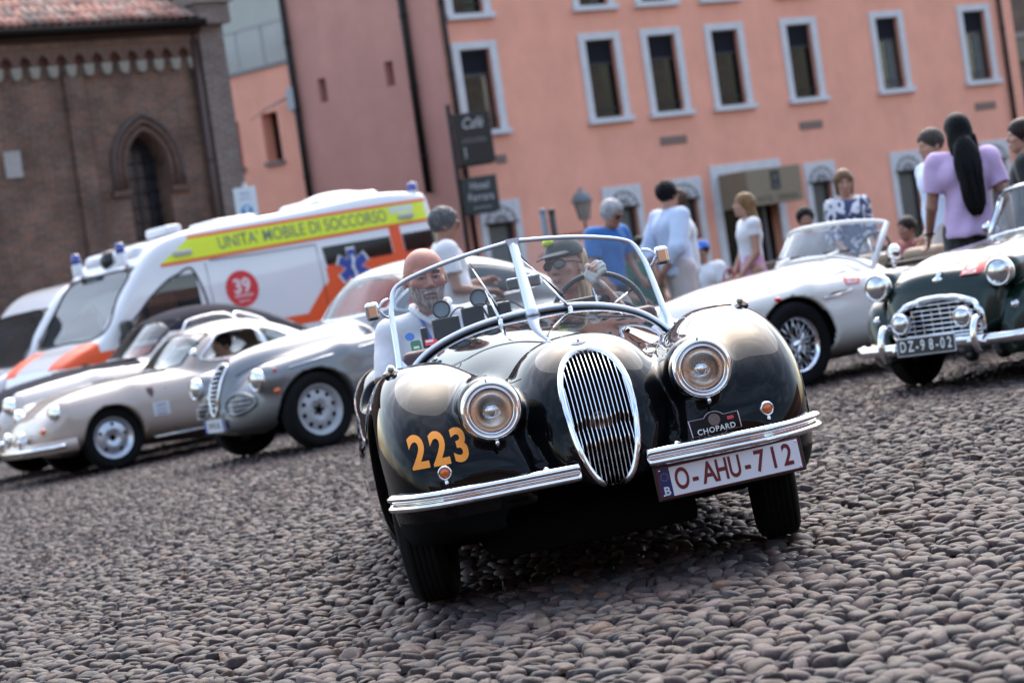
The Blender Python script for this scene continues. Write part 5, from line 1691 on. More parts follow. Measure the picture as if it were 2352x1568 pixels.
def in_poly(py, pz, poly):
    """Vectorised point-in-polygon."""
    c = np.zeros(len(py), bool)
    n = len(poly)
    for i in range(n):
        (a, b), (d, e) = poly[i], poly[(i + 1) % n]
        if b == e: continue
        m = ((b > pz) != (e > pz)) & (py < (d - a) * (pz - b) / (e - b) + a)
        c ^= m
    return c

def surf_patch(fn, poly, lift, mode, s=1, n=3, y0=-1.4):
    """A thin sheet cut to a polygon and laid onto a body from the side ('side': y,z) or the front ('front': x,z)."""
    me = bpy.data.meshes.new('patch')
    bm = bmesh.new()
    bm.faces.new([bm.verts.new((a, b, 0)) for a, b in poly])
    bmesh.ops.triangulate(bm, faces=bm.faces[:])
    for _ in range(n):
        es = [e for e in bm.edges if e.calc_length() > 0.06]
        if not es: break
        bmesh.ops.subdivide_edges(bm, edges=es, cuts=1); bmesh.ops.triangulate(bm, faces=bm.faces[:])
    co = [(v.co.x, v.co.y) for v in bm.verts]
    P = side_pts(fn, s, co, lift) if mode == 'side' else front_pts(fn, co, lift, y0)
    for v, p in zip(bm.verts, P): v.co = p
    bmesh.ops.recalc_face_normals(bm, faces=bm.faces[:])
    bm.to_mesh(me); bm.free()
    me.polygons.foreach_set('use_smooth', [True] * len(me.polygons))
    return me

def miglia_arrow(parent, fn, c, w, h, mode='side', s=1, flip=1, y0=-1.4, lift=0.004):
    """Red arrow sticker with the race name in white."""
    a = empty('arrow_sticker'); a.parent = parent
    k = flip
    out = [(c[0] + k * x * w, c[1] + z * h) for x, z in ((-0.5, -0.42), (-0.5, 0.42), (0.26, 0.42), (0.26, 0.5), (0.5, 0.0), (0.26, -0.5), (0.26, -0.42))]
    obj('sticker_field', surf_patch(fn, out, lift, mode, s, 3, y0), M_RED, a)
    for tx, dz in (('1000', 0.19), ('MIGLIA', -0.19)):
        me = text_mesh('sticker_lettering', tx, size=h * 0.42, offset=h * 0.012, xscale=0.92)
        vs = [(c[0] - w * 0.10 * k + v.co.x * (1 if mode == 'front' else s), c[1] + dz * h + v.co.z) for v in me.vertices]
        P = side_pts(fn, s, vs, lift + 0.004) if mode == 'side' else front_pts(fn, vs, lift + 0.006, y0)
        for v, p in zip(me.vertices, P): v.co = p
        obj('sticker_lettering', me, M_WHITE, a)

M_LAMPFACE = mat('lamp_face', (0.62, 0.63, 0.66), rough=0.08, metal=0.9, noise=0.15, nscale=25)

# ---- small rear-engined coupe (beige, and a two-tone one behind)
_p = {
    'hw': Spl([-0.86, -0.78, -0.62, -0.35, 0.0, 0.8, 1.8, 2.4, 2.8, 3.05], [0.22, 0.50, 0.68, 0.78, 0.82, 0.82, 0.82, 0.74, 0.55, 0.25]),
    'zt': Spl([-0.86, -0.78, -0.62, -0.35, 0.0, 0.5, 1.0, 1.8, 2.4, 2.8, 3.05], [0.42, 0.56, 0.70, 0.80, 0.86, 0.89, 0.90, 0.90, 0.80, 0.64, 0.45]),
    'zb': Spl([-0.86, -0.6, 0, 2.5, 3.05], [0.34, 0.24, 0.18, 0.20, 0.36]),
    'ct': Spl([0.72, 0.92, 1.10, 1.30, 1.55, 1.85, 2.2, 2.55, 2.9], [0.86, 1.02, 1.17, 1.245, 1.27, 1.235, 1.11, 0.93, 0.70]),
    'ch': Spl([0.72, 0.95, 1.3, 1.8, 2.3, 2.9], [0.62, 0.665, 0.68, 0.66, 0.56, 0.35]),
}
def pors_fn(P0):
    P = P0.copy(); P[:, 0] = np.abs(P[:, 0])
    P[:, 1] = np.where(P[:, 1] < 0, P[:, 1] * (1 + 0.16 * np.clip(-P[:, 1] / 0.5, 0, 1)), P[:, 1])
    z0 = lambda y: 0 * y
    d = s_loft(P, z0, _p['hw'], _p['zb'], _p['zt'], 2.7, -0.86, 3.05)
    wing = smin(s_cone(P, (0.585, -0.44, 0.62), (0.62, 0.30, 0.68), 0.155, 0.14), s_cone(P, (0.62, 0.30, 0.68), (0.64, 0.9, 0.66), 0.14, 0.12), 0.1)
    d = smin(d, wing, 0.13)
    d = smin(d, s_cone(P, (0.62, 1.5, 0.62), (0.58, 2.5, 0.58), 0.15, 0.16), 0.15)
    cab = s_loft(P, z0, _p['ch'], lambda y: 0.4 + 0 * y, _p['ct'], 2.7, 0.70, 2.92)
    d = smin(d, cab, 0.10)
    d = smax(d, -s_cylx(P, 0.0, 0.30, 0.335, 0.56, 1.2, 0.03), 0.02)
    d = smax(d, -s_cylx(P, 2.08, 0.30, 0.335, 0.56, 1.2, 0.03), 0.02)
    return d

PW_SIDE = [(1.10, 0.895), (1.24, 1.06), (1.36, 1.135), (1.72, 1.125), (1.76, 0.90)]
PW_QTR = [(1.81, 0.905), (1.785, 1.115), (1.96, 1.075), (2.10, 0.975), (2.02, 0.915)]
def pors_ws(C):
    return (C[:, 2] > 0.895) & (C[:, 2] < 1.165) & (C[:, 1] < 1.13) & (np.abs(C[:, 0]) < 0.575)

def small_coupe(label, body_mat, roof_mat, hood_mat, detailed):
    T = empty('vintage_coupe', label=label, cat='car')
    def sp(C):
        lab = np.zeros(len(C), int)
        a = np.abs(C[:, 0])
        out = pors_fn(C) > -0.05
        if roof_mat is not None:
            lab[(C[:, 2] > 1.06) & (C[:, 1] > 0.9)] = 3
            lab[(C[:, 1] > 1.8) & (C[:, 2] > 0.84) & (a < 0.56)] = 3
            lab[(C[:, 1] < 0.80) & (a < 0.50 + 0.10 * (C[:, 1] + 0.8)) & (C[:, 2] > 0.6)] = 4
        lab[(a > 0.35) & (in_poly(C[:, 1], C[:, 2], PW_SIDE) | in_poly(C[:, 1], C[:, 2], PW_QTR))] = 1
        lab[pors_ws(C)] = 1
        lab[(C[:, 1] > 2.25) & (C[:, 2] > 0.93) & (C[:, 2] < 1.08) & (a < 0.40)] = 1
        if detailed: lab[(a > 0.35) & in_poly(C[:, 1], C[:, 2], PW_SIDE) & (C[:, 0] > 0)] = 5
        lab[(a < 0.66) & (C[:, 2] < 0.55) & (np.hypot(C[:, 1], C[:, 2] - 0.3) < 0.32) | (a < 0.66) & (np.hypot(C[:, 1] - 2.08, C[:, 2] - 0.3) < 0.32)] = 2
        return arches(lab, C, 6)
    ms = sdf_mesh('body', pors_fn, (-0.9, -0.9, 0.12), (0.9, 3.15, 1.32), 0.023, split=sp)
    for k, m in enumerate(ms):
        if m is None or k == 5: continue
        nm, mt = ([('body', body_mat), ('window_glass', M_CARGLASS), ('wheel_arch', M_DARK), ('roof_panel', roof_mat), ('bonnet_stripe', hood_mat), None] + [('wheel_arch', M_DARK)] * 4)[k]
        obj(nm, m, mt, T)
    for s in (-1, 1):
        for poly in (PW_SIDE, PW_QTR):
            lp = smooth_line([(a, b, 0) for a, b in poly], 40, True)
            tube('window_trim', side_pts(pors_fn, s, [(p.x, p.y) for p in lp], 0.002), 0.011, M_CHROME, T, n=6, closed=True)
    ws = [(-0.56, 0.93), (-0.50, 0.885), (0, 0.875), (0.50, 0.885), (0.56, 0.93), (0.53, 1.12), (0.45, 1.165), (0, 1.185), (-0.45, 1.165), (-0.53, 1.12)]
    lp = smooth_line([(a, b, 0) for a, b in ws], 60, True)
    tube('windscreen_trim', front_pts(pors_fn, [(p.x, p.y) for p in lp], 0.0), 0.011, M_SEAL, T, n=6, closed=True)
    for s in (-1, 1):
        headlamp(T, s * 0.585, -0.525, 0.64, 0.10, s * 6)
        for y in (0.0, 2.08):
            wheel(T, (s * 0.66, y, 0.315), 0.15, 0.315, 'steel', side=s, mats={'rim': M_PRIM, 'disc': M_PRIM})
        fl = headlamp(T, s * 0.22, -0.79, 0.47, 0.065, 0, 'fog_lamp')
        box('bumper_horn', (s * 0.30 - 0.025, -0.84, 0.28), (s * 0.30 + 0.025, -0.74, 0.46), M_CHROME, T, 0.02)
        lathe('indicator', [(0.0, -0.03), (0.02, -0.02), (0.03, 0.0), (0.03, 0.03)], M_AMBER, T, 14, 'Y', (s * 0.56, -0.655, 0.50))
        yy = np.linspace(-0.55, 0.74, 26); xx = s * np.interp(yy, [-0.55, -0.3, 0.2, 0.74], [0.16, 0.30, 0.40, 0.44])
        tube('bonnet_gap', list(zip(xx, yy, drop(pors_fn, xx, yy) + 0.0005)), 0.004, M_SEAL, T, n=5)
        tube('door_handle', side_pts(pors_fn, s, [(1.62, 0.80), (1.68, 0.80), (1.75, 0.80)], 0.012), 0.009, M_CHROME, T, n=6)
        pts = side_pts(pors_fn, s, [(0.42, 0.235), (0.8, 0.23), (1.2, 0.23), (1.65, 0.235)], 0.012)
        tube('sill_trim', pts, 0.018, M_CHROME, T, n=6)
    bl = smooth_line([(-0.80, -0.40, 0.335), (-0.74, -0.60, 0.335), (-0.5, -0.76, 0.335), (0, -0.82, 0.335), (0.5, -0.76, 0.335), (0.74, -0.60, 0.335), (0.80, -0.40, 0.335)], 40)
    bp = obj('bumper', sweep_mesh('bumper', bl, [(0.03, -0.055), (0.045, 0), (0.03, 0.055), (-0.02, 0.06), (-0.02, -0.06)], up=(0, 0, 1)), body_mat, T)
    obj('bumper_strip', sweep_mesh('bumper_strip', [(p[0] * 1.045, p[1] - 0.045 if abs(p[0]) < .6 else p[1] - 0.02, p[2]) for p in bl[4:-4]], circle(0.014, 6, 0.022), up=(0, 0, 1)), M_CHROME, bp)
    box('floor_pan', (-0.6, 0.5, 0.24), (0.6, 2.4, 0.27), M_DARK, T)
    box('dash', (-0.58, 0.95, 0.66), (0.58, 1.08, 0.84), M_PLASTIC, T, 0.03)
    for s in (-1, 1): box('seat', (s * 0.30 - 0.22, 1.55, 0.3), (s * 0.30 + 0.22, 1.72, 0.86), M_PLASTIC, T, 0.06)
    if detailed:
        # crest and white paper number card on the front wing, door gap, mirror
        c = surf_patch(pors_fn, [(0.40, 0.735), (0.47, 0.735), (0.468, 0.68), (0.435, 0.63), (0.402, 0.68)], 0.004, 'side', 1, 1)
        obj('wing_crest', c, mat('crest_brown', (0.10, 0.035, 0.03), rough=0.4, noise=0.5, nscale=60), T)
        c = surf_patch(pors_fn, [(0.42, 0.44), (0.60, 0.435), (0.60, 0.575), (0.42, 0.58)], 0.004, 'side', 1, 2)
        pc = obj('paper_card', c, mat('card_white', (0.66, 0.66, 0.70), rough=0.6), T)
        for dz, sz in ((0.545, 0.03), (0.50, 0.022), (0.46, 0.022)):
            c = surf_patch(pors_fn, [(0.46, dz - sz / 2.5), (0.56, dz - sz / 2.5), (0.56, dz + sz / 2.5), (0.46, dz + sz / 2.5)], 0.007, 'side', 1, 1)
            obj('card_print', c, mat('card_grey', (0.42, 0.40, 0.46), rough=0.6), pc)
        tube('door_gap', side_pts(pors_fn, 1, [(0.63, 0.86), (0.60, 0.7), (0.60, 0.5), (0.64, 0.3), (0.70, 0.26)], 0.001), 0.004, M_SEAL, T, n=5)
        mr = empty('mirror', (0.745, 0.98, 0.98)); mr.parent = T
        lathe('mirror_shell', [(0.0, -0.045), (0.03, -0.035), (0.05, -0.005), (0.052, 0.01), (0.0, 0.012)], M_CHROME, mr, 20)
        tube('mirror_stalk', [(0, 0, 0), (-0.02, 0.0, -0.06), (-0.05, 0.01, -0.10)], 0.010, M_CHROME, mr, n=6)
    return T

M_PRIM = mat('silver_wheel', (0.55, 0.57, 0.62), rough=0.3, metal=0.7, noise=0.1, nscale=15)

def build_coupes():
    beige = paint('beige_paint', (0.50, 0.40, 0.345))
    cream = paint('cream_paint', (0.58, 0.52, 0.48))
    navy = mat('navy_paint', (0.010, 0.012, 0.026), rough=0.75, spec=0.06, noise=0.05)
    t = small_coupe('beige vintage coupe with white paper card on its front wing', beige, None, None, True)
    stand(t, -4.36, 26.474, -62)
    t2 = small_coupe('cream vintage coupe with navy roof and bonnet stripe behind the beige one', cream, navy, navy, False)
    stand(t2, -4.36 - 0.76, 26.474 + 2.05, -62)
    t2.scale = (1.18, 1.18, 1.18)
    return t

# ---- silver fastback
_a = {
    'hw': Spl([-0.60, -0.52, -0.38, -0.1, 0.3, 1.0, 2.2, 2.9, 3.4, 3.7], [0.22, 0.46, 0.66, 0.78, 0.81, 0.82, 0.80, 0.74, 0.58, 0.3]),
    'zt': Spl([-0.60, -0.52, -0.38, -0.1, 0.3, 1.0, 2.0, 2.8, 3.3, 3.7], [0.46, 0.60, 0.72, 0.82, 0.88, 0.93, 0.95, 0.90, 0.75, 0.5]),
    'zb': Spl([-0.60, -0.3, 0.2, 3.7], [0.27, 0.20, 0.18, 0.3]),
    'ht': Spl([-0.60, -0.54, -0.44, -0.2, 0.1, 0.45, 0.9, 1.2], [0.62, 0.76, 0.86, 0.945, 0.985, 1.02, 1.03, 1.0]),
    'hh': Spl([-0.60, -0.5, -0.2, 0.4, 0.9, 1.2], [0.10, 0.15, 0.28, 0.44, 0.58, 0.6]),
    'ct': Spl([0.78, 0.95, 1.12, 1.35, 1.7, 2.1, 2.6, 3.1, 3.5], [1.0, 1.20, 1.37, 1.455, 1.475, 1.42, 1.26, 1.0, 0.75]),
    'ch': Spl([0.78, 1.0, 1.4, 2.0, 2.7, 3.5], [0.62, 0.67, 0.68, 0.66, 0.55, 0.35]),
}
def alfa_fn(P0):
    P = P0.copy(); P[:, 0] = np.abs(P[:, 0])
    z0 = lambda y: 0 * y
    d = s_loft(P, z0, _a['hw'], _a['zb'], _a['zt'], 2.6, -0.60, 3.7)
    d = smin(d, s_loft(P, z0, _a['hh'], lambda y: 0.3 + 0 * y, _a['ht'], 2.4, -0.60, 1.2), 0.10)
    wing = smin(s_cone(P, (0.575, -0.34, 0.66), (0.64, 0.35, 0.725), 0.145, 0.15), s_cone(P, (0.64, 0.35, 0.725), (0.67, 1.3, 0.74), 0.15, 0.14), 0.1)
    d = smin(d, wing, 0.09)
    d = smin(d, s_cone(P, (0.66, 1.9, 0.70), (0.62, 3.1, 0.66), 0.15, 0.16), 0.15)
    cab = s_loft(P, z0, _a['ch'], lambda y: 0.5 + 0 * y, _a['ct'], 2.8, 0.76, 3.5)
    d = smin(d, cab, 0.07)
    d = smax(d, -s_cylx(P, 0.0, 0.33, 0.355, 0.55, 1.2, 0.03), 0.02)
    d = smax(d, -s_cylx(P, 2.5, 0.33, 0.355, 0.55, 1.2, 0.03), 0.02)
    return d

def build_alfa():
    silver = mat('silver_paint', (0.20, 0.205, 0.212), rough=0.40, metal=0.45, coat=0.7, coat_rough=0.05, noise=0.06, nscale=4)
    T = empty('vintage_fastback', label='silver grey vintage fastback with narrow upright shield grille', cat='car')
    WS = lambda C: (C[:, 2] > 1.075) & (C[:, 2] < 1.365) & (C[:, 1] < 1.17) & (np.abs(C[:, 0]) < 0.585)
    SIDE = [(1.06, 1.02), (1.24, 1.25), (1.42, 1.345), (2.0, 1.32), (2.5, 1.18), (2.55, 1.02)]
    def sp(C):
        lab = np.zeros(len(C), int)
        a = np.abs(C[:, 0])
        lab[WS(C)] = 1
        lab[(a > 0.3) & in_poly(C[:, 1], C[:, 2], SIDE)] = 1
        lab[(a < 0.66) & ((np.hypot(C[:, 1], C[:, 2] - 0.33) < 0.34) | (np.hypot(C[:, 1] - 2.5, C[:, 2] - 0.33) < 0.34))] = 2
        return arches(lab, C, 3)
    ms = sdf_mesh('body', alfa_fn, (-0.9, -0.65, 0.12), (0.9, 3.8, 1.52), 0.022, split=sp)
    for m, nm, mt in zip(ms, ('body', 'window_glass') + ('wheel_arch',) * 5, (silver, M_CARGLASS) + (M_DARK,) * 5):
        if m: obj(nm, m, mt, T)
    ws = [(-0.59, 1.10), (-0.52, 1.06), (0, 1.045), (0.52, 1.06), (0.59, 1.10), (0.56, 1.30), (0.48, 1.36), (0, 1.385), (-0.48, 1.36), (-0.56, 1.30)]
    lp = smooth_line([(a, b, 0) for a, b in ws], 60, True)
    tube('windscreen_trim', front_pts(alfa_fn, [(p.x, p.y) for p in lp], 0.0), 0.012, M_CHROME, T, n=6, closed=True)
    for s in (-1, 1):
        lp = smooth_line([(a, b, 0) for a, b in SIDE], 40, True)
        tube('window_trim', side_pts(alfa_fn, s, [(p.x, p.y) for p in lp], 0.002), 0.010, M_CHROME, T, n=6, closed=True)
        headlamp(T, s * 0.575, -0.475, 0.675, 0.095, s * 4)
        for y in (0.0, 2.5):
            wheel(T, (s * 0.67, y, 0.33), 0.17, 0.33, 'vented', side=s, mats={'rim': M_AWHEEL, 'disc': M_AWHEEL})
        # oval side grilles
        ov = [(s * (0.33 + 0.20 * math.cos(t)), 0.50 + 0.085 * math.sin(t) * (1.0 - 0.25 * math.cos(t))) for t in np.linspace(0, 2 * math.pi, 29)[:-1]]
        g = empty('side_grille'); g.parent = T
        obj('grille_mesh', surf_patch(alfa_fn, ov, 0.004, 'front', 1, 3), mat('grille_mesh', (0.10, 0.10, 0.10), rough=0.4, metal=0.5, noise=0.8, nscale=60), g)
        tube('grille_rim', front_pts(alfa_fn, ov, 0.006), 0.015, silver, g, n=8, closed=True)
        for k in range(3):
            z = 0.46 + 0.04 * k
            tube('grille_bar', front_pts(alfa_fn, [(s * (0.33 + 0.16 * q), z) for q in np.linspace(-1, 1, 7)], 0.012), 0.006, M_STEEL, g, n=5)
        lathe('indicator', [(0.0, -0.03), (0.018, -0.02), (0.026, 0.0), (0.026, 0.03)], M_AMBER, T, 14, 'Y', (s * 0.70, -0.37, 0.56), (0, 0, R(s * 30)))
        bx_ = side_pts(alfa_fn, s, [(-0.22, 0.735), (0.1, 0.765), (0.6, 0.80), (1.2, 0.83), (2.2, 0.84)], 0.003)
        tube('side_strip', bx_, 0.008, M_CHROME, T, n=6)
        lathe('marker_lamp', [(0.0, -0.025), (0.015, -0.018), (0.02, 0.0)], M_REDLENS, T, 12, 'Y', front_pts(alfa_fn, [(s * 0.70, 0.735)], 0.0)[0])
        tube('door_gap', side_pts(alfa_fn, s, [(1.02, 0.98), (1.0, 0.8), (1.0, 0.5), (1.04, 0.28), (1.5, 0.25), (2.0, 0.26), (2.12, 0.5), (2.14, 0.8), (2.12, 0.98)], 0.001), 0.005, M_SEAL, T, n=5)
        hp = side_pts(alfa_fn, s, [(1.92, 0.80), (1.98, 0.80), (2.06, 0.80)], 0.014)
        tube('door_handle', hp, 0.010, M_CHROME, T, n=6)
        yy = np.linspace(-0.44, 0.86, 26); xx = s * np.interp(yy, [-0.44, 0.0, 0.5, 0.86], [0.16, 0.34, 0.46, 0.53])
        tube('bonnet_gap', list(zip(xx, yy, drop(alfa_fn, xx, yy) + 0.0005)), 0.0045, M_SEAL, T, n=5)
        box('wiper', (s * 0.2 - 0.16, 0.905, 1.055), (s * 0.2 + 0.16, 0.925, 1.07), M_SEAL, T)
    # narrow shield grille
    g = empty('shield_grille'); g.parent = T
    sh = [(-0.075, 0.84), (0.075, 0.84), (0.085, 0.70), (0.075, 0.55), (0.04, 0.46), (0.0, 0.43), (-0.04, 0.46), (-0.075, 0.55), (-0.085, 0.70)]
    obj('shield_back', surf_patch(alfa_fn, sh, 0.010, 'front', 1, 2), M_DARK, g)
    tube('shield_rim', front_pts(alfa_fn, [(p.x, p.y) for p in smooth_line([(a, b, 0) for a, b in sh], 40, True)], 0.014), 0.012, M_CHROME, g, n=8, closed=True)
    for k in range(9):
        z = 0.50 + 0.038 * k
        w_ = 0.07 if z > 0.56 else 0.045
        tube('shield_bar', front_pts(alfa_fn, [(-w_, z), (0, z), (w_, z)], 0.022), 0.007, M_CHROME, g, n=6)
    lathe('shield_badge', [(0.0, -0.012), (0.03, -0.01), (0.036, 0.0)], mat('round_badge', (0.15, 0.05, 0.08), rough=0.3, noise=0.6, nscale=50), g, 20, 'Y', front_pts(alfa_fn, [(0, 0.875)], 0.004)[0], (R(-40), 0, 0))
    yb = float(march(alfa_fn, [0.0], [0.36])[0])
    pl = empty('number_plate', (0.0, yb - 0.03, 0.345)); pl.parent = T
    box('plate_face', (-0.18, -0.004, -0.055), (0.18, 0.004, 0.055), mat('plate_white2', (0.62, 0.63, 0.68), rough=0.4), pl)
    for s in (-1, 1): box('plate_blue_band', (s * 0.165 - 0.0155, -0.006, -0.054), (s * 0.165 + 0.0155, -0.0045, 0.054), M_BLUE, pl)
    text('plate_lettering', 'BV451AL', M_BLACKPRINT, pl, (0, -0.0055, 0), size=0.085, xscale=0.68)
    box('floor_pan', (-0.6, 0.6, 0.24), (0.6, 3.0, 0.27), M_DARK, T)
    box('dash', (-0.58, 1.0, 0.8), (0.58, 1.12, 1.0), M_PLASTIC, T, 0.03)
    for s in (-1, 1): box('seat', (s * 0.31 - 0.24, 1.7, 0.3), (s * 0.31 + 0.24, 1.88, 1.02), M_MAROON, T, 0.06)
    stand(T, -2.112, 23.077, -56)
    return T

M_AWHEEL = mat('pale_wheel', (0.42, 0.43, 0.45), rough=0.4, metal=0.2, noise=0.15, nscale=12)

# ---- white roadster
_h = {
    'hw': Spl([-0.66, -0.58, -0.42, -0.15, 0.2, 1.0, 2.0, 2.6, 3.0], [0.25, 0.48, 0.63, 0.735, 0.76, 0.765, 0.75, 0.62, 0.3]),
    'zt': Spl([-0.66, -0.58, -0.42, -0.15, 0.3, 0.9, 1.6, 2.2, 2.7, 3.0], [0.52, 0.61, 0.68, 0.72, 0.75, 0.765, 0.76, 0.75, 0.65, 0.5]),
    'zb': Spl([-0.66, -0.4, 0.1, 3.0], [0.24, 0.16, 0.12, 0.2]),
    'ht': Spl([-0.66, -0.60, -0.48, -0.2, 0.2, 0.6, 0.9, 1.1], [0.60, 0.70, 0.765, 0.815, 0.85, 0.875, 0.885, 0.87]),
    'hh': Spl([-0.66, -0.5, -0.2, 0.4, 0.9, 1.1], [0.30, 0.40, 0.44, 0.48, 0.56, 0.60]),
}
def heal_shell(P0):
    P = P0.copy(); P[:, 0] = np.abs(P[:, 0])
    z0 = lambda y: 0 * y
    d = s_loft(P, z0, _h['hw'], _h['zb'], _h['zt'], 2.8, -0.66, 3.0)
    d = smin(d, s_loft(P, z0, _h['hh'], lambda y: 0.3 + 0 * y, _h['ht'], 2.7, -0.66, 1.1), 0.10)
    wing = smin(s_cone(P, (0.535, -0.44, 0.60), (0.60, 0.2, 0.64), 0.115, 0.125), s_cone(P, (0.60, 0.2, 0.64), (0.64, 1.2, 0.62), 0.125, 0.12), 0.1)
    d = smin(d, wing, 0.09)
    return smin(d, s_cone(P, (0.62, 1.7, 0.62), (0.56, 2.6, 0.58), 0.13, 0.14), 0.12)
def heal_fn(P):
    d = heal_shell(P)
    A = np.stack([np.abs(P[:, 0]), P[:, 1], P[:, 2]], 1)
    d = smax(d, -s_cylx(A, 0.0, 0.315, 0.345, 0.52, 1.2, 0.03), 0.02)
    d = smax(d, -s_cylx(A, 2.28, 0.315, 0.345, 0.52, 1.2, 0.03), 0.02)
    d = smax(d, -s_box(A, (-1, 1.08, 0.36), (0.56, 2.0, 1.6), 0.10), 0.03)
    return d

def flat_screen(parent, b, t, glass, frame, r=0.014, wipers=0, lip=None):
    """Roadster wind screen from its base and top corners (right half given, mirrored)."""
    W = empty('windscreen'); W.parent = parent
    base = [(-b[k][0], b[k][1], b[k][2]) for k in range(len(b) - 1, 0, -1)] + list(b)
    top = [(-t[k][0], t[k][1], t[k][2]) for k in range(len(t) - 1, 0, -1)] + list(t)
    base = smooth_line(base, 24); top = smooth_line(top, 24)
    V = [tuple(p) for p in base] + [tuple(p) for p in top]
    n = len(base)
    obj('glass_pane', mesh_from('glass_pane', V, [(i, i + 1, n + i + 1, n + i) for i in range(n - 1)]), glass, W)
    loop = base + [Vector(top[-1]).lerp(Vector(base[-1]), q) for q in (0.75, 0.5, 0.25)][0:0] + top[::-1]
    for nm, pts in (('screen_base', base), ('screen_top', top), ('screen_side', [base[0], (Vector(base[0]) + Vector(top[0])) / 2, top[0]]), ('screen_side', [base[-1], (Vector(base[-1]) + Vector(top[-1])) / 2, top[-1]])):
        tube(nm, pts, r * (1.3 if nm == 'screen_side' else 1), frame, W, n=8)
    return W

def build_healey():
    white = paint('ivory_paint', (0.78, 0.75, 0.69), rough=0.35)
    T = empty('white_roadster', label='ivory white open roadster with wire wheels and folded hood', cat='car')
    def sp(C):
        lab = np.zeros(len(C), int)
        sh = heal_shell(C)
        lab[sh < -0.03] = 1
        return lab
    ms = sdf_mesh('body', heal_fn, (-0.82, -0.7, 0.08), (0.82, 3.08, 0.95), 0.020, split=sp)
    obj('body', ms[0], white, T); obj('inner_body', ms[1], M_DARK, T)
    M_WFR = mat('white_screen_frame', (0.66, 0.67, 0.69), rough=0.3)
    b = [(0, 0.80, 0.905), (0.25, 0.82, 0.895), (0.45, 0.87, 0.85), (0.585, 0.93, 0.765)]
    t = [(0, 1.00, 1.145), (0.25, 1.02, 1.14), (0.45, 1.09, 1.12), (0.555, 1.17, 1.09)]
    flat_screen(T, b, t, glass_mat('roadster_glass', (0.78, 0.84, 0.86), dirt=0.09), M_WFR, 0.017)
    for s in (-1, 1):
        headlamp(T, s * 0.535, -0.575, 0.61, 0.09, s * 3)
        for y in (0.0, 2.28):
            wheel(T, (s * 0.635, y, 0.315), 0.14, 0.315, 'wire', side=s)
        lathe('wing_lamp', [(0.0, -0.03), (0.016, -0.02), (0.022, 0.0), (0.02, 0.02)], M_REDLENS, T, 14, 'Y', side_pts(heal_shell, s, [(-0.13, 0.66)], -0.004)[0])
        # chrome side flash and vent
        v = empty('wing_vent'); v.parent = T
        obj('vent_back', surf_patch(heal_shell, [(0.28, 0.615), (0.46, 0.625), (0.52, 0.65), (0.36, 0.645)], 0.003, 'side', s, 2), mat('vent_brown', (0.07, 0.05, 0.045), rough=0.5), v)
        tube('vent_flash', side_pts(heal_shell, s, [(0.26, 0.615), (0.40, 0.62), (0.54, 0.645)], 0.005), 0.007, M_CHROME, v, n=6)
        miglia_arrow(T, heal_shell, (0.59, 0.715), 0.16, 0.085, 'side', s, 1)
        obj('name_flag', surf_patch(heal_shell, [(0.82, 0.735), (0.835, 0.735), (0.835, 0.69), (0.82, 0.69)], 0.004, 'side', s, 1), M_RED, T)
        obj('name_print', surf_patch(heal_shell, [(0.85, 0.728), (1.0, 0.728), (1.0, 0.72), (0.85, 0.72)], 0.004, 'side', s, 1), M_BLACKPRINT, T)
        tube('door_gap', side_pts(heal_shell, s, [(0.98, 0.76), (0.96, 0.6), (0.96, 0.4), (1.0, 0.22)], 0.001), 0.004, M_SEAL, T, n=5)
        yy = np.linspace(-0.5, 0.76, 26); xx = s * np.interp(yy, [-0.5, 0.0, 0.76], [0.30, 0.42, 0.47])
        tube('bonnet_gap', list(zip(xx, yy, drop(heal_shell, xx, yy) + 0.0005)), 0.004, mat('grey_gap', (0.12, 0.12, 0.12)), T, n=5)
        wp = empty('wiper'); wp.parent = T
        tube('wiper_arm', [(s * 0.28 - 0.05, 0.79, 0.905), (s * 0.28 + 0.10, 0.80, 0.93)], 0.009, M_CHROME, wp, n=6)
        tube('wiper_blade', [(s * 0.28 - 0.08, 0.815, 0.935), (s * 0.28 + 0.20, 0.83, 0.925)], 0.009, M_SEAL, wp, n=6)
    mr = empty('mirror', (0.66, 1.10, 0.86)); mr.parent = T
    lathe('mirror_shell', [(0.0, -0.055), (0.035, -0.045), (0.058, -0.01), (0.06, 0.01), (0.0, 0.012)], M_CHROME, mr, 24)
    tube('mirror_stalk', [(0, -0.02, -0.04), (0, -0.02, -0.11)], 0.014, M_CHROME, mr, n=8)
    # fan shaped grille with upright bars
    g = empty('fan_grille'); g.parent = T
    fan = [(-0.28, 0.44), (-0.30, 0.50), (-0.22, 0.59), (0.0, 0.635), (0.22, 0.59), (0.30, 0.50), (0.28, 0.44), (0.0, 0.42)]
    obj('grille_back', surf_patch(heal_shell, fan, 0.004, 'front', 1, 3), mat('grille_grey', (0.09, 0.085, 0.08), rough=0.5, metal=0.4), g)
    tube('grille_rim', front_pts(heal_shell, [(p.x, p.y) for p in smooth_line([(a, b_, 0) for a, b_ in fan], 40, True)], 0.006), 0.012, M_CHROME, g, n=8, closed=True)
    for k in range(23):
        x = -0.264 + 0.024 * k
        zt_ = 0.625 - 0.6 * x * x * 2.2
        tube('grille_bar', front_pts(heal_shell, [(x * 0.95, 0.435), (x, 0.5), (x, zt_ - 0.015)], 0.012), 0.004, M_STEEL, g, n=5)
    bl = smooth_line([(-0.74, -0.40, 0.30), (-0.62, -0.66, 0.30), (0, -0.76, 0.30), (0.62, -0.66, 0.30), (0.74, -0.40, 0.30)], 30)
    obj('bumper', sweep_mesh('bumper', bl, [(0.02, -0.04), (0.03, 0), (0.02, 0.04), (-0.02, 0.03), (-0.02, -0.03)], up=(0, 0, 1)), M_CHROME, T)
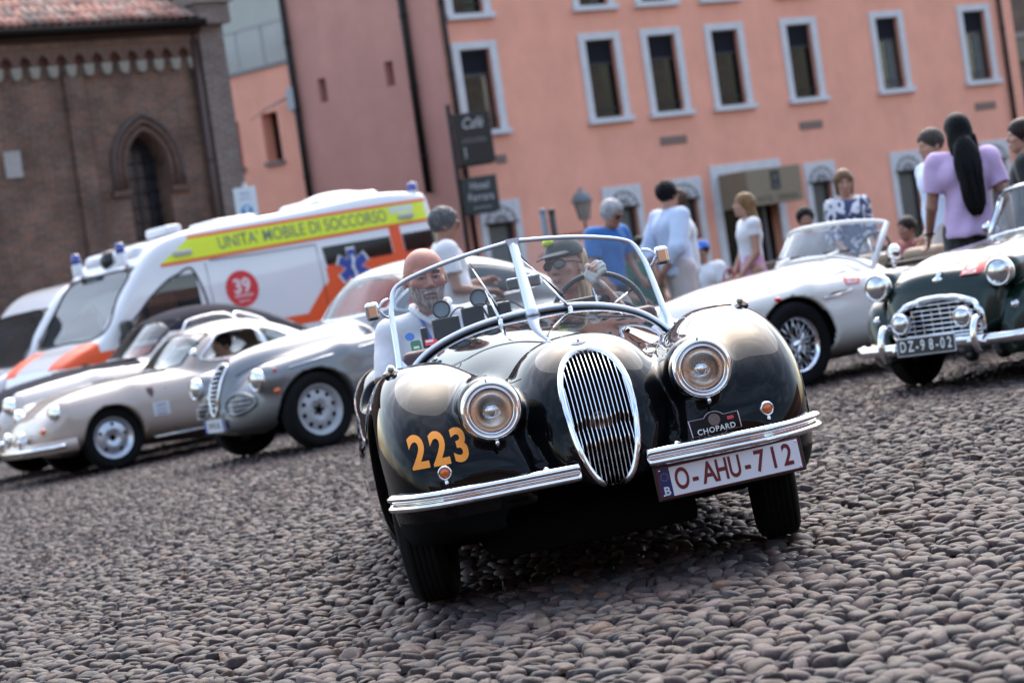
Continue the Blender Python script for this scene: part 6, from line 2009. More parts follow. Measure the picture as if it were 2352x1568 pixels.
    sw = empty('steering_wheel', (-0.28, 1.22, 0.84), (R(-20), 0, 0)); sw.parent = T
    sw.location = (0.30, 1.22, 0.85)
    tube('wheel_rim', [(0.19 * math.cos(a), 0, 0.19 * math.sin(a)) for a in np.linspace(0, 2 * math.pi, 37)[:-1]], 0.012, M_PLASTIC, sw, n=8, closed=True)
    for a in (0, 120, 240): tube('wheel_spoke', [(0, 0, 0), (0.19 * math.cos(R(a)), 0, 0.19 * math.sin(R(a)))], 0.006, M_CHROME, sw, n=5)
    for s in (-1, 1):
        me = sdf_mesh('seat', lambda Q: s_box(Q, (s * 0.28 - 0.22, 1.72, 0.32), (s * 0.28 + 0.22, 1.88, 0.86), 0.06), (s * 0.28 - 0.25, 1.68, 0.3), (s * 0.28 + 0.25, 1.92, 0.9), 0.03)
        obj('seat', me, mat('tan_seat', (0.30, 0.20, 0.13), rough=0.5, noise=0.1), T)
    tube('cockpit_trim', smooth_line([(-0.60, 1.05, 0.765), (-0.62, 1.5, 0.765), (-0.58, 1.95, 0.77), (0, 2.06, 0.79), (0.58, 1.95, 0.77), (0.62, 1.5, 0.765), (0.60, 1.05, 0.765)], 36), 0.02, M_SEAL, T, n=8)
    stand(T, 1.676, 19.577, -55)
    return T

# ---- green roadster
_t = {
    'nt': Spl([-0.64, -0.60, -0.52, -0.36, -0.1, 0.4, 0.95, 1.2], [0.52, 0.655, 0.745, 0.815, 0.855, 0.885, 0.900, 0.87]),
    'nh': Spl([-0.64, -0.58, -0.45, -0.2, 0.4, 1.0, 1.2], [0.31, 0.39, 0.425, 0.435, 0.46, 0.54, 0.56]),
    'wt': Spl([-0.60, -0.54, -0.42, -0.2, 0.1, 0.5, 1.0, 1.4, 1.8], [0.38, 0.50, 0.60, 0.67, 0.70, 0.68, 0.60, 0.54, 0.52]),
    'wo': Spl([-0.60, -0.54, -0.42, -0.2, 0.1, 0.6, 1.8], [0.50, 0.58, 0.65, 0.695, 0.71, 0.71, 0.70]),
    'bt': Spl([0.7, 1.2, 1.8, 2.3, 2.8, 3.1], [0.70, 0.68, 0.68, 0.70, 0.62, 0.45]),
    'bh': Spl([0.7, 1.2, 2.2, 2.8, 3.1], [0.62, 0.66, 0.66, 0.52, 0.3]),
    'rt': Spl([1.5, 1.9, 2.25, 2.6, 3.0], [0.5, 0.66, 0.72, 0.66, 0.45]),
}
def tr_shell(P0):
    P = P0.copy(); P[:, 0] = np.abs(P[:, 0])
    z0 = lambda y: 0 * y
    d = s_loft(P, z0, _t['nh'], lambda y: 0.26 + 0 * y, _t['nt'], 2.9, -0.64, 1.2)
    w = s_loft(P, lambda y: (_t['wo'](y) + 0.40) / 2, lambda y: (_t['wo'](y) - 0.40) / 2, lambda y: 0.17 + 0 * y, _t['wt'], 2.7, -0.60, 1.8)
    d = smin(d, w, 0.07)
    pod = s_cone(P, (0.445, -0.47, 0.69), (0.45, 0.05, 0.72), 0.097, 0.06)
    d = smin(d, pod, 0.05)
    d = smin(d, s_loft(P, z0, _t['bh'], lambda y: 0.17 + 0 * y, _t['bt'], 3.2, 0.7, 3.1), 0.08)
    r_ = s_loft(P, lambda y: 0.555 + 0 * y, lambda y: 0.155 + 0 * y, lambda y: 0.2 + 0 * y, _t['rt'], 2.6, 1.5, 3.0)
    return smin(d, r_, 0.08)
def tr_fn(P):
    d = tr_shell(P)
    A = np.stack([np.abs(P[:, 0]), P[:, 1], P[:, 2]], 1)
    d = smax(d, -s_cylx(A, 0.0, 0.32, 0.345, 0.48, 1.2, 0.03), 0.02)
    d = smax(d, -s_cylx(A, 2.24, 0.32, 0.345, 0.48, 1.2, 0.03), 0.02)
    d = smax(d, -s_box(A, (-1, 1.15, 0.36), (0.53, 2.0, 1.6), 0.08), 0.03)
    rec = smax(tr_mouth(P[:, 0], P[:, 2]), P[:, 1] + 0.44, 0.01)
    return smax(d, -rec, 0.015)
def tr_mouth(x, z):
    """Wide grille mouth: flat foot, arched top."""
    a = np.abs(x) / 0.315; b = (z - 0.30) / 0.265
    q = (np.maximum(a, 0) ** 3.2 + np.maximum(b, 0) ** 2.2 + 1e-9) ** (1 / 2.6)
    return smax((q - 1) * 0.26, 0.325 - z, 0.02)

def build_tr():
    green = paint('racing_green', (0.0035, 0.017, 0.012), rough=0.3, ior=1.26)
    T = empty('green_roadster', label='dark green open roadster with wide grille and black number plate', cat='car')
    def sp(C):
        lab = np.zeros(len(C), int)
        lab[tr_shell(C) < -0.025] = 1
        return lab
    ms = sdf_mesh('body', tr_fn, (-0.76, -0.68, 0.1), (0.76, 3.15, 0.96), 0.0175, split=sp)
    obj('body', ms[0], green, T); obj('inner_body', ms[1], M_DARK, T)
    g = empty('grille'); g.parent = T
    out = [(-0.315, 0.335), (-0.318, 0.40), (-0.305, 0.47), (-0.25, 0.53), (-0.13, 0.565), (0, 0.575), (0.13, 0.565), (0.25, 0.53), (0.305, 0.47), (0.318, 0.40), (0.315, 0.335)]
    tube('grille_surround', front_pts(tr_shell, [(p.x, p.y) for p in smooth_line([(a, b, 0) for a, b in out], 40)], 0.010), 0.022, M_ALU, g, n=8)
    for k in range(7):
        z = 0.35 + 0.031 * k
        w = 0.30 if z < 0.46 else 0.30 - 1.6 * (z - 0.46)
        ps = front_pts(tr_shell, [(q * w, z) for q in np.linspace(-1, 1, 11)], -0.03)
        tube('grille_bar', ps, 0.0065, M_CHROME, g, n=6)
    for k in range(9):
        x = -0.27 + 0.0675 * k
        zt_ = 0.545 - 0.7 * x * x
        tube('grille_upright', front_pts(tr_shell, [(x, 0.34), (x, 0.45), (x, zt_)], -0.034), 0.006, M_COPPERY, g, n=6)
    box('grille_sill', (-0.31, -0.66, 0.315), (0.31, -0.60, 0.338), M_ALU, g, 0.008)
    for s in (-1, 1):
        headlamp(T, s * 0.445, -0.585, 0.685, 0.092, s * 2)
        headlamp(T, s * 0.225, -0.73, 0.44, 0.066, 0, 'fog_lamp')
        lathe('side_lamp', [(0.0, -0.02), (0.02, -0.016), (0.03, 0.0), (0.03, 0.03)], M_LAMPFACE, T, 16, 'Y', front_pts(tr_shell, [(s * 0.50, 0.47)], 0.0)[0])
        for y in (0.0, 2.24):
            wheel(T, (s * 0.585, y, 0.32), 0.14, 0.32, 'steel', side=s)
        od = smooth_line([(s * 0.335, -0.78, 0.22), (s * 0.335, -0.815, 0.28), (s * 0.335, -0.81, 0.36), (s * 0.335, -0.77, 0.42), (s * 0.335, -0.70, 0.43)], 16)
        tube('overrider', od, 0.023, M_CHROME, T, n=10)
        tube('wing_bead', [(s * a, b, c) for a, b, c in ((0.42, 0.1, 0.735), (0.44, 0.5, 0.74), (0.5, 1.0, 0.70))], 0.006, M_CHROME, T, n=6)
        miglia = None
    bl = smooth_line([(-0.67, -0.50, 0.285), (-0.63, -0.62, 0.285), (-0.48, -0.71, 0.285), (0, -0.755, 0.285), (0.48, -0.71, 0.285), (0.63, -0.62, 0.285), (0.67, -0.50, 0.285)], 40)
    obj('bumper', sweep_mesh('bumper', bl, [(0.014, -0.036), (0.024, -0.016), (0.027, 0), (0.024, 0.016), (0.014, 0.036), (-0.01, 0.032), (-0.01, -0.032)], up=(0, 0, 1)), M_CHROME, T)
    pl = empty('number_plate', (0.0, -0.835, 0.30), (R(-4), 0, 0)); pl.parent = T
    box('plate_edge', (-0.212, -0.003, -0.058), (0.212, 0.006, 0.058), mat('plate_silver', (0.55, 0.56, 0.6), rough=0.4), pl, 0.004)
    box('plate_face', (-0.204, -0.0055, -0.050), (0.204, -0.0035, 0.050), mat('plate_black', (0.012, 0.014, 0.022), rough=0.4), pl)
    for ch, fx in zip('DZ-98-02', (-0.165, -0.107, -0.062, -0.022, 0.040, 0.083, 0.122, 0.172)):
        text('plate_character', ch, M_WHITE, pl, (fx, -0.007, 0), size=0.095, offset=0.0012, xscale=0.68)
    box('plate_bracket', (-0.1, 0.0065, -0.02), (0.1, 0.06, 0.02), M_DARK, pl)
    miglia_arrow(T, tr_shell, (0.245, 0.722), 0.15, 0.07, 'front', 1, 1, lift=0.016)
    # white sponsor script, oval and small badge on the bonnet (shape only)
    def on_nose(nm, tx, x, z, size, **kw):
        me = text_mesh(nm, tx, size=size, **kw)
        for v, p in zip(me.vertices, front_pts(tr_shell, [(x + v.co.x, z + v.co.z) for v in me.vertices], 0.022)): v.co = p
        return obj(nm, me, M_WHITE, T)
    on_nose('bonnet_script', 'Jus Franken', 0.19, 0.800, 0.062, shear=0.3, offset=0.001)
    on_nose('bonnet_script', 'Alpine-Lifestyle', 0.21, 0.772, 0.024)
    on_nose('bonnet_script', 'Tergos', -0.14, 0.775, 0.036, shear=0.3)
    ov = [(-0.14 + 0.095 * math.cos(t), 0.775 + 0.026 * math.sin(t)) for t in np.linspace(0, 2 * math.pi, 33)[:-1]]
    tube('bonnet_oval', front_pts(tr_shell, ov, 0.016), 0.003, M_WHITE, T, n=5, closed=True)
    y0 = float(march(tr_shell, [0.0], [0.70])[0])
    fm = sdf_mesh('bonnet_badge', lambda Q: smin(s_ell(Q, (0, 0, 0), (0.036, 0.014, 0.018)), s_cone(Q, (0.0, 0, 0.0), (0.016, 0, 0.055), 0.016, 0.013), 0.01), (-0.05, -0.03, -0.03), (0.05, 0.03, 0.08), 0.006)
    o = obj('bonnet_badge', fm, M_ALU, T); o.location = (0, y0 - 0.006, 0.685); o.rotation_euler = (R(-25), 0, 0)
    b = [(0, 0.93, 0.90), (0.25, 0.94, 0.895), (0.46, 1.0, 0.875), (0.52, 1.06, 0.85)]
    t = [(0, 1.12, 1.20), (0.25, 1.13, 1.195), (0.42, 1.17, 1.175), (0.475, 1.22, 1.14)]
    flat_screen(T, b, t, glass_mat('roadster_glass', (0.78, 0.84, 0.86), dirt=0.09), M_ALU, 0.018)
    for s in (-1, 1):
        me = sdf_mesh('seat', lambda Q: s_box(Q, (s * 0.27 - 0.2, 1.75, 0.32), (s * 0.27 + 0.2, 1.9, 0.86), 0.06), (s * 0.27 - 0.25, 1.7, 0.3), (s * 0.27 + 0.25, 1.95, 0.9), 0.03)
        obj('seat', me, M_PLASTIC, T)
        mr = empty('mirror', (s * 0.55, 1.12, 0.95)); mr.parent = T
        lathe('mirror_shell', [(0.0, -0.04), (0.03, -0.03), (0.042, 0.0), (0.0, 0.004)], M_CHROME, mr, 16)
        tube('mirror_stalk', [(0, 0, 0), (0, 0, -0.22)], 0.008, M_CHROME, mr, n=6)
    stand(T, 3.094, 16.923, -40)
    return T

M_COPPERY = mat('warm_chrome', (0.62, 0.45, 0.36), rough=0.15, metal=1.0)

# ---- ambulance van
_v = {
    'zt': Spl([-1.0, -0.92, -0.8, -0.6, -0.35, 0.0, 0.35, 0.62, 0.9, 1.3, 3.0, 4.7, 4.95], [0.75, 1.00, 1.14, 1.24, 1.34, 1.74, 2.14, 2.36, 2.46, 2.50, 2.54, 2.54, 2.50]),
    'hw': Spl([-1.0, -0.9, -0.7, -0.3, 0.3, 1.0, 4.7, 4.95], [0.62, 0.80, 0.92, 0.99, 1.02, 1.03, 1.03, 0.99]),
}
def van_fn(P0):
    P = P0.copy(); P[:, 0] = np.abs(P[:, 0])
    y = np.clip(P[:, 1], -1.0, 4.95)
    zt = _v['zt'](y); hw = _v['hw'](y)
    # sides lean in a little towards the roof
    hw = hw - 0.10 * np.clip((P[:, 2] - 1.2) / 1.3, 0, 1) ** 2
    d = smax(P[:, 0] - hw, P[:, 2] - zt, 0.22)
    d = smax(d, 0.26 - P[:, 2], 0.05)
    d = smax(d, -(P[:, 1] + 1.0), 0.2)
    d = smax(d, P[:, 1] - 4.95, 0.12)
    d = d * 0.8
    for yy in (0.0, 3.75):
        d = smax(d, -s_cylx(P, yy, 0.34, 0.40, 0.7, 1.3, 0.04), 0.03)
    return d

def build_van(label, full=True):
    T = empty('ambulance', label=label, cat='ambulance')
    white = paint('van_white', (0.70, 0.70, 0.73), rough=0.35)
    WIN = [(-0.10, 1.20), (0.28, 1.62), (0.62, 1.86), (0.84, 1.95), (1.10, 1.96), (1.10, 1.20)]
    WS = lambda C: (C[:, 1] > -0.33) & (C[:, 1] < 0.36) & (np.abs(C[:, 0]) < 0.86) & (C[:, 2] > 1.36)
    BAND = [(0.66, 2.12), (1.12, 2.38), (4.94, 2.38), (4.94, 2.14)]
    D1 = [(3.02, 1.745), (3.0, 1.985), (4.10, 1.985), (4.10, 1.745)]
    D2 = [(4.32, 1.745), (4.32, 1.985), (4.94, 1.985), (4.94, 1.745)]
    ORG = [(3.02, 1.745), (2.98, 1.50), (2.92, 1.50), (2.6, 1.18), (4.94, 1.18), (4.94, 1.745)]
    ORG2 = [(4.11, 1.745), (4.11, 2.13), (4.31, 2.13), (4.31, 1.745)]
    ORG3 = [(2.1, 1.05), (2.2, 1.17), (4.94, 1.17), (4.94, 1.05)]
    ORG4 = [(-0.55, 0.95), (-0.42, 1.19), (0.9, 1.19), (0.9, 0.98)]
    def sp(C):
        lab = np.zeros(len(C), int)
        a = np.abs(C[:, 0])
        side = (a > 0.6)
        lab[WS(C)] = 1
        lab[side & in_poly(C[:, 1], C[:, 2], WIN)] = 1
        lab[(np.hypot(C[:, 1], C[:, 2] - 0.34) < 0.385) & (a < 0.9)] = 2
        lab[(np.hypot(C[:, 1] - 3.75, C[:, 2] - 0.34) < 0.385) & (a < 0.9)] = 2
        if full:
            org = in_poly(C[:, 1], C[:, 2], ORG) | in_poly(C[:, 1], C[:, 2], ORG2) | in_poly(C[:, 1], C[:, 2], ORG3)
            lab[side & org] = 3
            lab[side & in_poly(C[:, 1], C[:, 2], ORG4) & (lab == 0)] = 3
            lab[(C[:, 1] < -0.40) & (C[:, 2] > 1.06) & (C[:, 2] < 1.32) & (a > 0.45)] = 3
        lab = arches(lab, C, 8)
        o3 = lab == 3
        lab[o3] = 3 + (C[o3, 0] < 0) + 2 * (C[o3, 1] < 1.2)
        return lab
    ms = sdf_mesh('body', van_fn, (-1.08, -1.05, 0.2), (1.08, 5.0, 2.6), 0.032 if full else 0.06, slack=2.0, split=sp)
    for m, nm, mt in zip(ms, ('body', 'window_glass', 'wheel_arch') + ('orange_livery',) * 5 + ('wheel_arch',) * 4, (white, M_VANGLASS, M_DARK) + (M_VORANGE,) * 5 + (M_DARK,) * 4):
        if m: obj(nm, m, mt, T)
    tube('window_seal', side_pts(van_fn, 1, [(p.x, p.y) for p in smooth_line([(a, b, 0) for a, b in WIN], 40, True)], 0.0), 0.016, M_SEAL, T, n=6, closed=True)
    wl = [(-0.86, 1.38), (0, 1.36), (0.86, 1.38), (0.84, 1.8), (0.78, 2.10), (0, 2.14), (-0.78, 2.10), (-0.84, 1.8)]
    tube('windscreen_seal', front_pts(van_fn, [(p.x, p.y) for p in smooth_line([(a, b, 0) for a, b in wl], 50, True)], 0.0, -1.6), 0.018, M_SEAL, T, n=6, closed=True)
    for s in (-1, 1):
        for y in (0.0, 3.75): wheel(T, (s * 0.90, y, 0.34), 0.2, 0.34, 'steel', side=s)
        h = empty('headlight'); h.parent = T
        poly = [(-0.62, 1.06), (-0.88, 0.90), (-0.80, 0.80), (-0.52, 0.88), (-0.50, 1.0)]
        obj('lamp_glass', surf_patch(van_fn, poly, 0.012, 'side', s, 3), M_LAMPFACE, h)
        tube('lamp_edge', side_pts(van_fn, s, poly, 0.012), 0.018, M_SEAL, h, n=6, closed=True)
        mr = empty('mirror', (s * 1.12, -0.05, 1.35)); mr.parent = T
        fm = sdf_mesh('mirror_shell', lambda Q: s_box(Q, (-0.10, -0.06, -0.16), (0.10, 0.06, 0.16), 0.05), (-0.12, -0.1, -0.2), (0.12, 0.1, 0.2), 0.025)
        obj('mirror_shell', fm, M_PLASTIC, mr)
        if not full: continue
        bc = empty('beacon', (s * 0.60, 0.34, 2.33)); bc.parent = T
        lathe('beacon_base', [(0.07, -0.14), (0.07, 0.0), (0.06, 0.02)], white, bc, 20, 'Z')
        lathe('beacon_lens', [(0.06, 0.02), (0.064, 0.06), (0.06, 0.12), (0.04, 0.15), (0.0, 0.155)], M_BEACON, bc, 20, 'Z')
    # roof spoiler with siren
    if full:
        me = sdf_mesh('roof_cowl', lambda Q: s_box(Q, (-0.72, 0.48, 2.20), (0.72, 1.0, 2.42), 0.10), (-0.85, 0.3, 2.1), (0.85, 1.05, 2.5), 0.04)
        obj('roof_cowl', me, white, T)
        lathe('siren', [(0.0, 0.05), (0.08, 0.04), (0.13, -0.02), (0.14, -0.10)], M_PLASTIC, T, 20, 'Y', (0.0, 0.44, 2.30), (R(180), 0, 0))
    box('grille', (-0.5, -1.03, 0.62), (0.5, -0.98, 0.80), M_PLASTIC, T, 0.02)
    box('bumper', (-0.9, -1.08, 0.34), (0.9, -0.85, 0.60), M_PLASTIC, T, 0.08)
    box('dash', (-0.9, -0.3, 0.9), (0.9, 0.35, 1.22), M_PLASTIC, T, 0.05)
    for s in (-1, 1): box('seat', (s * 0.5 - 0.25, 0.75, 0.7), (s * 0.5 + 0.25, 0.95, 1.75), mat('seat_orange', (0.45, 0.10, 0.02), rough=0.7), T, 0.08)
    box('bulkhead', (-0.96, 1.14, 0.5), (0.96, 1.17, 2.2), M_DARK, T)
    if not full: return T
    for s in (1, -1):
        ye = obj('yellow_band', surf_patch(van_fn, BAND, 0.006, 'side', s, 5), mat('hi_vis_yellow', (0.72, 0.80, 0.02), rough=0.4), T)
        for (a, b) in (((0.66, 2.10), (4.94, 2.12)), ((1.12, 2.40), (4.94, 2.40))):
            obj('red_pinstripe', surf_patch(van_fn, [(a[0], a[1] - 0.018), (b[0], b[1] - 0.018), (b[0], b[1] + 0.018), (a[0], a[1] + 0.018)], 0.009, 'side', s, 6), M_VORANGE, T)
        for poly in (D1, D2): obj('dark_window', surf_patch(van_fn, poly, 0.008, 'side', s, 4), M_WINGLASS, T)
        # lettering along the band
        me = text_mesh('band_lettering', "UNITA' MOBILE DI SOCCORSO", size=0.225, offset=0.001, xscale=0.84)
        k = s
        vs = [(2.83 + v.co.x * k, 2.255 + v.co.z) for v in me.vertices]
        for v, p in zip(me.vertices, side_pts(van_fn, s, vs, 0.010)): v.co = p
        obj('band_lettering', me, mat('band_grey', (0.13, 0.17, 0.13), rough=0.5), T)
        rd = empty('round_decal'); rd.parent = T
        circ = [(1.72 + 0.235 * math.cos(t), 1.64 + 0.235 * math.sin(t)) for t in np.linspace(0, 2 * math.pi, 37)[:-1]]
        obj('decal_disc', surf_patch(van_fn, circ, 0.006, 'side', s, 3), mat('decal_red', (0.62, 0.022, 0.03), rough=0.45), rd)
        for tx, sz, dz in (('39', 0.25, 0.03), ('ASSISTENZA', 0.05, -0.09), ('EMERGENZA', 0.03, -0.16)):
            me = text_mesh('decal_lettering', tx, size=sz, offset=sz * 0.03)
            vs = [(1.72 + v.co.x * k, 1.64 + dz + v.co.z) for v in me.vertices]
            for v, p in zip(me.vertices, side_pts(van_fn, s, vs, 0.010)): v.co = p
            obj('decal_lettering', me, mat('decal_pale', (0.75, 0.62, 0.64), rough=0.45), rd)
        # six-armed medical star
        st = empty('medical_star'); st.parent = T
        cy, cz = 3.42, 1.66
        for nm, kk, mt, lf in (('star_edge', 1.12, M_WHITE, 0.009), ('star_field', 1.0, mat('star_blue', (0.02, 0.05, 0.30), rough=0.4), 0.013)):
            for a in (90, 30, 150):
                ca, sa = math.cos(R(a)), math.sin(R(a))
                q = [(cy + (u * ca - w * sa) * kk, cz + (u * sa + w * ca) * kk) for u, w in ((-0.24, -0.062), (0.24, -0.062), (0.24, 0.062), (-0.24, 0.062))]
                obj(nm, surf_patch(van_fn, q, lf + a * 1e-5, 'side', s, 2), mt, st)
        obj('star_staff', surf_patch(van_fn, [(cy - 0.012, cz - 0.17), (cy + 0.012, cz - 0.17), (cy + 0.012, cz + 0.17), (cy - 0.012, cz + 0.17)], 0.018, 'side', s, 1), M_WHITE, st)
        sn = [(cy + 0.03 * math.sin(t * 9), cz - 0.14 + 0.28 * t) for t in np.linspace(0, 1, 24)]
        tube('star_serpent', side_pts(van_fn, s, sn, 0.018), 0.010, M_WHITE, st, n=5)
        for yy in (1.0, 4.45):
            lm = side_pts(van_fn, s, [(yy, 2.22)], 0.0)[0]
            box('scene_light', (lm[0] - 0.03, yy - 0.13, 2.18), (lm[0] + 0.04, yy + 0.13, 2.25), mat('scene_light', (0.45, 0.46, 0.48), rough=0.3), T, 0.02)
        tube('door_rail', side_pts(van_fn, s, [(1.35, 2.07), (2.0, 2.05), (2.9, 2.04)], 0.004), 0.012, mat('rail_grey', (0.30, 0.30, 0.34), rough=0.5), T, n=5)
        for yy in (1.28, 2.92): tube('door_gap', side_pts(van_fn, s, [(yy, 2.04), (yy, 1.5), (yy, 0.6)], 0.001), 0.006, M_SEAL, T, n=5)
        obj('band_sticker', surf_patch(van_fn, [(4.2, 2.28), (4.62, 2.28), (4.62, 2.36), (4.2, 2.36)], 0.010, 'side', s, 2), mat('sticker_pale2', (0.6, 0.66, 0.6), rough=0.4), T)
    # roof gear
    me = sdf_mesh('roof_fan', lambda Q: smin(s_box(Q, (-0.5, 3.4, 2.48), (0.5, 4.5, 2.66), 0.10), s_ell(Q, (0, 4.0, 2.6), (0.45, 0.45, 0.14)), 0.1), (-0.55, 3.3, 2.4), (0.55, 4.6, 2.8), 0.04)
    obj('roof_fan', me, white, T)
    me = sdf_mesh('roof_hatch', lambda Q: s_box(Q, (-0.35, 1.9, 2.47), (0.35, 2.6, 2.60), 0.06), (-0.4, 1.8, 2.4), (0.4, 2.7, 2.65), 0.04)
    obj('roof_hatch', me, white, T)
    bc = empty('beacon', (0.80, 4.80, 2.52)); bc.parent = T
    lathe('beacon_base', [(0.07, -0.1), (0.07, 0.02)], white, bc, 20, 'Z')
    lathe('beacon_lens', [(0.07, 0.02), (0.072, 0.10), (0.05, 0.13), (0.0, 0.14)], M_BEACON, bc, 20, 'Z')
    me = sdf_mesh('light_rack', lambda Q: s_box(Q, (0.2, 0.95, 2.48), (0.75, 1.2, 2.60), 0.04), (0.15, 0.9, 2.42), (0.8, 1.25, 2.65), 0.03)
    obj('light_rack', me, white, T)
    return T

M_VANGLASS = glass_mat('van_glass', (0.32, 0.36, 0.38), dirt=0.03)
M_VORANGE = mat('van_orange', (0.80, 0.085, 0.01), rough=0.4)
M_BEACON = mat('blue_beacon', (0.006, 0.03, 0.26), rough=0.15, coat=1.0)

def build_vehicles():
    build_coupes()
    build_alfa()
    build_healey()
    build_tr()
    v = build_van('white and orange ambulance with yellow roof band and red roundel 39')
    stand(v, -5.24, 33.12, -53)
    w = build_van('white estate van at the left edge beside the ambulance', False)
    w.name = 'white_van'; w['category'] = 'van'
    stand(w, -6.95, 36.8, -53)
    w.scale = (0.9, 0.9, 0.9)
build_vehicles()
# ------------------------------------------------------------------ people
def skin_mat(name, col):
    return mat(name, col, rough=0.48, noise=0.18, nscale=28, sss=0.06, bump=0.3, bscale=110, bdist=0.003)
SK1 = skin_mat('skin_fair', (0.43, 0.23, 0.165))
SK2 = skin_mat('skin_tan', (0.33, 0.165, 0.11))
SK3 = skin_mat('skin_ruddy', (0.42, 0.17, 0.12))
M_LIP = mat('lips', (0.40, 0.185, 0.155), rough=0.45)
M_BEARD = mat('grey_stubble', (0.44, 0.385, 0.36), rough=0.8, noise=0.45, nscale=150, spec=0.2)
M_BROWHAIR = mat('brow_dark', (0.05, 0.032, 0.025), rough=0.7)
M_EYE = mat('eye_white', (0.36, 0.33, 0.31), rough=0.15)
M_IRIS = mat('iris', (0.035, 0.028, 0.022), rough=0.1)

def hair_mat(name, col, rough=0.42):
    if name in MATS: return MATS[name]
    m = mat(name, col, rough=rough, noise=0.0, spec=0.15)
    t = m.node_tree; b = t.nodes['Principled BSDF']
    c = t.nodes.new('ShaderNodeTexCoord'); mp_ = t.nodes.new('ShaderNodeMapping')
    mp_.inputs['Scale'].default_value = (95, 95, 7)
    n = t.nodes.new('ShaderNodeTexNoise'); n.inputs['Scale'].default_value = 1.0; n.inputs['Detail'].default_value = 4
    t.links.new(c.outputs['Object'], mp_.inputs['Vector']); t.links.new(mp_.outputs['Vector'], n.inputs['Vector'])
    cr = t.nodes.new('ShaderNodeValToRGB')
    cr.color_ramp.elements[0].position = 0.3; cr.color_ramp.elements[1].position = 0.72
    cr.color_ramp.elements[0].color = (*[x * 0.45 for x in col], 1); cr.color_ramp.elements[1].color = (*[min(1, x * 1.55) for x in col], 1)
    t.links.new(n.outputs['Fac'], cr.inputs['Fac']); t.links.new(cr.outputs['Color'], b.inputs['Base Color'])
    bp = t.nodes.new('ShaderNodeBump'); bp.inputs['Strength'].default_value = 0.45; bp.inputs['Distance'].default_value = 0.003
    t.links.new(n.outputs['Fac'], bp.inputs['Height']); t.links.new(bp.outputs['Normal'], b.inputs['Normal'])
    return m

def cloth_mat(name, col, col2=None, scale=9.0):
    if name in MATS: return MATS[name]
    m = mat(name, col, rough=0.85, noise=0.06, nscale=14, sheen=0.2, bump=0.35, bscale=22, bdist=0.012)
    if col2:
        t = m.node_tree; b = t.nodes['Principled BSDF']
        c = t.nodes.new('ShaderNodeTexCoord')
        n = t.nodes.new('ShaderNodeTexNoise'); n.inputs['Scale'].default_value = scale; n.inputs['Detail'].default_value = 1.5; n.inputs['Distortion'].default_value = 1.6
        t.links.new(c.outputs['Object'], n.inputs['Vector'])
        cr = t.nodes.new('ShaderNodeValToRGB'); cr.color_ramp.interpolation = 'CONSTANT'
        cr.color_ramp.elements[0].color = (*col, 1); cr.color_ramp.elements[1].color = (*col2, 1); cr.color_ramp.elements[1].position = 0.53
        t.links.new(n.outputs['Fac'], cr.inputs['Fac']); t.links.new(cr.outputs['Color'], b.inputs['Base Color'])
    return m

def rot3(yaw=0, pitch=0, roll=0):
    """Head turn: yaw to its left (+), pitch up (+), roll; rows map world offsets into head space."""
    m = Matrix.Rotation(R(yaw), 3, 'Z') @ Matrix.Rotation(R(-pitch), 3, 'X') @ Matrix.Rotation(R(roll), 3, 'Y')
    return np.array(m)

def head_sdf(Q, female=0.0, wide=1.0):
    A = Q.copy(); A[:, 0] = np.abs(A[:, 0]) / wide
    w = 1 - 0.06 * female
    d = smin(s_ell(A, (0, 0.015, 0.040), (0.077 * w, 0.098, 0.090)), s_ell(A, (0, -0.018, -0.012), (0.066 * w, 0.080, 0.105)), 0.04)
    d = smin(d, s_ell(A, (0, -0.036, -0.072), (0.052 * w, 0.052, 0.046)), 0.03)
    d = smin(d, s_ell(A, (0, -0.072, -0.098), (0.020, 0.018, 0.017)), 0.025)
    d = smin(d, s_ell(A, (0.040, -0.064, -0.014), (0.025, 0.022, 0.021)), 0.03)
    d = smin(d, s_cone(A, (0.0, -0.085, 0.034), (0.038, -0.078, 0.034), 0.011, 0.010), 0.02)
    d = smax(d, -s_ell(A, (0.031, -0.104, 0.012), (0.019, 0.020, 0.013)), 0.014)
    d = smin(d, s_cone(A, (0, -0.088, 0.022), (0, -0.112, -0.020), 0.008, 0.0125), 0.012)
    d = smin(d, s_ell(A, (0.011, -0.099, -0.027), (0.009, 0.011, 0.008)), 0.008)
    d = smin(d, s_ell(A, (0, -0.093, -0.056), (0.024, 0.011, 0.006)), 0.007)
    d = smin(d, s_ell(A, (0, -0.090, -0.068), (0.019, 0.011, 0.007)), 0.007)
    d = smax(d, -s_cone(A, (0, -0.108, -0.0622), (0.022, -0.098, -0.0622), 0.0032, 0.002), 0.004)
    d = smin(d, s_ell(A, (0.077 * w, 0.014, -0.004), (0.010, 0.021, 0.031)), 0.012)
    return d

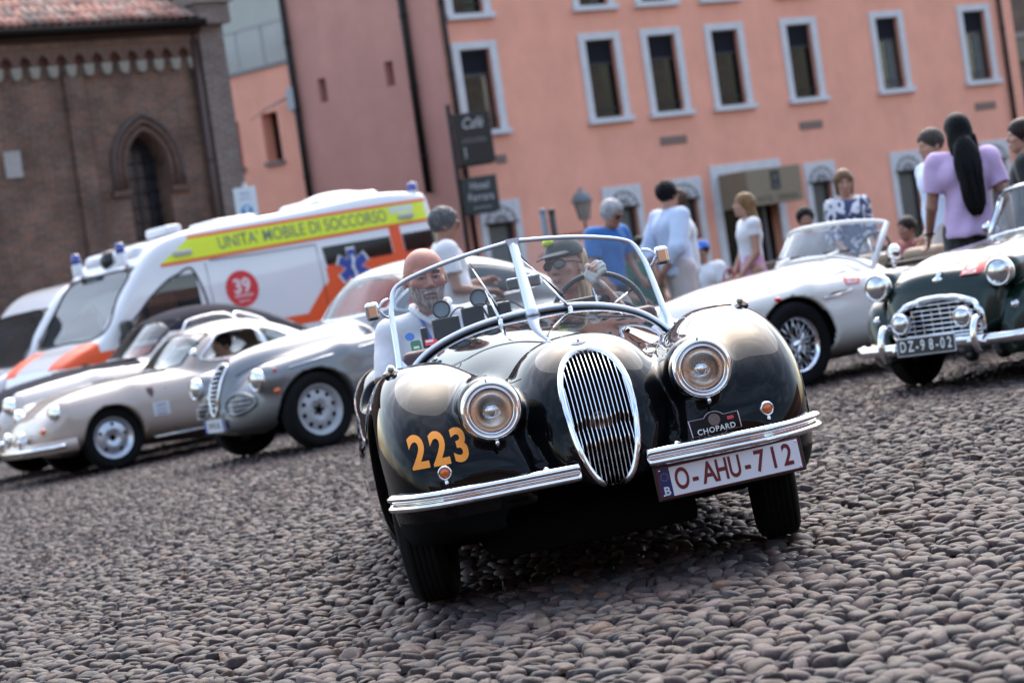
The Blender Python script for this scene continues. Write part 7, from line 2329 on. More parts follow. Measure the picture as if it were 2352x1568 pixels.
def hand_sdf(P, wr, dr, sd, curl=35, thumb=1, grip=False):
    """Palm, four unequal fingers with two bends and a thumb from the side of the palm. sd points across the palm to the little finger."""
    wr = np.asarray(wr, float); dr = np.asarray(dr, float); dr /= np.linalg.norm(dr)
    sd = np.asarray(sd, float); sd = sd - dr * (sd @ dr); sd /= np.linalg.norm(sd)
    nm = np.cross(dr, sd) * thumb
    out = np.full(len(P), 9.0)
    near = ((P - wr) ** 2).sum(1) < 0.28 ** 2
    if not near.any(): return out
    Q = P[near]
    d = np.full(len(Q), 9.0)
    for k, (off, L) in enumerate(((-0.027, 0.082), (-0.009, 0.090), (0.009, 0.084), (0.026, 0.068))):
        a = wr + sd * off * 0.7 + dr * 0.015
        b = wr + sd * off + dr * 0.085
        d = smin(d, s_cone(Q, a, b, 0.0135, 0.0125), 0.016)
        c1 = math.radians(curl * (0.8 + 0.08 * k)); c2 = math.radians(curl * 1.9)
        e = b + (dr * math.cos(c1) + nm * math.sin(c1)) * L * 0.52
        f = e + (dr * math.cos(c2) + nm * math.sin(c2)) * L * 0.48
        g = smin(s_cone(Q, b, e, 0.0098, 0.0088), s_cone(Q, e, f, 0.0088, 0.0072), 0.004)
        d = smin(d, g, 0.005)
    t0 = wr - sd * 0.020 + dr * 0.025
    t1 = t0 - sd * 0.030 + dr * 0.030 + nm * 0.012
    t2 = t1 - sd * 0.008 + dr * 0.032 + nm * (0.018 if not grip else 0.03)
    d = smin(d, smin(s_cone(Q, t0, t1, 0.0145, 0.0115), s_cone(Q, t1, t2, 0.0108, 0.0085), 0.005), 0.010)
    out[near] = d
    return out

class Pose:
    """Joint positions in the person's own frame: origin on the ground, facing -y, z up, +x its left."""
    def __init__(s, H=1.75, **kw):
        k = H / 1.75
        s.k = k
        J = dict(pel=(0, 0, 0.95), waist=(0, 0, 1.10), chest=(0, 0.005, 1.29), neck=(0, 0.015, 1.475), head=(0, -0.012, 1.632),
                 shL=(0.180, 0.012, 1.425), shR=(-0.180, 0.012, 1.425), elL=(0.235, 0.03, 1.13), elR=(-0.235, 0.03, 1.13),
                 wrL=(0.25, -0.04, 0.885), wrR=(-0.25, -0.04, 0.885), hipL=(0.088, 0, 0.93), hipR=(-0.088, 0, 0.93),
                 knL=(0.095, -0.01, 0.50), knR=(-0.095, -0.01, 0.50), anL=(0.10, 0.025, 0.085), anR=(-0.10, 0.025, 0.085),
                 hdL=None, hdR=None)
        s.J = {n: (np.array(v) * k if v is not None else None) for n, v in J.items()}
        for n, v in kw.items(): s.J[n] = np.array(v, float)
        for h in ('L', 'R'):
            if s.J['hd' + h] is None: s.J['hd' + h] = s.J['wr' + h] - s.J['el' + h]

def body_fn(po, hr, female=0.0, fat=0.0, curl=(35, 35), hsd=None, legs=True, hs=1.0, wide=1.0):
    J = po.J; k = po.k
    def fn(P):
        up = (J['neck'] - J['pel']); up = up / np.linalg.norm(up)
        d = s_cone(P, J['pel'], J['waist'], 0.118 * k + fat, 0.105 * k + fat)
        d = smin(d, s_cone(P, J['waist'], J['chest'], 0.105 * k + fat, 0.122 * k + fat * 0.5), 0.08)
        d = smin(d, s_cone(P, J['chest'] + (J['shL'] - J['chest']) * 0.35, J['chest'] + (J['shR'] - J['chest']) * 0.35, 0.100 * k, 0.100 * k), 0.07)
        for a in 'LR':
            d = smin(d, s_cone(P, J['neck'] - up * 0.03, J['sh' + a], 0.055 * k, 0.055 * k), 0.05)
            d = smin(d, s_cone(P, J['sh' + a], J['el' + a], 0.052 * k, 0.041 * k), 0.03)
            d = smin(d, s_cone(P, J['el' + a], J['wr' + a], 0.041 * k, 0.027 * k), 0.02)
            sd = (hsd or {}).get(a, (0, 1, 0))
            d = smin(d, hand_sdf(P, J['wr' + a], J['hd' + a], sd, curl[0 if a == 'L' else 1], 1 if a == 'L' else -1), 0.02)
            if legs:
                d = smin(d, s_cone(P, J['hip' + a], J['kn' + a], 0.088 * k, 0.058 * k), 0.04)
                d = smin(d, s_cone(P, J['kn' + a], J['an' + a], 0.056 * k, 0.038 * k), 0.02)
                d = smin(d, s_cone(P, J['an' + a] + np.array([0, 0.01, -0.03]), J['an' + a] + np.array([0, -0.14, -0.05]), 0.038, 0.030), 0.03)
        d = smin(d, s_cone(P, J['neck'], J['head'] + np.array([0, 0.02, -0.03]) * k, 0.056 * k, 0.052 * k), 0.03)
        Q = (P - J['head']) @ hr / (k * hs)
        m = (Q ** 2).sum(1) < 0.3 ** 2
        if m.any():
            h = np.full(len(P), 9.0); h[m] = head_sdf(Q[m], female, wide) * k * hs
            d = smin(d, h, 0.02)
        return d
    return fn

def wrinkle(P, amp=0.005, f=24.0, ph=0.0):
    return amp * (np.sin(P[:, 2] * f + 5 * np.sin(P[:, 0] * 9 + ph) + ph) * 0.6 + np.sin(P[:, 0] * f * 0.9 + P[:, 2] * f * 0.8 + P[:, 1] * 14 + ph * 2) * 0.4)

def shirt_fn(po, hem, sleeve=0.55, infl=0.020, fat=0.0, flare=0.0, neck_r=0.085, belly=0.0, wr=0.005):
    J = po.J; k = po.k
    def fn(P):
        d = s_cone(P, J['pel'] - np.array([0, 0, 0.02]), J['waist'], 0.125 * k + infl + fat + flare, 0.110 * k + infl + fat)
        d = smin(d, s_cone(P, J['waist'], J['chest'], 0.110 * k + infl + fat, 0.126 * k + infl), 0.08)
        d = smin(d, s_cone(P, J['chest'] + (J['shL'] - J['chest']) * 0.45, J['chest'] + (J['shR'] - J['chest']) * 0.45, 0.100 * k + infl, 0.100 * k + infl), 0.07)
        if belly: d = smin(d, s_ell(P, J['waist'] + np.array([0, -0.05, -0.02]), (0.14 + belly * 0.5, 0.12 + belly, 0.17)), 0.06)
        for a in 'LR':
            d = smin(d, s_cone(P, J['neck'] - np.array([0, 0, 0.035]), J['sh' + a], 0.058 * k + infl * 0.6, 0.058 * k + infl * 0.8), 0.05)
            sl = min(sleeve, 1.0)
            e = J['sh' + a] + (J['el' + a] - J['sh' + a]) * sl
            arm = s_cone(P, J['sh' + a], e, 0.055 * k + infl, 0.050 * k + infl)
            ax = (J['el' + a] - J['sh' + a]); ax = ax / np.linalg.norm(ax)
            arm = smax(arm, (P - e) @ ax, 0.008) if sleeve <= 1.0 else arm
            if sleeve > 1.0:
                e2 = J['el' + a] + (J['wr' + a] - J['el' + a]) * (sleeve - 1.0)
                ax2 = (J['wr' + a] - J['el' + a]); ax2 = ax2 / np.linalg.norm(ax2)
                arm = smin(arm, smax(s_cone(P, J['el' + a], e2, 0.046 * k + infl, 0.040 * k + infl), (P - e2) @ ax2, 0.008), 0.03)
            d = smin(d, arm, 0.035)
        d = smax(d, hem - P[:, 2], 0.012)
        nk = J['neck'] + np.array([0, -0.012, 0.055]) * k
        d = smax(d, -(np.sqrt(((P - nk) ** 2).sum(1)) - neck_r * k), 0.012)
        return d + wrinkle(P, wr)
    return fn

def trousers_fn(po, hem=0.10, infl=0.022, waist=0.0, fat=0.0):
    J = po.J; k = po.k
    def fn(P):
        d = s_cone(P, J['pel'], J['waist'], 0.122 * k + infl * 0.5 + fat, 0.108 * k + infl * 0.3 + fat)
        for a in 'LR':
            d = smin(d, s_cone(P, J['hip' + a], J['kn' + a], 0.090 * k + infl, 0.062 * k + infl * 1.3), 0.05)
            d = smin(d, s_cone(P, J['kn' + a], J['an' + a], 0.062 * k + infl * 1.3, 0.048 * k + infl * 1.1), 0.02)
        d = smax(d, hem - P[:, 2], 0.01)
        d = smax(d, P[:, 2] - (J['waist'][2] - 0.03 + waist), 0.01)
        return d + wrinkle(P, 0.006, 20, 1.0)
    return fn

def skirt_fn(po, hem, flare=0.09):
    J = po.J; k = po.k
    def fn(P):
        t = np.clip((J['waist'][2] - P[:, 2]) / (J['waist'][2] - hem), 0, 1)
        r_ = 0.118 * k + flare * t ** 1.2
        c = J['pel'] * 1.0
        x = P[:, 0] - c[0]; y = P[:, 1] - c[1]
        d = np.sqrt((x / 1.12) ** 2 + y * y) - r_ - 0.008 * np.sin(np.arctan2(y, x) * 9) * t
        d = smax(d, hem - P[:, 2], 0.01)
        return smax(d, P[:, 2] - J['waist'][2], 0.01)
    return fn

def hair_fn(po, hr, style, hs=1.0):
    J = po.J; k = po.k
    def fn(P):
        Q = (P - J['head']) @ hr / (k * hs)
        A = Q.copy(); A[:, 0] = np.abs(A[:, 0])
        nz_ = 0.0035 * np.sin(Q[:, 0] * 150 + 4 * np.sin(Q[:, 2] * 30)) * np.sin(Q[:, 1] * 95 + 3)
        if style in ('short', 'curly', 'greyshort'):
            g = 0.020 if style == 'curly' else 0.013
            d = s_ell(A, (0, 0.018, 0.045), (0.078 + g, 0.100 + g, 0.090 + g))
            face = s_ell(A, (0, -0.105, -0.035), (0.085, 0.085, 0.105))
            d = smax(d, -face, 0.015)
            d = smax(d, -(Q[:, 2] + 0.055 - 0.35 * np.minimum(Q[:, 1], 0)), 0.012)
            if style == 'curly': d = d + 0.005 * np.sin(Q[:, 0] * 95) * np.sin(Q[:, 1] * 90 + 1) * np.sin(Q[:, 2] * 85 + 2)
        elif style == 'fringe_bald':
            d = s_ell(A, (0, 0.018, 0.035), (0.080, 0.102, 0.088))
            d = smax(d, Q[:, 2] - 0.015, 0.01)
            d = smax(d, -(Q[:, 1] - 0.005), 0.01)
            d = smax(d, -(Q[:, 2] + 0.06), 0.01)
        elif style == 'verylong':
            d = s_ell(A, (0, 0.020, 0.043), (0.092, 0.115, 0.103))
            d = smin(d, s_ell(A, (0, 0.065, -0.07), (0.098, 0.075, 0.17)), 0.05)
            d = smin(d, s_ell(A, (0, 0.145, -0.24), (0.100, 0.055, 0.19)), 0.06)
            d = smin(d, s_ell(A, (0.015, 0.165, -0.42), (0.072, 0.040, 0.19)), 0.05)
            d = smax(d, -s_ell(A, (0, -0.115, -0.045), (0.070, 0.085, 0.110)), 0.015)
        elif style in ('long', 'verylong', 'bob', 'tucked'):
            d = s_ell(A, (0, 0.020, 0.043), (0.093, 0.117, 0.105))
            L = {'long': -0.27, 'verylong': -0.58, 'bob': -0.12, 'tucked': -0.19}[style]
            t = np.clip((0.02 - Q[:, 2]) / (0.02 - L), 0, 1)
            wdt = {'long': 0.088, 'verylong': 0.110, 'bob': 0.096, 'tucked': 0.070}[style] * (1 - (0.35 if style == 'verylong' else 0.1) * t ** 2)
            yc = 0.045 + (0.175 if style == 'verylong' else 0.085) * np.clip(t * (2.2 if style == 'verylong' else 1.2), 0, 1) ** 1.3 * (1 if style not in ('bob', 'tucked') else 0.2)
            cur = np.sqrt((A[:, 0] / wdt) ** 2 + ((Q[:, 1] - yc) / (0.075 if style not in ('bob', 'verylong') else 0.095)) ** 2)
            cur = (cur - 1) * 0.07
            cur = smax(cur, Q[:, 2] - 0.06, 0.03); cur = smax(cur, L - Q[:, 2], 0.03)
            d = smin(d, cur, 0.04)
            face = s_ell(A, (0, -0.115, -0.045), (0.070, 0.085, 0.110))
            d = smax(d, -face, 0.015)
            d = smax(d, -s_box(A, (-0.05, -0.3, -0.30), (0.06, 0.02, -0.06), 0.02), 0.02)
            if style == 'tucked': d = smax(d, -s_box(A, (-0.2, -0.3, -0.4), (0.2, 0.012, 0.045), 0.02), 0.02)
        return (d + (nz_ if style not in ('long', 'verylong', 'tucked', 'bob') else 0.35 * nz_)) * k * hs
    return fn

def eyes(parent, po, hr, hs=1.0, look=0.0):
    k = po.k * hs
    for s in (-1, 1):
        c = po.J['head'] + hr @ (np.array([s * 0.031, -0.0805, 0.012]) * k)
        e = lathe('eye', [(0.0, -0.0125 * k), (0.006 * k, -0.011 * k), (0.0105 * k, -0.0065 * k), (0.0125 * k, 0.0), (0.0, 0.0125 * k)], M_EYE, parent, 14, 'Y', c)
        e.rotation_euler = Matrix(hr.tolist()).to_euler()
        lathe('iris', [(0.0, -0.0133 * k), (0.004 * k, -0.0128 * k), (0.0058 * k, -0.0115 * k)], M_IRIS, e, 12, 'Y', (look * 0.004, 0, 0))
        lid = [c + hr @ (np.array([s * a, b, z]) * k) for a, b, z in ((-0.015, -0.010, 0.003), (-0.006, -0.0145, 0.0060), (0.006, -0.014, 0.0060), (0.016, -0.006, 0.002))]
        tube('eyelid', lid, 0.0052 * k, M_LID, parent, n=6)
        br = [c + hr @ (np.array([s * a, b, z]) * k) for a, b, z in ((-0.016, -0.020, 0.022), (0.0, -0.0205, 0.027), (0.018, -0.012, 0.022))]
        tube('eyebrow', br, 0.0042 * k, M_BROWHAIR, parent, n=6)
M_LID = mat('eyelid_skin', (0.40, 0.20, 0.15), rough=0.5)

def sunglasses(parent, po, hr, hs=1.0, frame=None, lens=None):
    k = po.k * hs
    g = empty('sunglasses'); g.parent = parent
    T = lambda p: po.J['head'] + hr @ (np.array(p) * k)
    for s in (-1, 1):
        ring = [(s * (0.033 + 0.026 * math.cos(t) * 1.0), -0.108 + 0.012 * abs(math.cos(t)) * (1 if s * math.cos(t) * s > 0 else 0), 0.010 + 0.020 * math.sin(t)) for t in np.linspace(0, 2 * math.pi, 21)[:-1]]
        V = [T(p) for p in ring]
        obj('lens', mesh_from('lens', V, [tuple(range(len(V)))]), lens or M_SUNLENS, g)
        tube('lens_rim', V, 0.0026 * k, frame or M_PLASTIC, g, n=5, closed=True)
        tube('temple', [T((s * 0.059, -0.097, 0.016)), T((s * 0.079, -0.04, 0.015)), T((s * 0.083, 0.015, 0.008))], 0.003 * k, frame or M_PLASTIC, g, n=5)
    tube('bridge', [T((-0.008, -0.112, 0.014)), T((0, -0.116, 0.017)), T((0.008, -0.112, 0.014))], 0.003 * k, frame or M_PLASTIC, g, n=5)
M_SUNLENS = mat('dark_lens', (0.010, 0.012, 0.018), rough=0.08, spec=0.5)

def bounds(po, pad=0.24, z0=None):
    V = np.array([v for n, v in po.J.items() if v is not None and not n.startswith('hd')])
    lo, hi = V.min(0) - pad, V.max(0) + pad
    if z0 is not None: lo[2] = max(lo[2], z0)
    return lo, hi

def person(label, po, skin, hr=None, female=0.0, fat=0.0, h=0.0160, curl=(35, 35), hsd=None, legs=True, zmin=None, hs=1.0,
           shirt=None, bottom=None, hair=None, shoes=None, lip=True, beard=False, face=False, group=None, wide=1.0):
    T = empty('person', label=label, cat='person', group=group)
    hr = np.eye(3) if hr is None else hr
    fn = body_fn(po, hr, female, fat, curl, hsd, legs, hs, wide)
    lo, hi = bounds(po)
    if zmin is not None:
        lo[2] = zmin
        f0 = fn
        fn = lambda P: smax(f0(P), zmin + 0.01 - P[:, 2], 0.02)
    def mf(C):
        Q = (C - po.J['head']) @ hr / (po.k * hs)
        i = np.zeros(len(C), int)
        if beard:
            b = (Q[:, 2] < -0.036) & (Q[:, 1] < 0.005) & (Q[:, 2] > -0.135) & ((Q ** 2).sum(1) < 0.16 ** 2)
            i[b] = 2
        if lip: i[((Q - np.array([0, -0.10, -0.062])) ** 2 / np.array([0.023, 0.02, 0.012]) ** 2).sum(1) < 1] = 1
        return i
    obj('body', sdf_mesh('body', fn, lo, hi, h, matfn=mf), [skin, M_LIP, M_BEARD], T)
    if shirt:
        sf, sm = shirt
        obj('shirt', sdf_mesh('shirt', sf, lo - 0.02, hi + 0.02, max(h, 0.011)), sm, T)
    if bottom:
        nm, bf, bm_ = bottom
        obj(nm, sdf_mesh(nm, bf, lo - 0.05, hi + 0.05, 0.016), bm_, T)
    if hair:
        st, hm = hair
        c = po.J['head']
        f = hair_fn(po, hr, st, hs)
        obj('hair', sdf_mesh('hair', f, c - np.array([0.2, 0.25, 0.70 if st == 'verylong' else 0.40]), c + np.array([0.2, 0.25, 0.22]), max(0.008, h * 0.8)), hm, T)
    if shoes:
        for a in 'LR':
            an = po.J['an' + a]
            s_ = sdf_mesh('shoe', lambda P: smax(smin(s_cone(P, an + np.array([0, 0.02, -0.035]), an + np.array([0, -0.15, -0.048]), 0.050, 0.042), s_cone(P, an, an + np.array([0, 0, -0.03]), 0.05, 0.05), 0.04), an[2] - 0.082 - P[:, 2], 0.01),
                          an - np.array([0.08, 0.24, 0.1]), an + np.array([0.08, 0.1, 0.08]), 0.014)
            obj('shoe', s_, shoes, T)
    if face: eyes(T, po, hr, hs)
    return T

def at_ground(T, px, py, depth, yaw, dz=0.0):
    """Stand a person at a distance, under the bearing of a point seen near the head."""
    p = wpos(px, py, depth)
    T.location = (p.x, depth, float(gz(p.x)) + dz)
    T.rotation_euler = (0, 0, R(yaw))
    return T

def build_people():
    white_c = cloth_mat('white_cotton', (0.74, 0.74, 0.78))
    ltblue = cloth_mat('pale_blue_cotton', (0.52, 0.62, 0.80))
    H_GREY = hair_mat('hair_grey', (0.20, 0.20, 0.21)); H_DARK = hair_mat('hair_dark_brown', (0.022, 0.015, 0.013)); H_BLACK = hair_mat('hair_black', (0.002, 0.002, 0.003), 0.55)
    H_BLOND = hair_mat('hair_blond', (0.42, 0.27, 0.13)); H_BROWN = hair_mat('hair_brown', (0.14, 0.075, 0.04)); H_SILV = hair_mat('hair_silver', (0.34, 0.34, 0.36))
    # woman in the lilac tee, seen from behind
    k = 1.76 / 1.75
    po = Pose(1.76, elR=(-0.255, 0.03, 1.13), wrR=(-0.285, -0.05, 0.89), elL=(0.25, 0.0, 1.14), wrL=(0.29, -0.12, 0.95), head=(0.0, -0.01, 1.632), knL=(0.11, -0.12, 0.52), anL=(0.11, -0.16, 0.10), anR=(-0.10, 0.22, 0.12))
    T = person('person in lilac tee with very long black hair, seen from behind', po, SK2, rot3(12, -6), 0.4, 0.01, shirt=(shirt_fn(po, 0.90, 0.66, 0.030, 0.008, 0.035, wr=0.009), cloth_mat('lilac_cotton', (0.60, 0.42, 0.66))),
               bottom=('trousers', trousers_fn(po, 0.1, 0.03), cloth_mat('dark_print_trousers', (0.02, 0.022, 0.025), (0.05, 0.055, 0.06), 14)), hair=('verylong', H_BLACK), shoes=M_PLASTIC)
    at_ground(T, 2195, 275, 18.4, 172)
    rr = random.Random(3)
    hq = rot3(12, -6)
    for q in range(16):
        x0 = rr.uniform(-0.085, 0.085); L_ = rr.uniform(0.40, 0.62)
        pts = [po.J['head'] + hq @ np.array([x0 * (1 - 0.2 * t) + rr.uniform(-.012, .012), 0.09 + 0.12 * min(1, 1.6 * t), 0.02 - L_ * t]) for t in (0.1, 0.4, 0.7, 1.0)]
        tube('hair_strand', smooth_line(pts, 10), 0.012, H_BLACK, T, n=5, scale=[1 - 0.085 * i for i in range(11)])
    wb = po.J['wrL'] * 0.96 + po.J['elL'] * 0.04
    tube('wristband', [wb + np.array([0.034 * math.cos(a), 0.034 * math.sin(a), 0.0]) for a in np.linspace(0, 6.28, 15)[:-1]], 0.009, M_PLASTIC, T, n=6, closed=True)
    # man in pale blue shirt and beige trousers beyond her
    po = Pose(1.76, elR=(-0.23, 0.10, 1.13), wrR=(-0.22, -0.06, 0.92), knL=(0.10, -0.20, 0.53), anL=(0.10, -0.30, 0.10), knR=(-0.10, 0.02, 0.50), anR=(-0.10, 0.30, 0.16))
    T = person('man in pale blue shirt and beige trousers walking beyond the lilac tee', po, SK1, rot3(0, -10), shirt=(shirt_fn(po, 0.90, 0.75, 0.03), ltblue), bottom=('trousers', trousers_fn(po, 0.1, 0.028), cloth_mat('beige_cotton', (0.40, 0.345, 0.31))),
               hair=('short', hair_mat('hair_greybrown', (0.05, 0.04, 0.035))), shoes=M_PLASTIC)
    at_ground(T, 2140, 330, 21.2, -70)
    # woman in patterned blouse
    po = Pose(1.60, shL=(0.145, 0.01, 1.30), shR=(-0.145, 0.01, 1.30), elL=(0.18, -0.02, 1.02), wrL=(0.12, -0.16, 0.90), elR=(-0.18, -0.02, 1.02), wrR=(-0.12, -0.16, 0.90))
    T = person('woman with brown bob in navy and white patterned blouse', po, SK1, rot3(-10, -8), 0.8, shirt=(shirt_fn(po, 0.85, 1.4, 0.016, -0.008, 0.02), cloth_mat('patterned_blouse', (0.03, 0.05, 0.13), (0.66, 0.66, 0.72), 9)),
               bottom=('trousers', trousers_fn(po, 0.1, 0.02), cloth_mat('cream_trousers', (0.50, 0.46, 0.40))), hair=('bob', H_BROWN), shoes=M_PLASTIC, face=True)
    at_ground(T, 1935, 400, 23.6, 8)
    # girl in pink skirt, side on
    po = Pose(1.56, elR=(-0.17, -0.04, 1.0), wrR=(-0.13, -0.17, 0.80), elL=(0.17, 0.0, 1.0), wrL=(0.13, -0.17, 0.80), knL=(0.08, -0.10, 0.46), anL=(0.08, -0.12, 0.08), anR=(-0.08, 0.14, 0.1))
    T = person('girl with long fair brown hair in white top and pink skirt', po, SK1, rot3(0, 8), 1.0, -0.012, shirt=(shirt_fn(po, 0.86, 0.42, 0.012, -0.012), white_c),
               bottom=('skirt', skirt_fn(po, 0.46, 0.085), cloth_mat('pink_cotton', (0.58, 0.30, 0.46))), hair=('long', hair_mat('hair_fair_brown', (0.21, 0.115, 0.055))), shoes=M_WHITE, face=True)
    at_ground(T, 1708, 460, 25.0, -78)
    bag = empty('handbag', T.location + Vector((-0.26, -0.12, 0.60)), (0, 0, 0.2), 'crimson handbag held by the girl in the pink skirt', 'bag')
    me = sdf_mesh('bag_body', lambda P: s_box(P, (-0.08, -0.05, 0.0), (0.08, 0.05, 0.16), 0.04), (-0.1, -0.08, -0.02), (0.1, 0.08, 0.2), 0.018)
    obj('bag_body', me, mat('crimson_leather', (0.34, 0.02, 0.07), rough=0.5), bag)
    tube('bag_strap', smooth_line([(-0.06, 0, 0.15), (-0.02, 0, 0.26), (0.04, 0, 0.27), (0.06, 0, 0.15)], 12), 0.010, mat('crimson_leather', (0.34, 0.02, 0.07)), bag, n=6)
    # young man in pale blue shirt and light shorts, hands behind
    po = Pose(1.80, elL=(0.25, 0.14, 1.17), wrL=(0.08, 0.20, 0.98), elR=(-0.25, 0.14, 1.17), wrR=(-0.06, 0.22, 0.95), knL=(0.11, -0.16, 0.53), anL=(0.11, -0.10, 0.10), knR=(-0.10, 0.0, 0.5), anR=(-0.10, 0.26, 0.15))
    T = person('young man with black hair in pale blue shirt and light shorts', po, SK1, rot3(15, 4), shirt=(shirt_fn(po, 0.90, 1.55, 0.035, 0.0, 0.03), ltblue), bottom=('shorts', trousers_fn(po, 0.46, 0.035), cloth_mat('stone_cotton', (0.50, 0.46, 0.45))),
               hair=('curly', H_BLACK), shoes=M_PLASTIC)
    at_ground(T, 1530, 435, 25.6, 122)
    # companion in white tee
    po = Pose(1.74)
    T = person('person in plain white tee half hidden behind the young man', po, SK3, rot3(0, 0), shirt=(shirt_fn(po, 0.88, 0.6, 0.03), white_c), bottom=('trousers', trousers_fn(po, 0.1, 0.02), cloth_mat('grey_trousers', (0.16, 0.16, 0.17))), hair=('short', hair_mat('hair_mid_brown', (0.08, 0.05, 0.035))), shoes=M_PLASTIC)
    at_ground(T, 1556, 475, 26.9, -100)
    # man in blue polo, stooping a little
    po = Pose(1.78, neck=(0.0, -0.09, 1.45), head=(0.0, -0.17, 1.575), chest=(0, -0.04, 1.28), shL=(0.185, -0.05, 1.40), shR=(-0.185, -0.05, 1.40), elL=(0.25, -0.06, 1.10), elR=(-0.25, -0.06, 1.10), wrL=(0.22, -0.22, 0.92), wrR=(-0.22, -0.22, 0.92))
    T = person('grey haired man with glasses in bright blue polo shirt', po, SK2, rot3(8, -22), fat=0.015, shirt=(shirt_fn(po, 0.88, 0.7, 0.03, 0.015), cloth_mat('blue_polo', (0.018, 0.14, 0.42))), bottom=('trousers', trousers_fn(po, 0.1, 0.02), cloth_mat('navy_trousers', (0.03, 0.035, 0.05))), hair=('curly', H_SILV), shoes=M_PLASTIC)
    sunglasses(T, po, rot3(8, -22))
    at_ground(T, 1374, 462, 25.5, 40)
    # man with dark sunglasses behind the roadster
    po = Pose(1.76, elL=(0.24, -0.02, 1.14), wrL=(0.10, -0.28, 1.16), hdL=(-0.1, -0.3, 0.05), elR=(-0.24, -0.02, 1.13), wrR=(-0.14, -0.26, 1.08), head=(0, -0.03, 1.63))
    T = person('grey haired man with sunglasses in white polo between roadster and silver fastback', po, SK2, rot3(0, -6), fat=0.02, shirt=(shirt_fn(po, 0.9, 0.62, 0.03, 0.02), white_c), bottom=('trousers', trousers_fn(po, 0.1, 0.02), cloth_mat('navy_trousers', (0.03, 0.035, 0.05))), hair=('curly', hair_mat('hair_dark_grey', (0.10, 0.10, 0.105))), shoes=M_PLASTIC)
    sunglasses(T, po, rot3(0, -6))
    at_ground(T, 1010, 490, 20.4, 98)
    # woman in black at the edge of the picture
    po = Pose(1.68)
    T = person('woman with dark hair in black dress at the far right', po, SK1, rot3(20, 0), 0.8, shirt=(shirt_fn(po, 0.45, 1.2, 0.03, 0.0, 0.05), cloth_mat('black_cotton', (0.008, 0.008, 0.01))), hair=('long', H_DARK), shoes=M_PLASTIC)
    at_ground(T, 2350, 330, 19.6, -105)
    # people sitting along the parapet
    def seated(label, px, py, depth, yaw, shirt_m, hair, zseat=0.44, cap=None, skin=SK2):
        b = zseat
        po = Pose(1.7, pel=(0, 0.02, b + 0.12), waist=(0, 0.02, b + 0.27), chest=(0, 0.0, b + 0.45), neck=(0, 0.0, b + 0.63), head=(0, -0.02, b + 0.775), shL=(0.175, 0, b + 0.58), shR=(-0.175, 0, b + 0.58),
                  elL=(0.22, -0.02, b + 0.30), elR=(-0.22, -0.02, b + 0.30), wrL=(0.13, -0.22, b + 0.22), wrR=(-0.13, -0.22, b + 0.22), hipL=(0.09, 0.0, b + 0.08), hipR=(-0.09, 0.0, b + 0.08),
                  knL=(0.10, -0.42, b + 0.07), knR=(-0.10, -0.42, b + 0.07), anL=(0.10, -0.44, 0.09), anR=(-0.10, -0.44, 0.09))
        T = person(label, po, skin, rot3(0, -5), h=0.016, shirt=(shirt_fn(po, b + 0.02, 0.6, 0.025), shirt_m), bottom=('trousers', trousers_fn(po, 0.1, 0.015), cloth_mat('navy_trousers', (0.03, 0.035, 0.05))), hair=hair, shoes=M_PLASTIC)
        if cap:
            c = po.J['head']
            me = sdf_mesh('cap', lambda P: smin(smax(s_ell(P, c + np.array([0, 0.015, 0.05]), (0.094, 0.114, 0.092)), c[2] + 0.045 - P[:, 2], 0.01), s_ell(P, c + np.array([0, -0.12, 0.05]), (0.07, 0.08, 0.012)), 0.02), c - 0.25, c + 0.25, 0.014)
            obj('cap', me, cap, T)
        at_ground(T, px, py, depth, yaw)
        bn = empty('stone_block', T.location.copy(), (0, 0, R(yaw)), 'low stone block under ' + label, 'seat', 'stone blocks people sit on')
        box('block', (-0.25, -0.14, -0.05), (0.25, 0.25, zseat - 0.002), mat('block_stone', (0.28, 0.25, 0.22), rough=0.9, noise=0.2), bn, 0.02)
    seated('seated person with black hair in dark green tee', 1467, 540, 28.3, 20, cloth_mat('dark_green_tee', (0.01, 0.10, 0.07)), ('short', H_BLACK))
    seated('seated person in blue cap', 1612, 575, 29.0, -30, white_c, ('short', H_DARK), 0.30, cloth_mat('blue_cap', (0.03, 0.14, 0.55)))
    seated('seated person with dark hair behind the white roadster', 1852, 518, 27.5, 0, cloth_mat('grey_tee', (0.2, 0.2, 0.22)), ('curly', H_BLACK), 0.46)
    seated('seated person in red tee by the low wall', 2088, 538, 28.0, -60, cloth_mat('red_tee', (0.22, 0.03, 0.035)), ('short', H_DARK), 0.20)

def seat_on_jag(T):
    T.parent = None
    T.matrix_world = JAG_M @ T.matrix_world

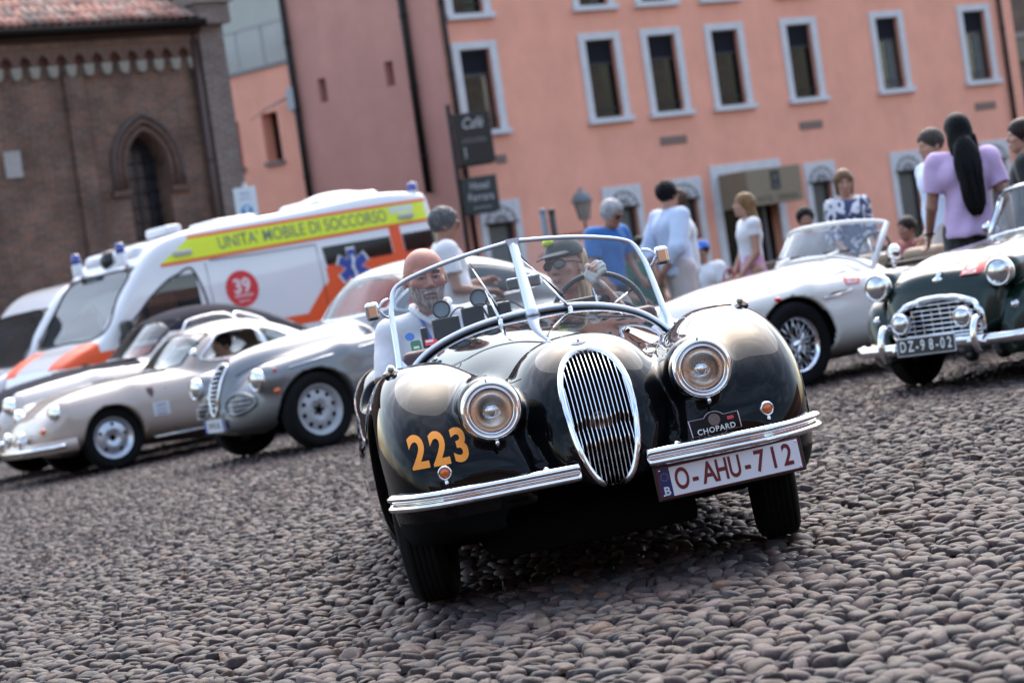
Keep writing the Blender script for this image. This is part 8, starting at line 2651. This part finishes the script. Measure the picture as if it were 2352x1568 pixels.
def build_crew():
    """Driver and passenger of the black roadster, in the car's own axes."""
    white_c = cloth_mat('white_cotton', (0.74, 0.74, 0.78))
    # passenger
    px_, py_ = -0.355, 2.10
    hr = rot3(6, -4, 3)
    po = Pose(1.78, pel=(px_, py_ + 0.06, 0.47), waist=(px_, py_ + 0.08, 0.62), chest=(px_, py_ + 0.07, 0.80), neck=(px_ - 0.002, py_ + 0.035, 1.03), head=(px_ - 0.006, py_ - 0.02, 1.195),
              shL=(px_ + 0.185, py_ + 0.05, 0.97), shR=(px_ - 0.195, py_ + 0.05, 0.965), elL=(px_ + 0.235, py_ - 0.10, 0.70), elR=(px_ - 0.265, py_ - 0.06, 0.70), wrL=(px_ + 0.10, py_ - 0.34, 0.74), wrR=(px_ - 0.16, py_ - 0.30, 0.72),
              hipL=(px_ + 0.09, py_, 0.47), hipR=(px_ - 0.09, py_, 0.47), knL=(px_ + 0.10, py_ - 0.45, 0.52), knR=(px_ - 0.10, py_ - 0.45, 0.52), anL=(px_ + 0.10, py_ - 0.72, 0.30), anR=(px_ - 0.10, py_ - 0.72, 0.30))
    T = person('bald man with grey beard in white polo in the passenger seat of the roadster', po, SK3, hr, h=0.0085, hs=1.05, fat=0.012, wide=1.12, shirt=(shirt_fn(po, 0.52, 0.75, 0.028, 0.01, neck_r=0.075, wr=0.006), white_c),
               bottom=('trousers', trousers_fn(po, 0.2, 0.01), cloth_mat('navy_trousers', (0.03, 0.035, 0.05))), hair=('fringe_bald', hair_mat('hair_white', (0.42, 0.40, 0.39))), beard=True, face=True)
    # short white beard and moustache
    def beard_fn(P):
        Q = (P - po.J['head']) @ hr / (po.k * 1.05)
        d = head_sdf(Q, 0.0, 1.12) - 0.0026 - 0.0012 * np.sin(Q[:, 0] * 420 + 3 * np.sin(Q[:, 2] * 160)) * np.sin(Q[:, 2] * 260)
        lim = smax(Q[:, 2] + 0.040 - 0.45 * np.maximum(np.abs(Q[:, 0]) - 0.035, 0), Q[:, 1] - 0.0, 0.01)
        d = smax(d, lim, 0.008)
        d = smax(d, -s_ell(Q, (0, -0.105, -0.0625), (0.020, 0.03, 0.0085)), 0.005)
        d = smax(d, -s_ell(Q, (0, -0.105, -0.012), (0.020, 0.04, 0.030)), 0.006)
        return smax(d, -0.118 - Q[:, 2], 0.01) * po.k * 1.05
    c0 = po.J['head']
    obj('beard', sdf_mesh('beard', beard_fn, c0 - 0.16, c0 + 0.16, 0.0048), hair_mat('beard_white', (0.36, 0.295, 0.265), 0.8), T)
    # polo collar and a blue lanyard
    nk = po.J['neck']
    for s in (-1, 1):
        tube('collar', smooth_line([nk + np.array([s * 0.075, 0.05, 0.055]), nk + np.array([s * 0.088, -0.01, 0.045]), nk + np.array([s * 0.055, -0.075, 0.005]), nk + np.array([s * 0.012, -0.10, -0.04])], 14), 0.014, white_c, T, n=6)
        tube('lanyard', smooth_line([nk + np.array([s * 0.07, 0.03, 0.035]), nk + np.array([s * 0.055, -0.085, -0.02]), nk + np.array([s * 0.03, -0.135, -0.12])], 12), 0.0075, mat('lanyard_blue', (0.02, 0.10, 0.40), rough=0.5), T, n=5)
    seat_on_jag(T)
    # driver
    dx, dy = 0.315, 2.06
    hr = rot3(-38, 6, -4)
    po = Pose(1.68, pel=(dx, dy + 0.08, 0.47), waist=(dx, dy + 0.09, 0.61), chest=(dx - 0.005, dy + 0.07, 0.77), neck=(dx - 0.02, dy + 0.02, 0.95), head=(dx - 0.045, dy - 0.035, 1.125),
              shL=(dx + 0.16, dy + 0.03, 0.905), shR=(dx - 0.165, dy + 0.05, 0.905), elL=(dx + 0.20, dy - 0.16, 0.80), elR=(dx - 0.20, dy - 0.14, 0.71), wrL=(dx + 0.065, dy - 0.285, 1.015), wrR=(dx - 0.13, dy - 0.31, 0.82),
              hdL=(-0.35, -0.55, 0.40), hdR=(0.1, -0.5, 0.3), hipL=(dx + 0.09, dy, 0.47), hipR=(dx - 0.09, dy, 0.47), knL=(dx + 0.10, dy - 0.43, 0.52), knR=(dx - 0.10, dy - 0.43, 0.52), anL=(dx + 0.10, dy - 0.7, 0.30), anR=(dx - 0.10, dy - 0.7, 0.30))
    T = person('woman in dark cap and sunglasses at the wheel of the black roadster', po, SK1, hr, 1.0, h=0.0085, curl=(62, 50), hsd={'L': (0.5, 0.1, -0.6), 'R': (-0.6, 0, 0.3)}, shirt=(shirt_fn(po, 0.52, 0.35, 0.012, neck_r=0.105), cloth_mat('dark_tank_top', (0.02, 0.03, 0.045))),
               bottom=('trousers', trousers_fn(po, 0.2, 0.01), cloth_mat('navy_trousers', (0.03, 0.035, 0.05))), hair=('tucked', hair_mat('hair_ash_blond', (0.44, 0.30, 0.18))))
    sunglasses(T, po, hr)
    Tm = lambda p: po.J['head'] + hr @ (np.array(p) * po.k)
    c = po.J['head']
    def cap_fn(P):
        Q = (P - c) @ hr / po.k
        d = smax(s_ell(Q, (0, 0.018, 0.052), (0.093, 0.115, 0.098)), 0.046 + 0.10 * Q[:, 1] - Q[:, 2], 0.008)
        br = s_ell(Q, (0, -0.105, 0.048), (0.082, 0.098, 0.070))
        br = smax(np.abs(br) - 0.0045, -(Q[:, 2] - 0.052 + 0.35 * (Q[:, 1] + 0.10)), 0.005)
        br = smax(br, Q[:, 1] + 0.055, 0.01)
        br2 = smax(np.abs(Q[:, 2] - 0.066 - 0.28 * (Q[:, 1] + 0.09) + 2.2 * Q[:, 0] ** 2) - 0.0045, np.sqrt((Q[:, 0] / 0.084) ** 2 + ((Q[:, 1] + 0.075) / 0.105) ** 2) * 0.09 - 0.09, 0.006)
        br2 = smax(br2, Q[:, 1] + 0.07, 0.01)
        return smin(d, br2, 0.012) * po.k
    obj('cap', sdf_mesh('cap', cap_fn, c - 0.28, c + 0.28, 0.006), cloth_mat('charcoal_cap', (0.026, 0.030, 0.030)), T)
    def emblem(P):
        Q = (P - c) @ hr / po.k
        return s_ell(Q, (-0.026, -0.072, 0.124), (0.028, 0.026, 0.020)) * po.k
    obj('cap_emblem', sdf_mesh('cap_emblem', emblem, c - 0.25, c + 0.25, 0.006), mat('neon_yellow', (0.60, 0.75, 0.03), rough=0.5), T)
    lathe('earring', [(0.0, 0.006), (0.005, 0.004), (0.006, 0.0), (0.0, -0.006)], mat('pearl', (0.75, 0.72, 0.68), rough=0.2), T, 12, 'Z', Tm((0.082, 0.0, -0.045)))
    # string-backed driving glove over the left hand
    w = po.J['wrL']; dr = po.J['hdL'] / np.linalg.norm(po.J['hdL'])
    def glove(P):
        d = hand_sdf(P, w, po.J['hdL'], (0.5, 0.1, -0.6), 62, 1) - 0.0055
        d = smax(d, (P - w) @ dr - 0.108, 0.006)
        return smax(d, -((P - w) @ dr) - 0.005, 0.006)
    obj('driving_glove', sdf_mesh('driving_glove', glove, w - 0.2, w + 0.2, 0.006), cloth_mat('cream_glove', (0.52, 0.49, 0.46)), T)
    tube('lanyard', smooth_line([po.J['neck'] + np.array([0.06, -0.03, 0.0]), po.J['neck'] + np.array([0.05, -0.10, -0.07]), po.J['neck'] + np.array([0.03, -0.13, -0.20])], 12), 0.008, mat('lanyard_blue2', (0.02, 0.06, 0.45), rough=0.5), T, n=5)
    seat_on_jag(T)

def build_coupe_driver():
    po = Pose(1.7, pel=(0.30, 1.55, 0.40), waist=(0.30, 1.58, 0.53), chest=(0.30, 1.57, 0.68), neck=(0.30, 1.53, 0.86), head=(0.30, 1.47, 1.00), shL=(0.47, 1.54, 0.80), shR=(0.13, 1.54, 0.80), elL=(0.50, 1.38, 0.66), elR=(0.10, 1.38, 0.66),
              wrL=(0.42, 1.18, 0.76), wrR=(0.18, 1.18, 0.76), hipL=(0.38, 1.5, 0.40), hipR=(0.22, 1.5, 0.40), knL=(0.38, 1.1, 0.46), knR=(0.22, 1.1, 0.46), anL=(0.38, 0.85, 0.32), anR=(0.22, 0.85, 0.32))
    T = person('driver in white shirt inside the beige coupe', po, SK2, rot3(10, 0), h=0.016, shirt=(shirt_fn(po, 0.45, 0.7, 0.02), cloth_mat('white_cotton', (0.74, 0.74, 0.78))), hair=('short', hair_mat('hair_dark_brown', (0.022, 0.015, 0.013))))
    M = Matrix.Translation((-4.36, 26.474, float(gz(-4.36)))) @ Matrix.Rotation(-math.atan(gslope(-4.36)), 4, 'Y') @ Matrix.Rotation(R(-62), 4, 'Z')
    T.matrix_world = M

JAG_M = Matrix.Translation((0.248, 9.8, 0.0)) @ Euler((0, R(-2.7), R(5))).to_matrix().to_4x4()
build_crew()
build_people()
build_coupe_driver()
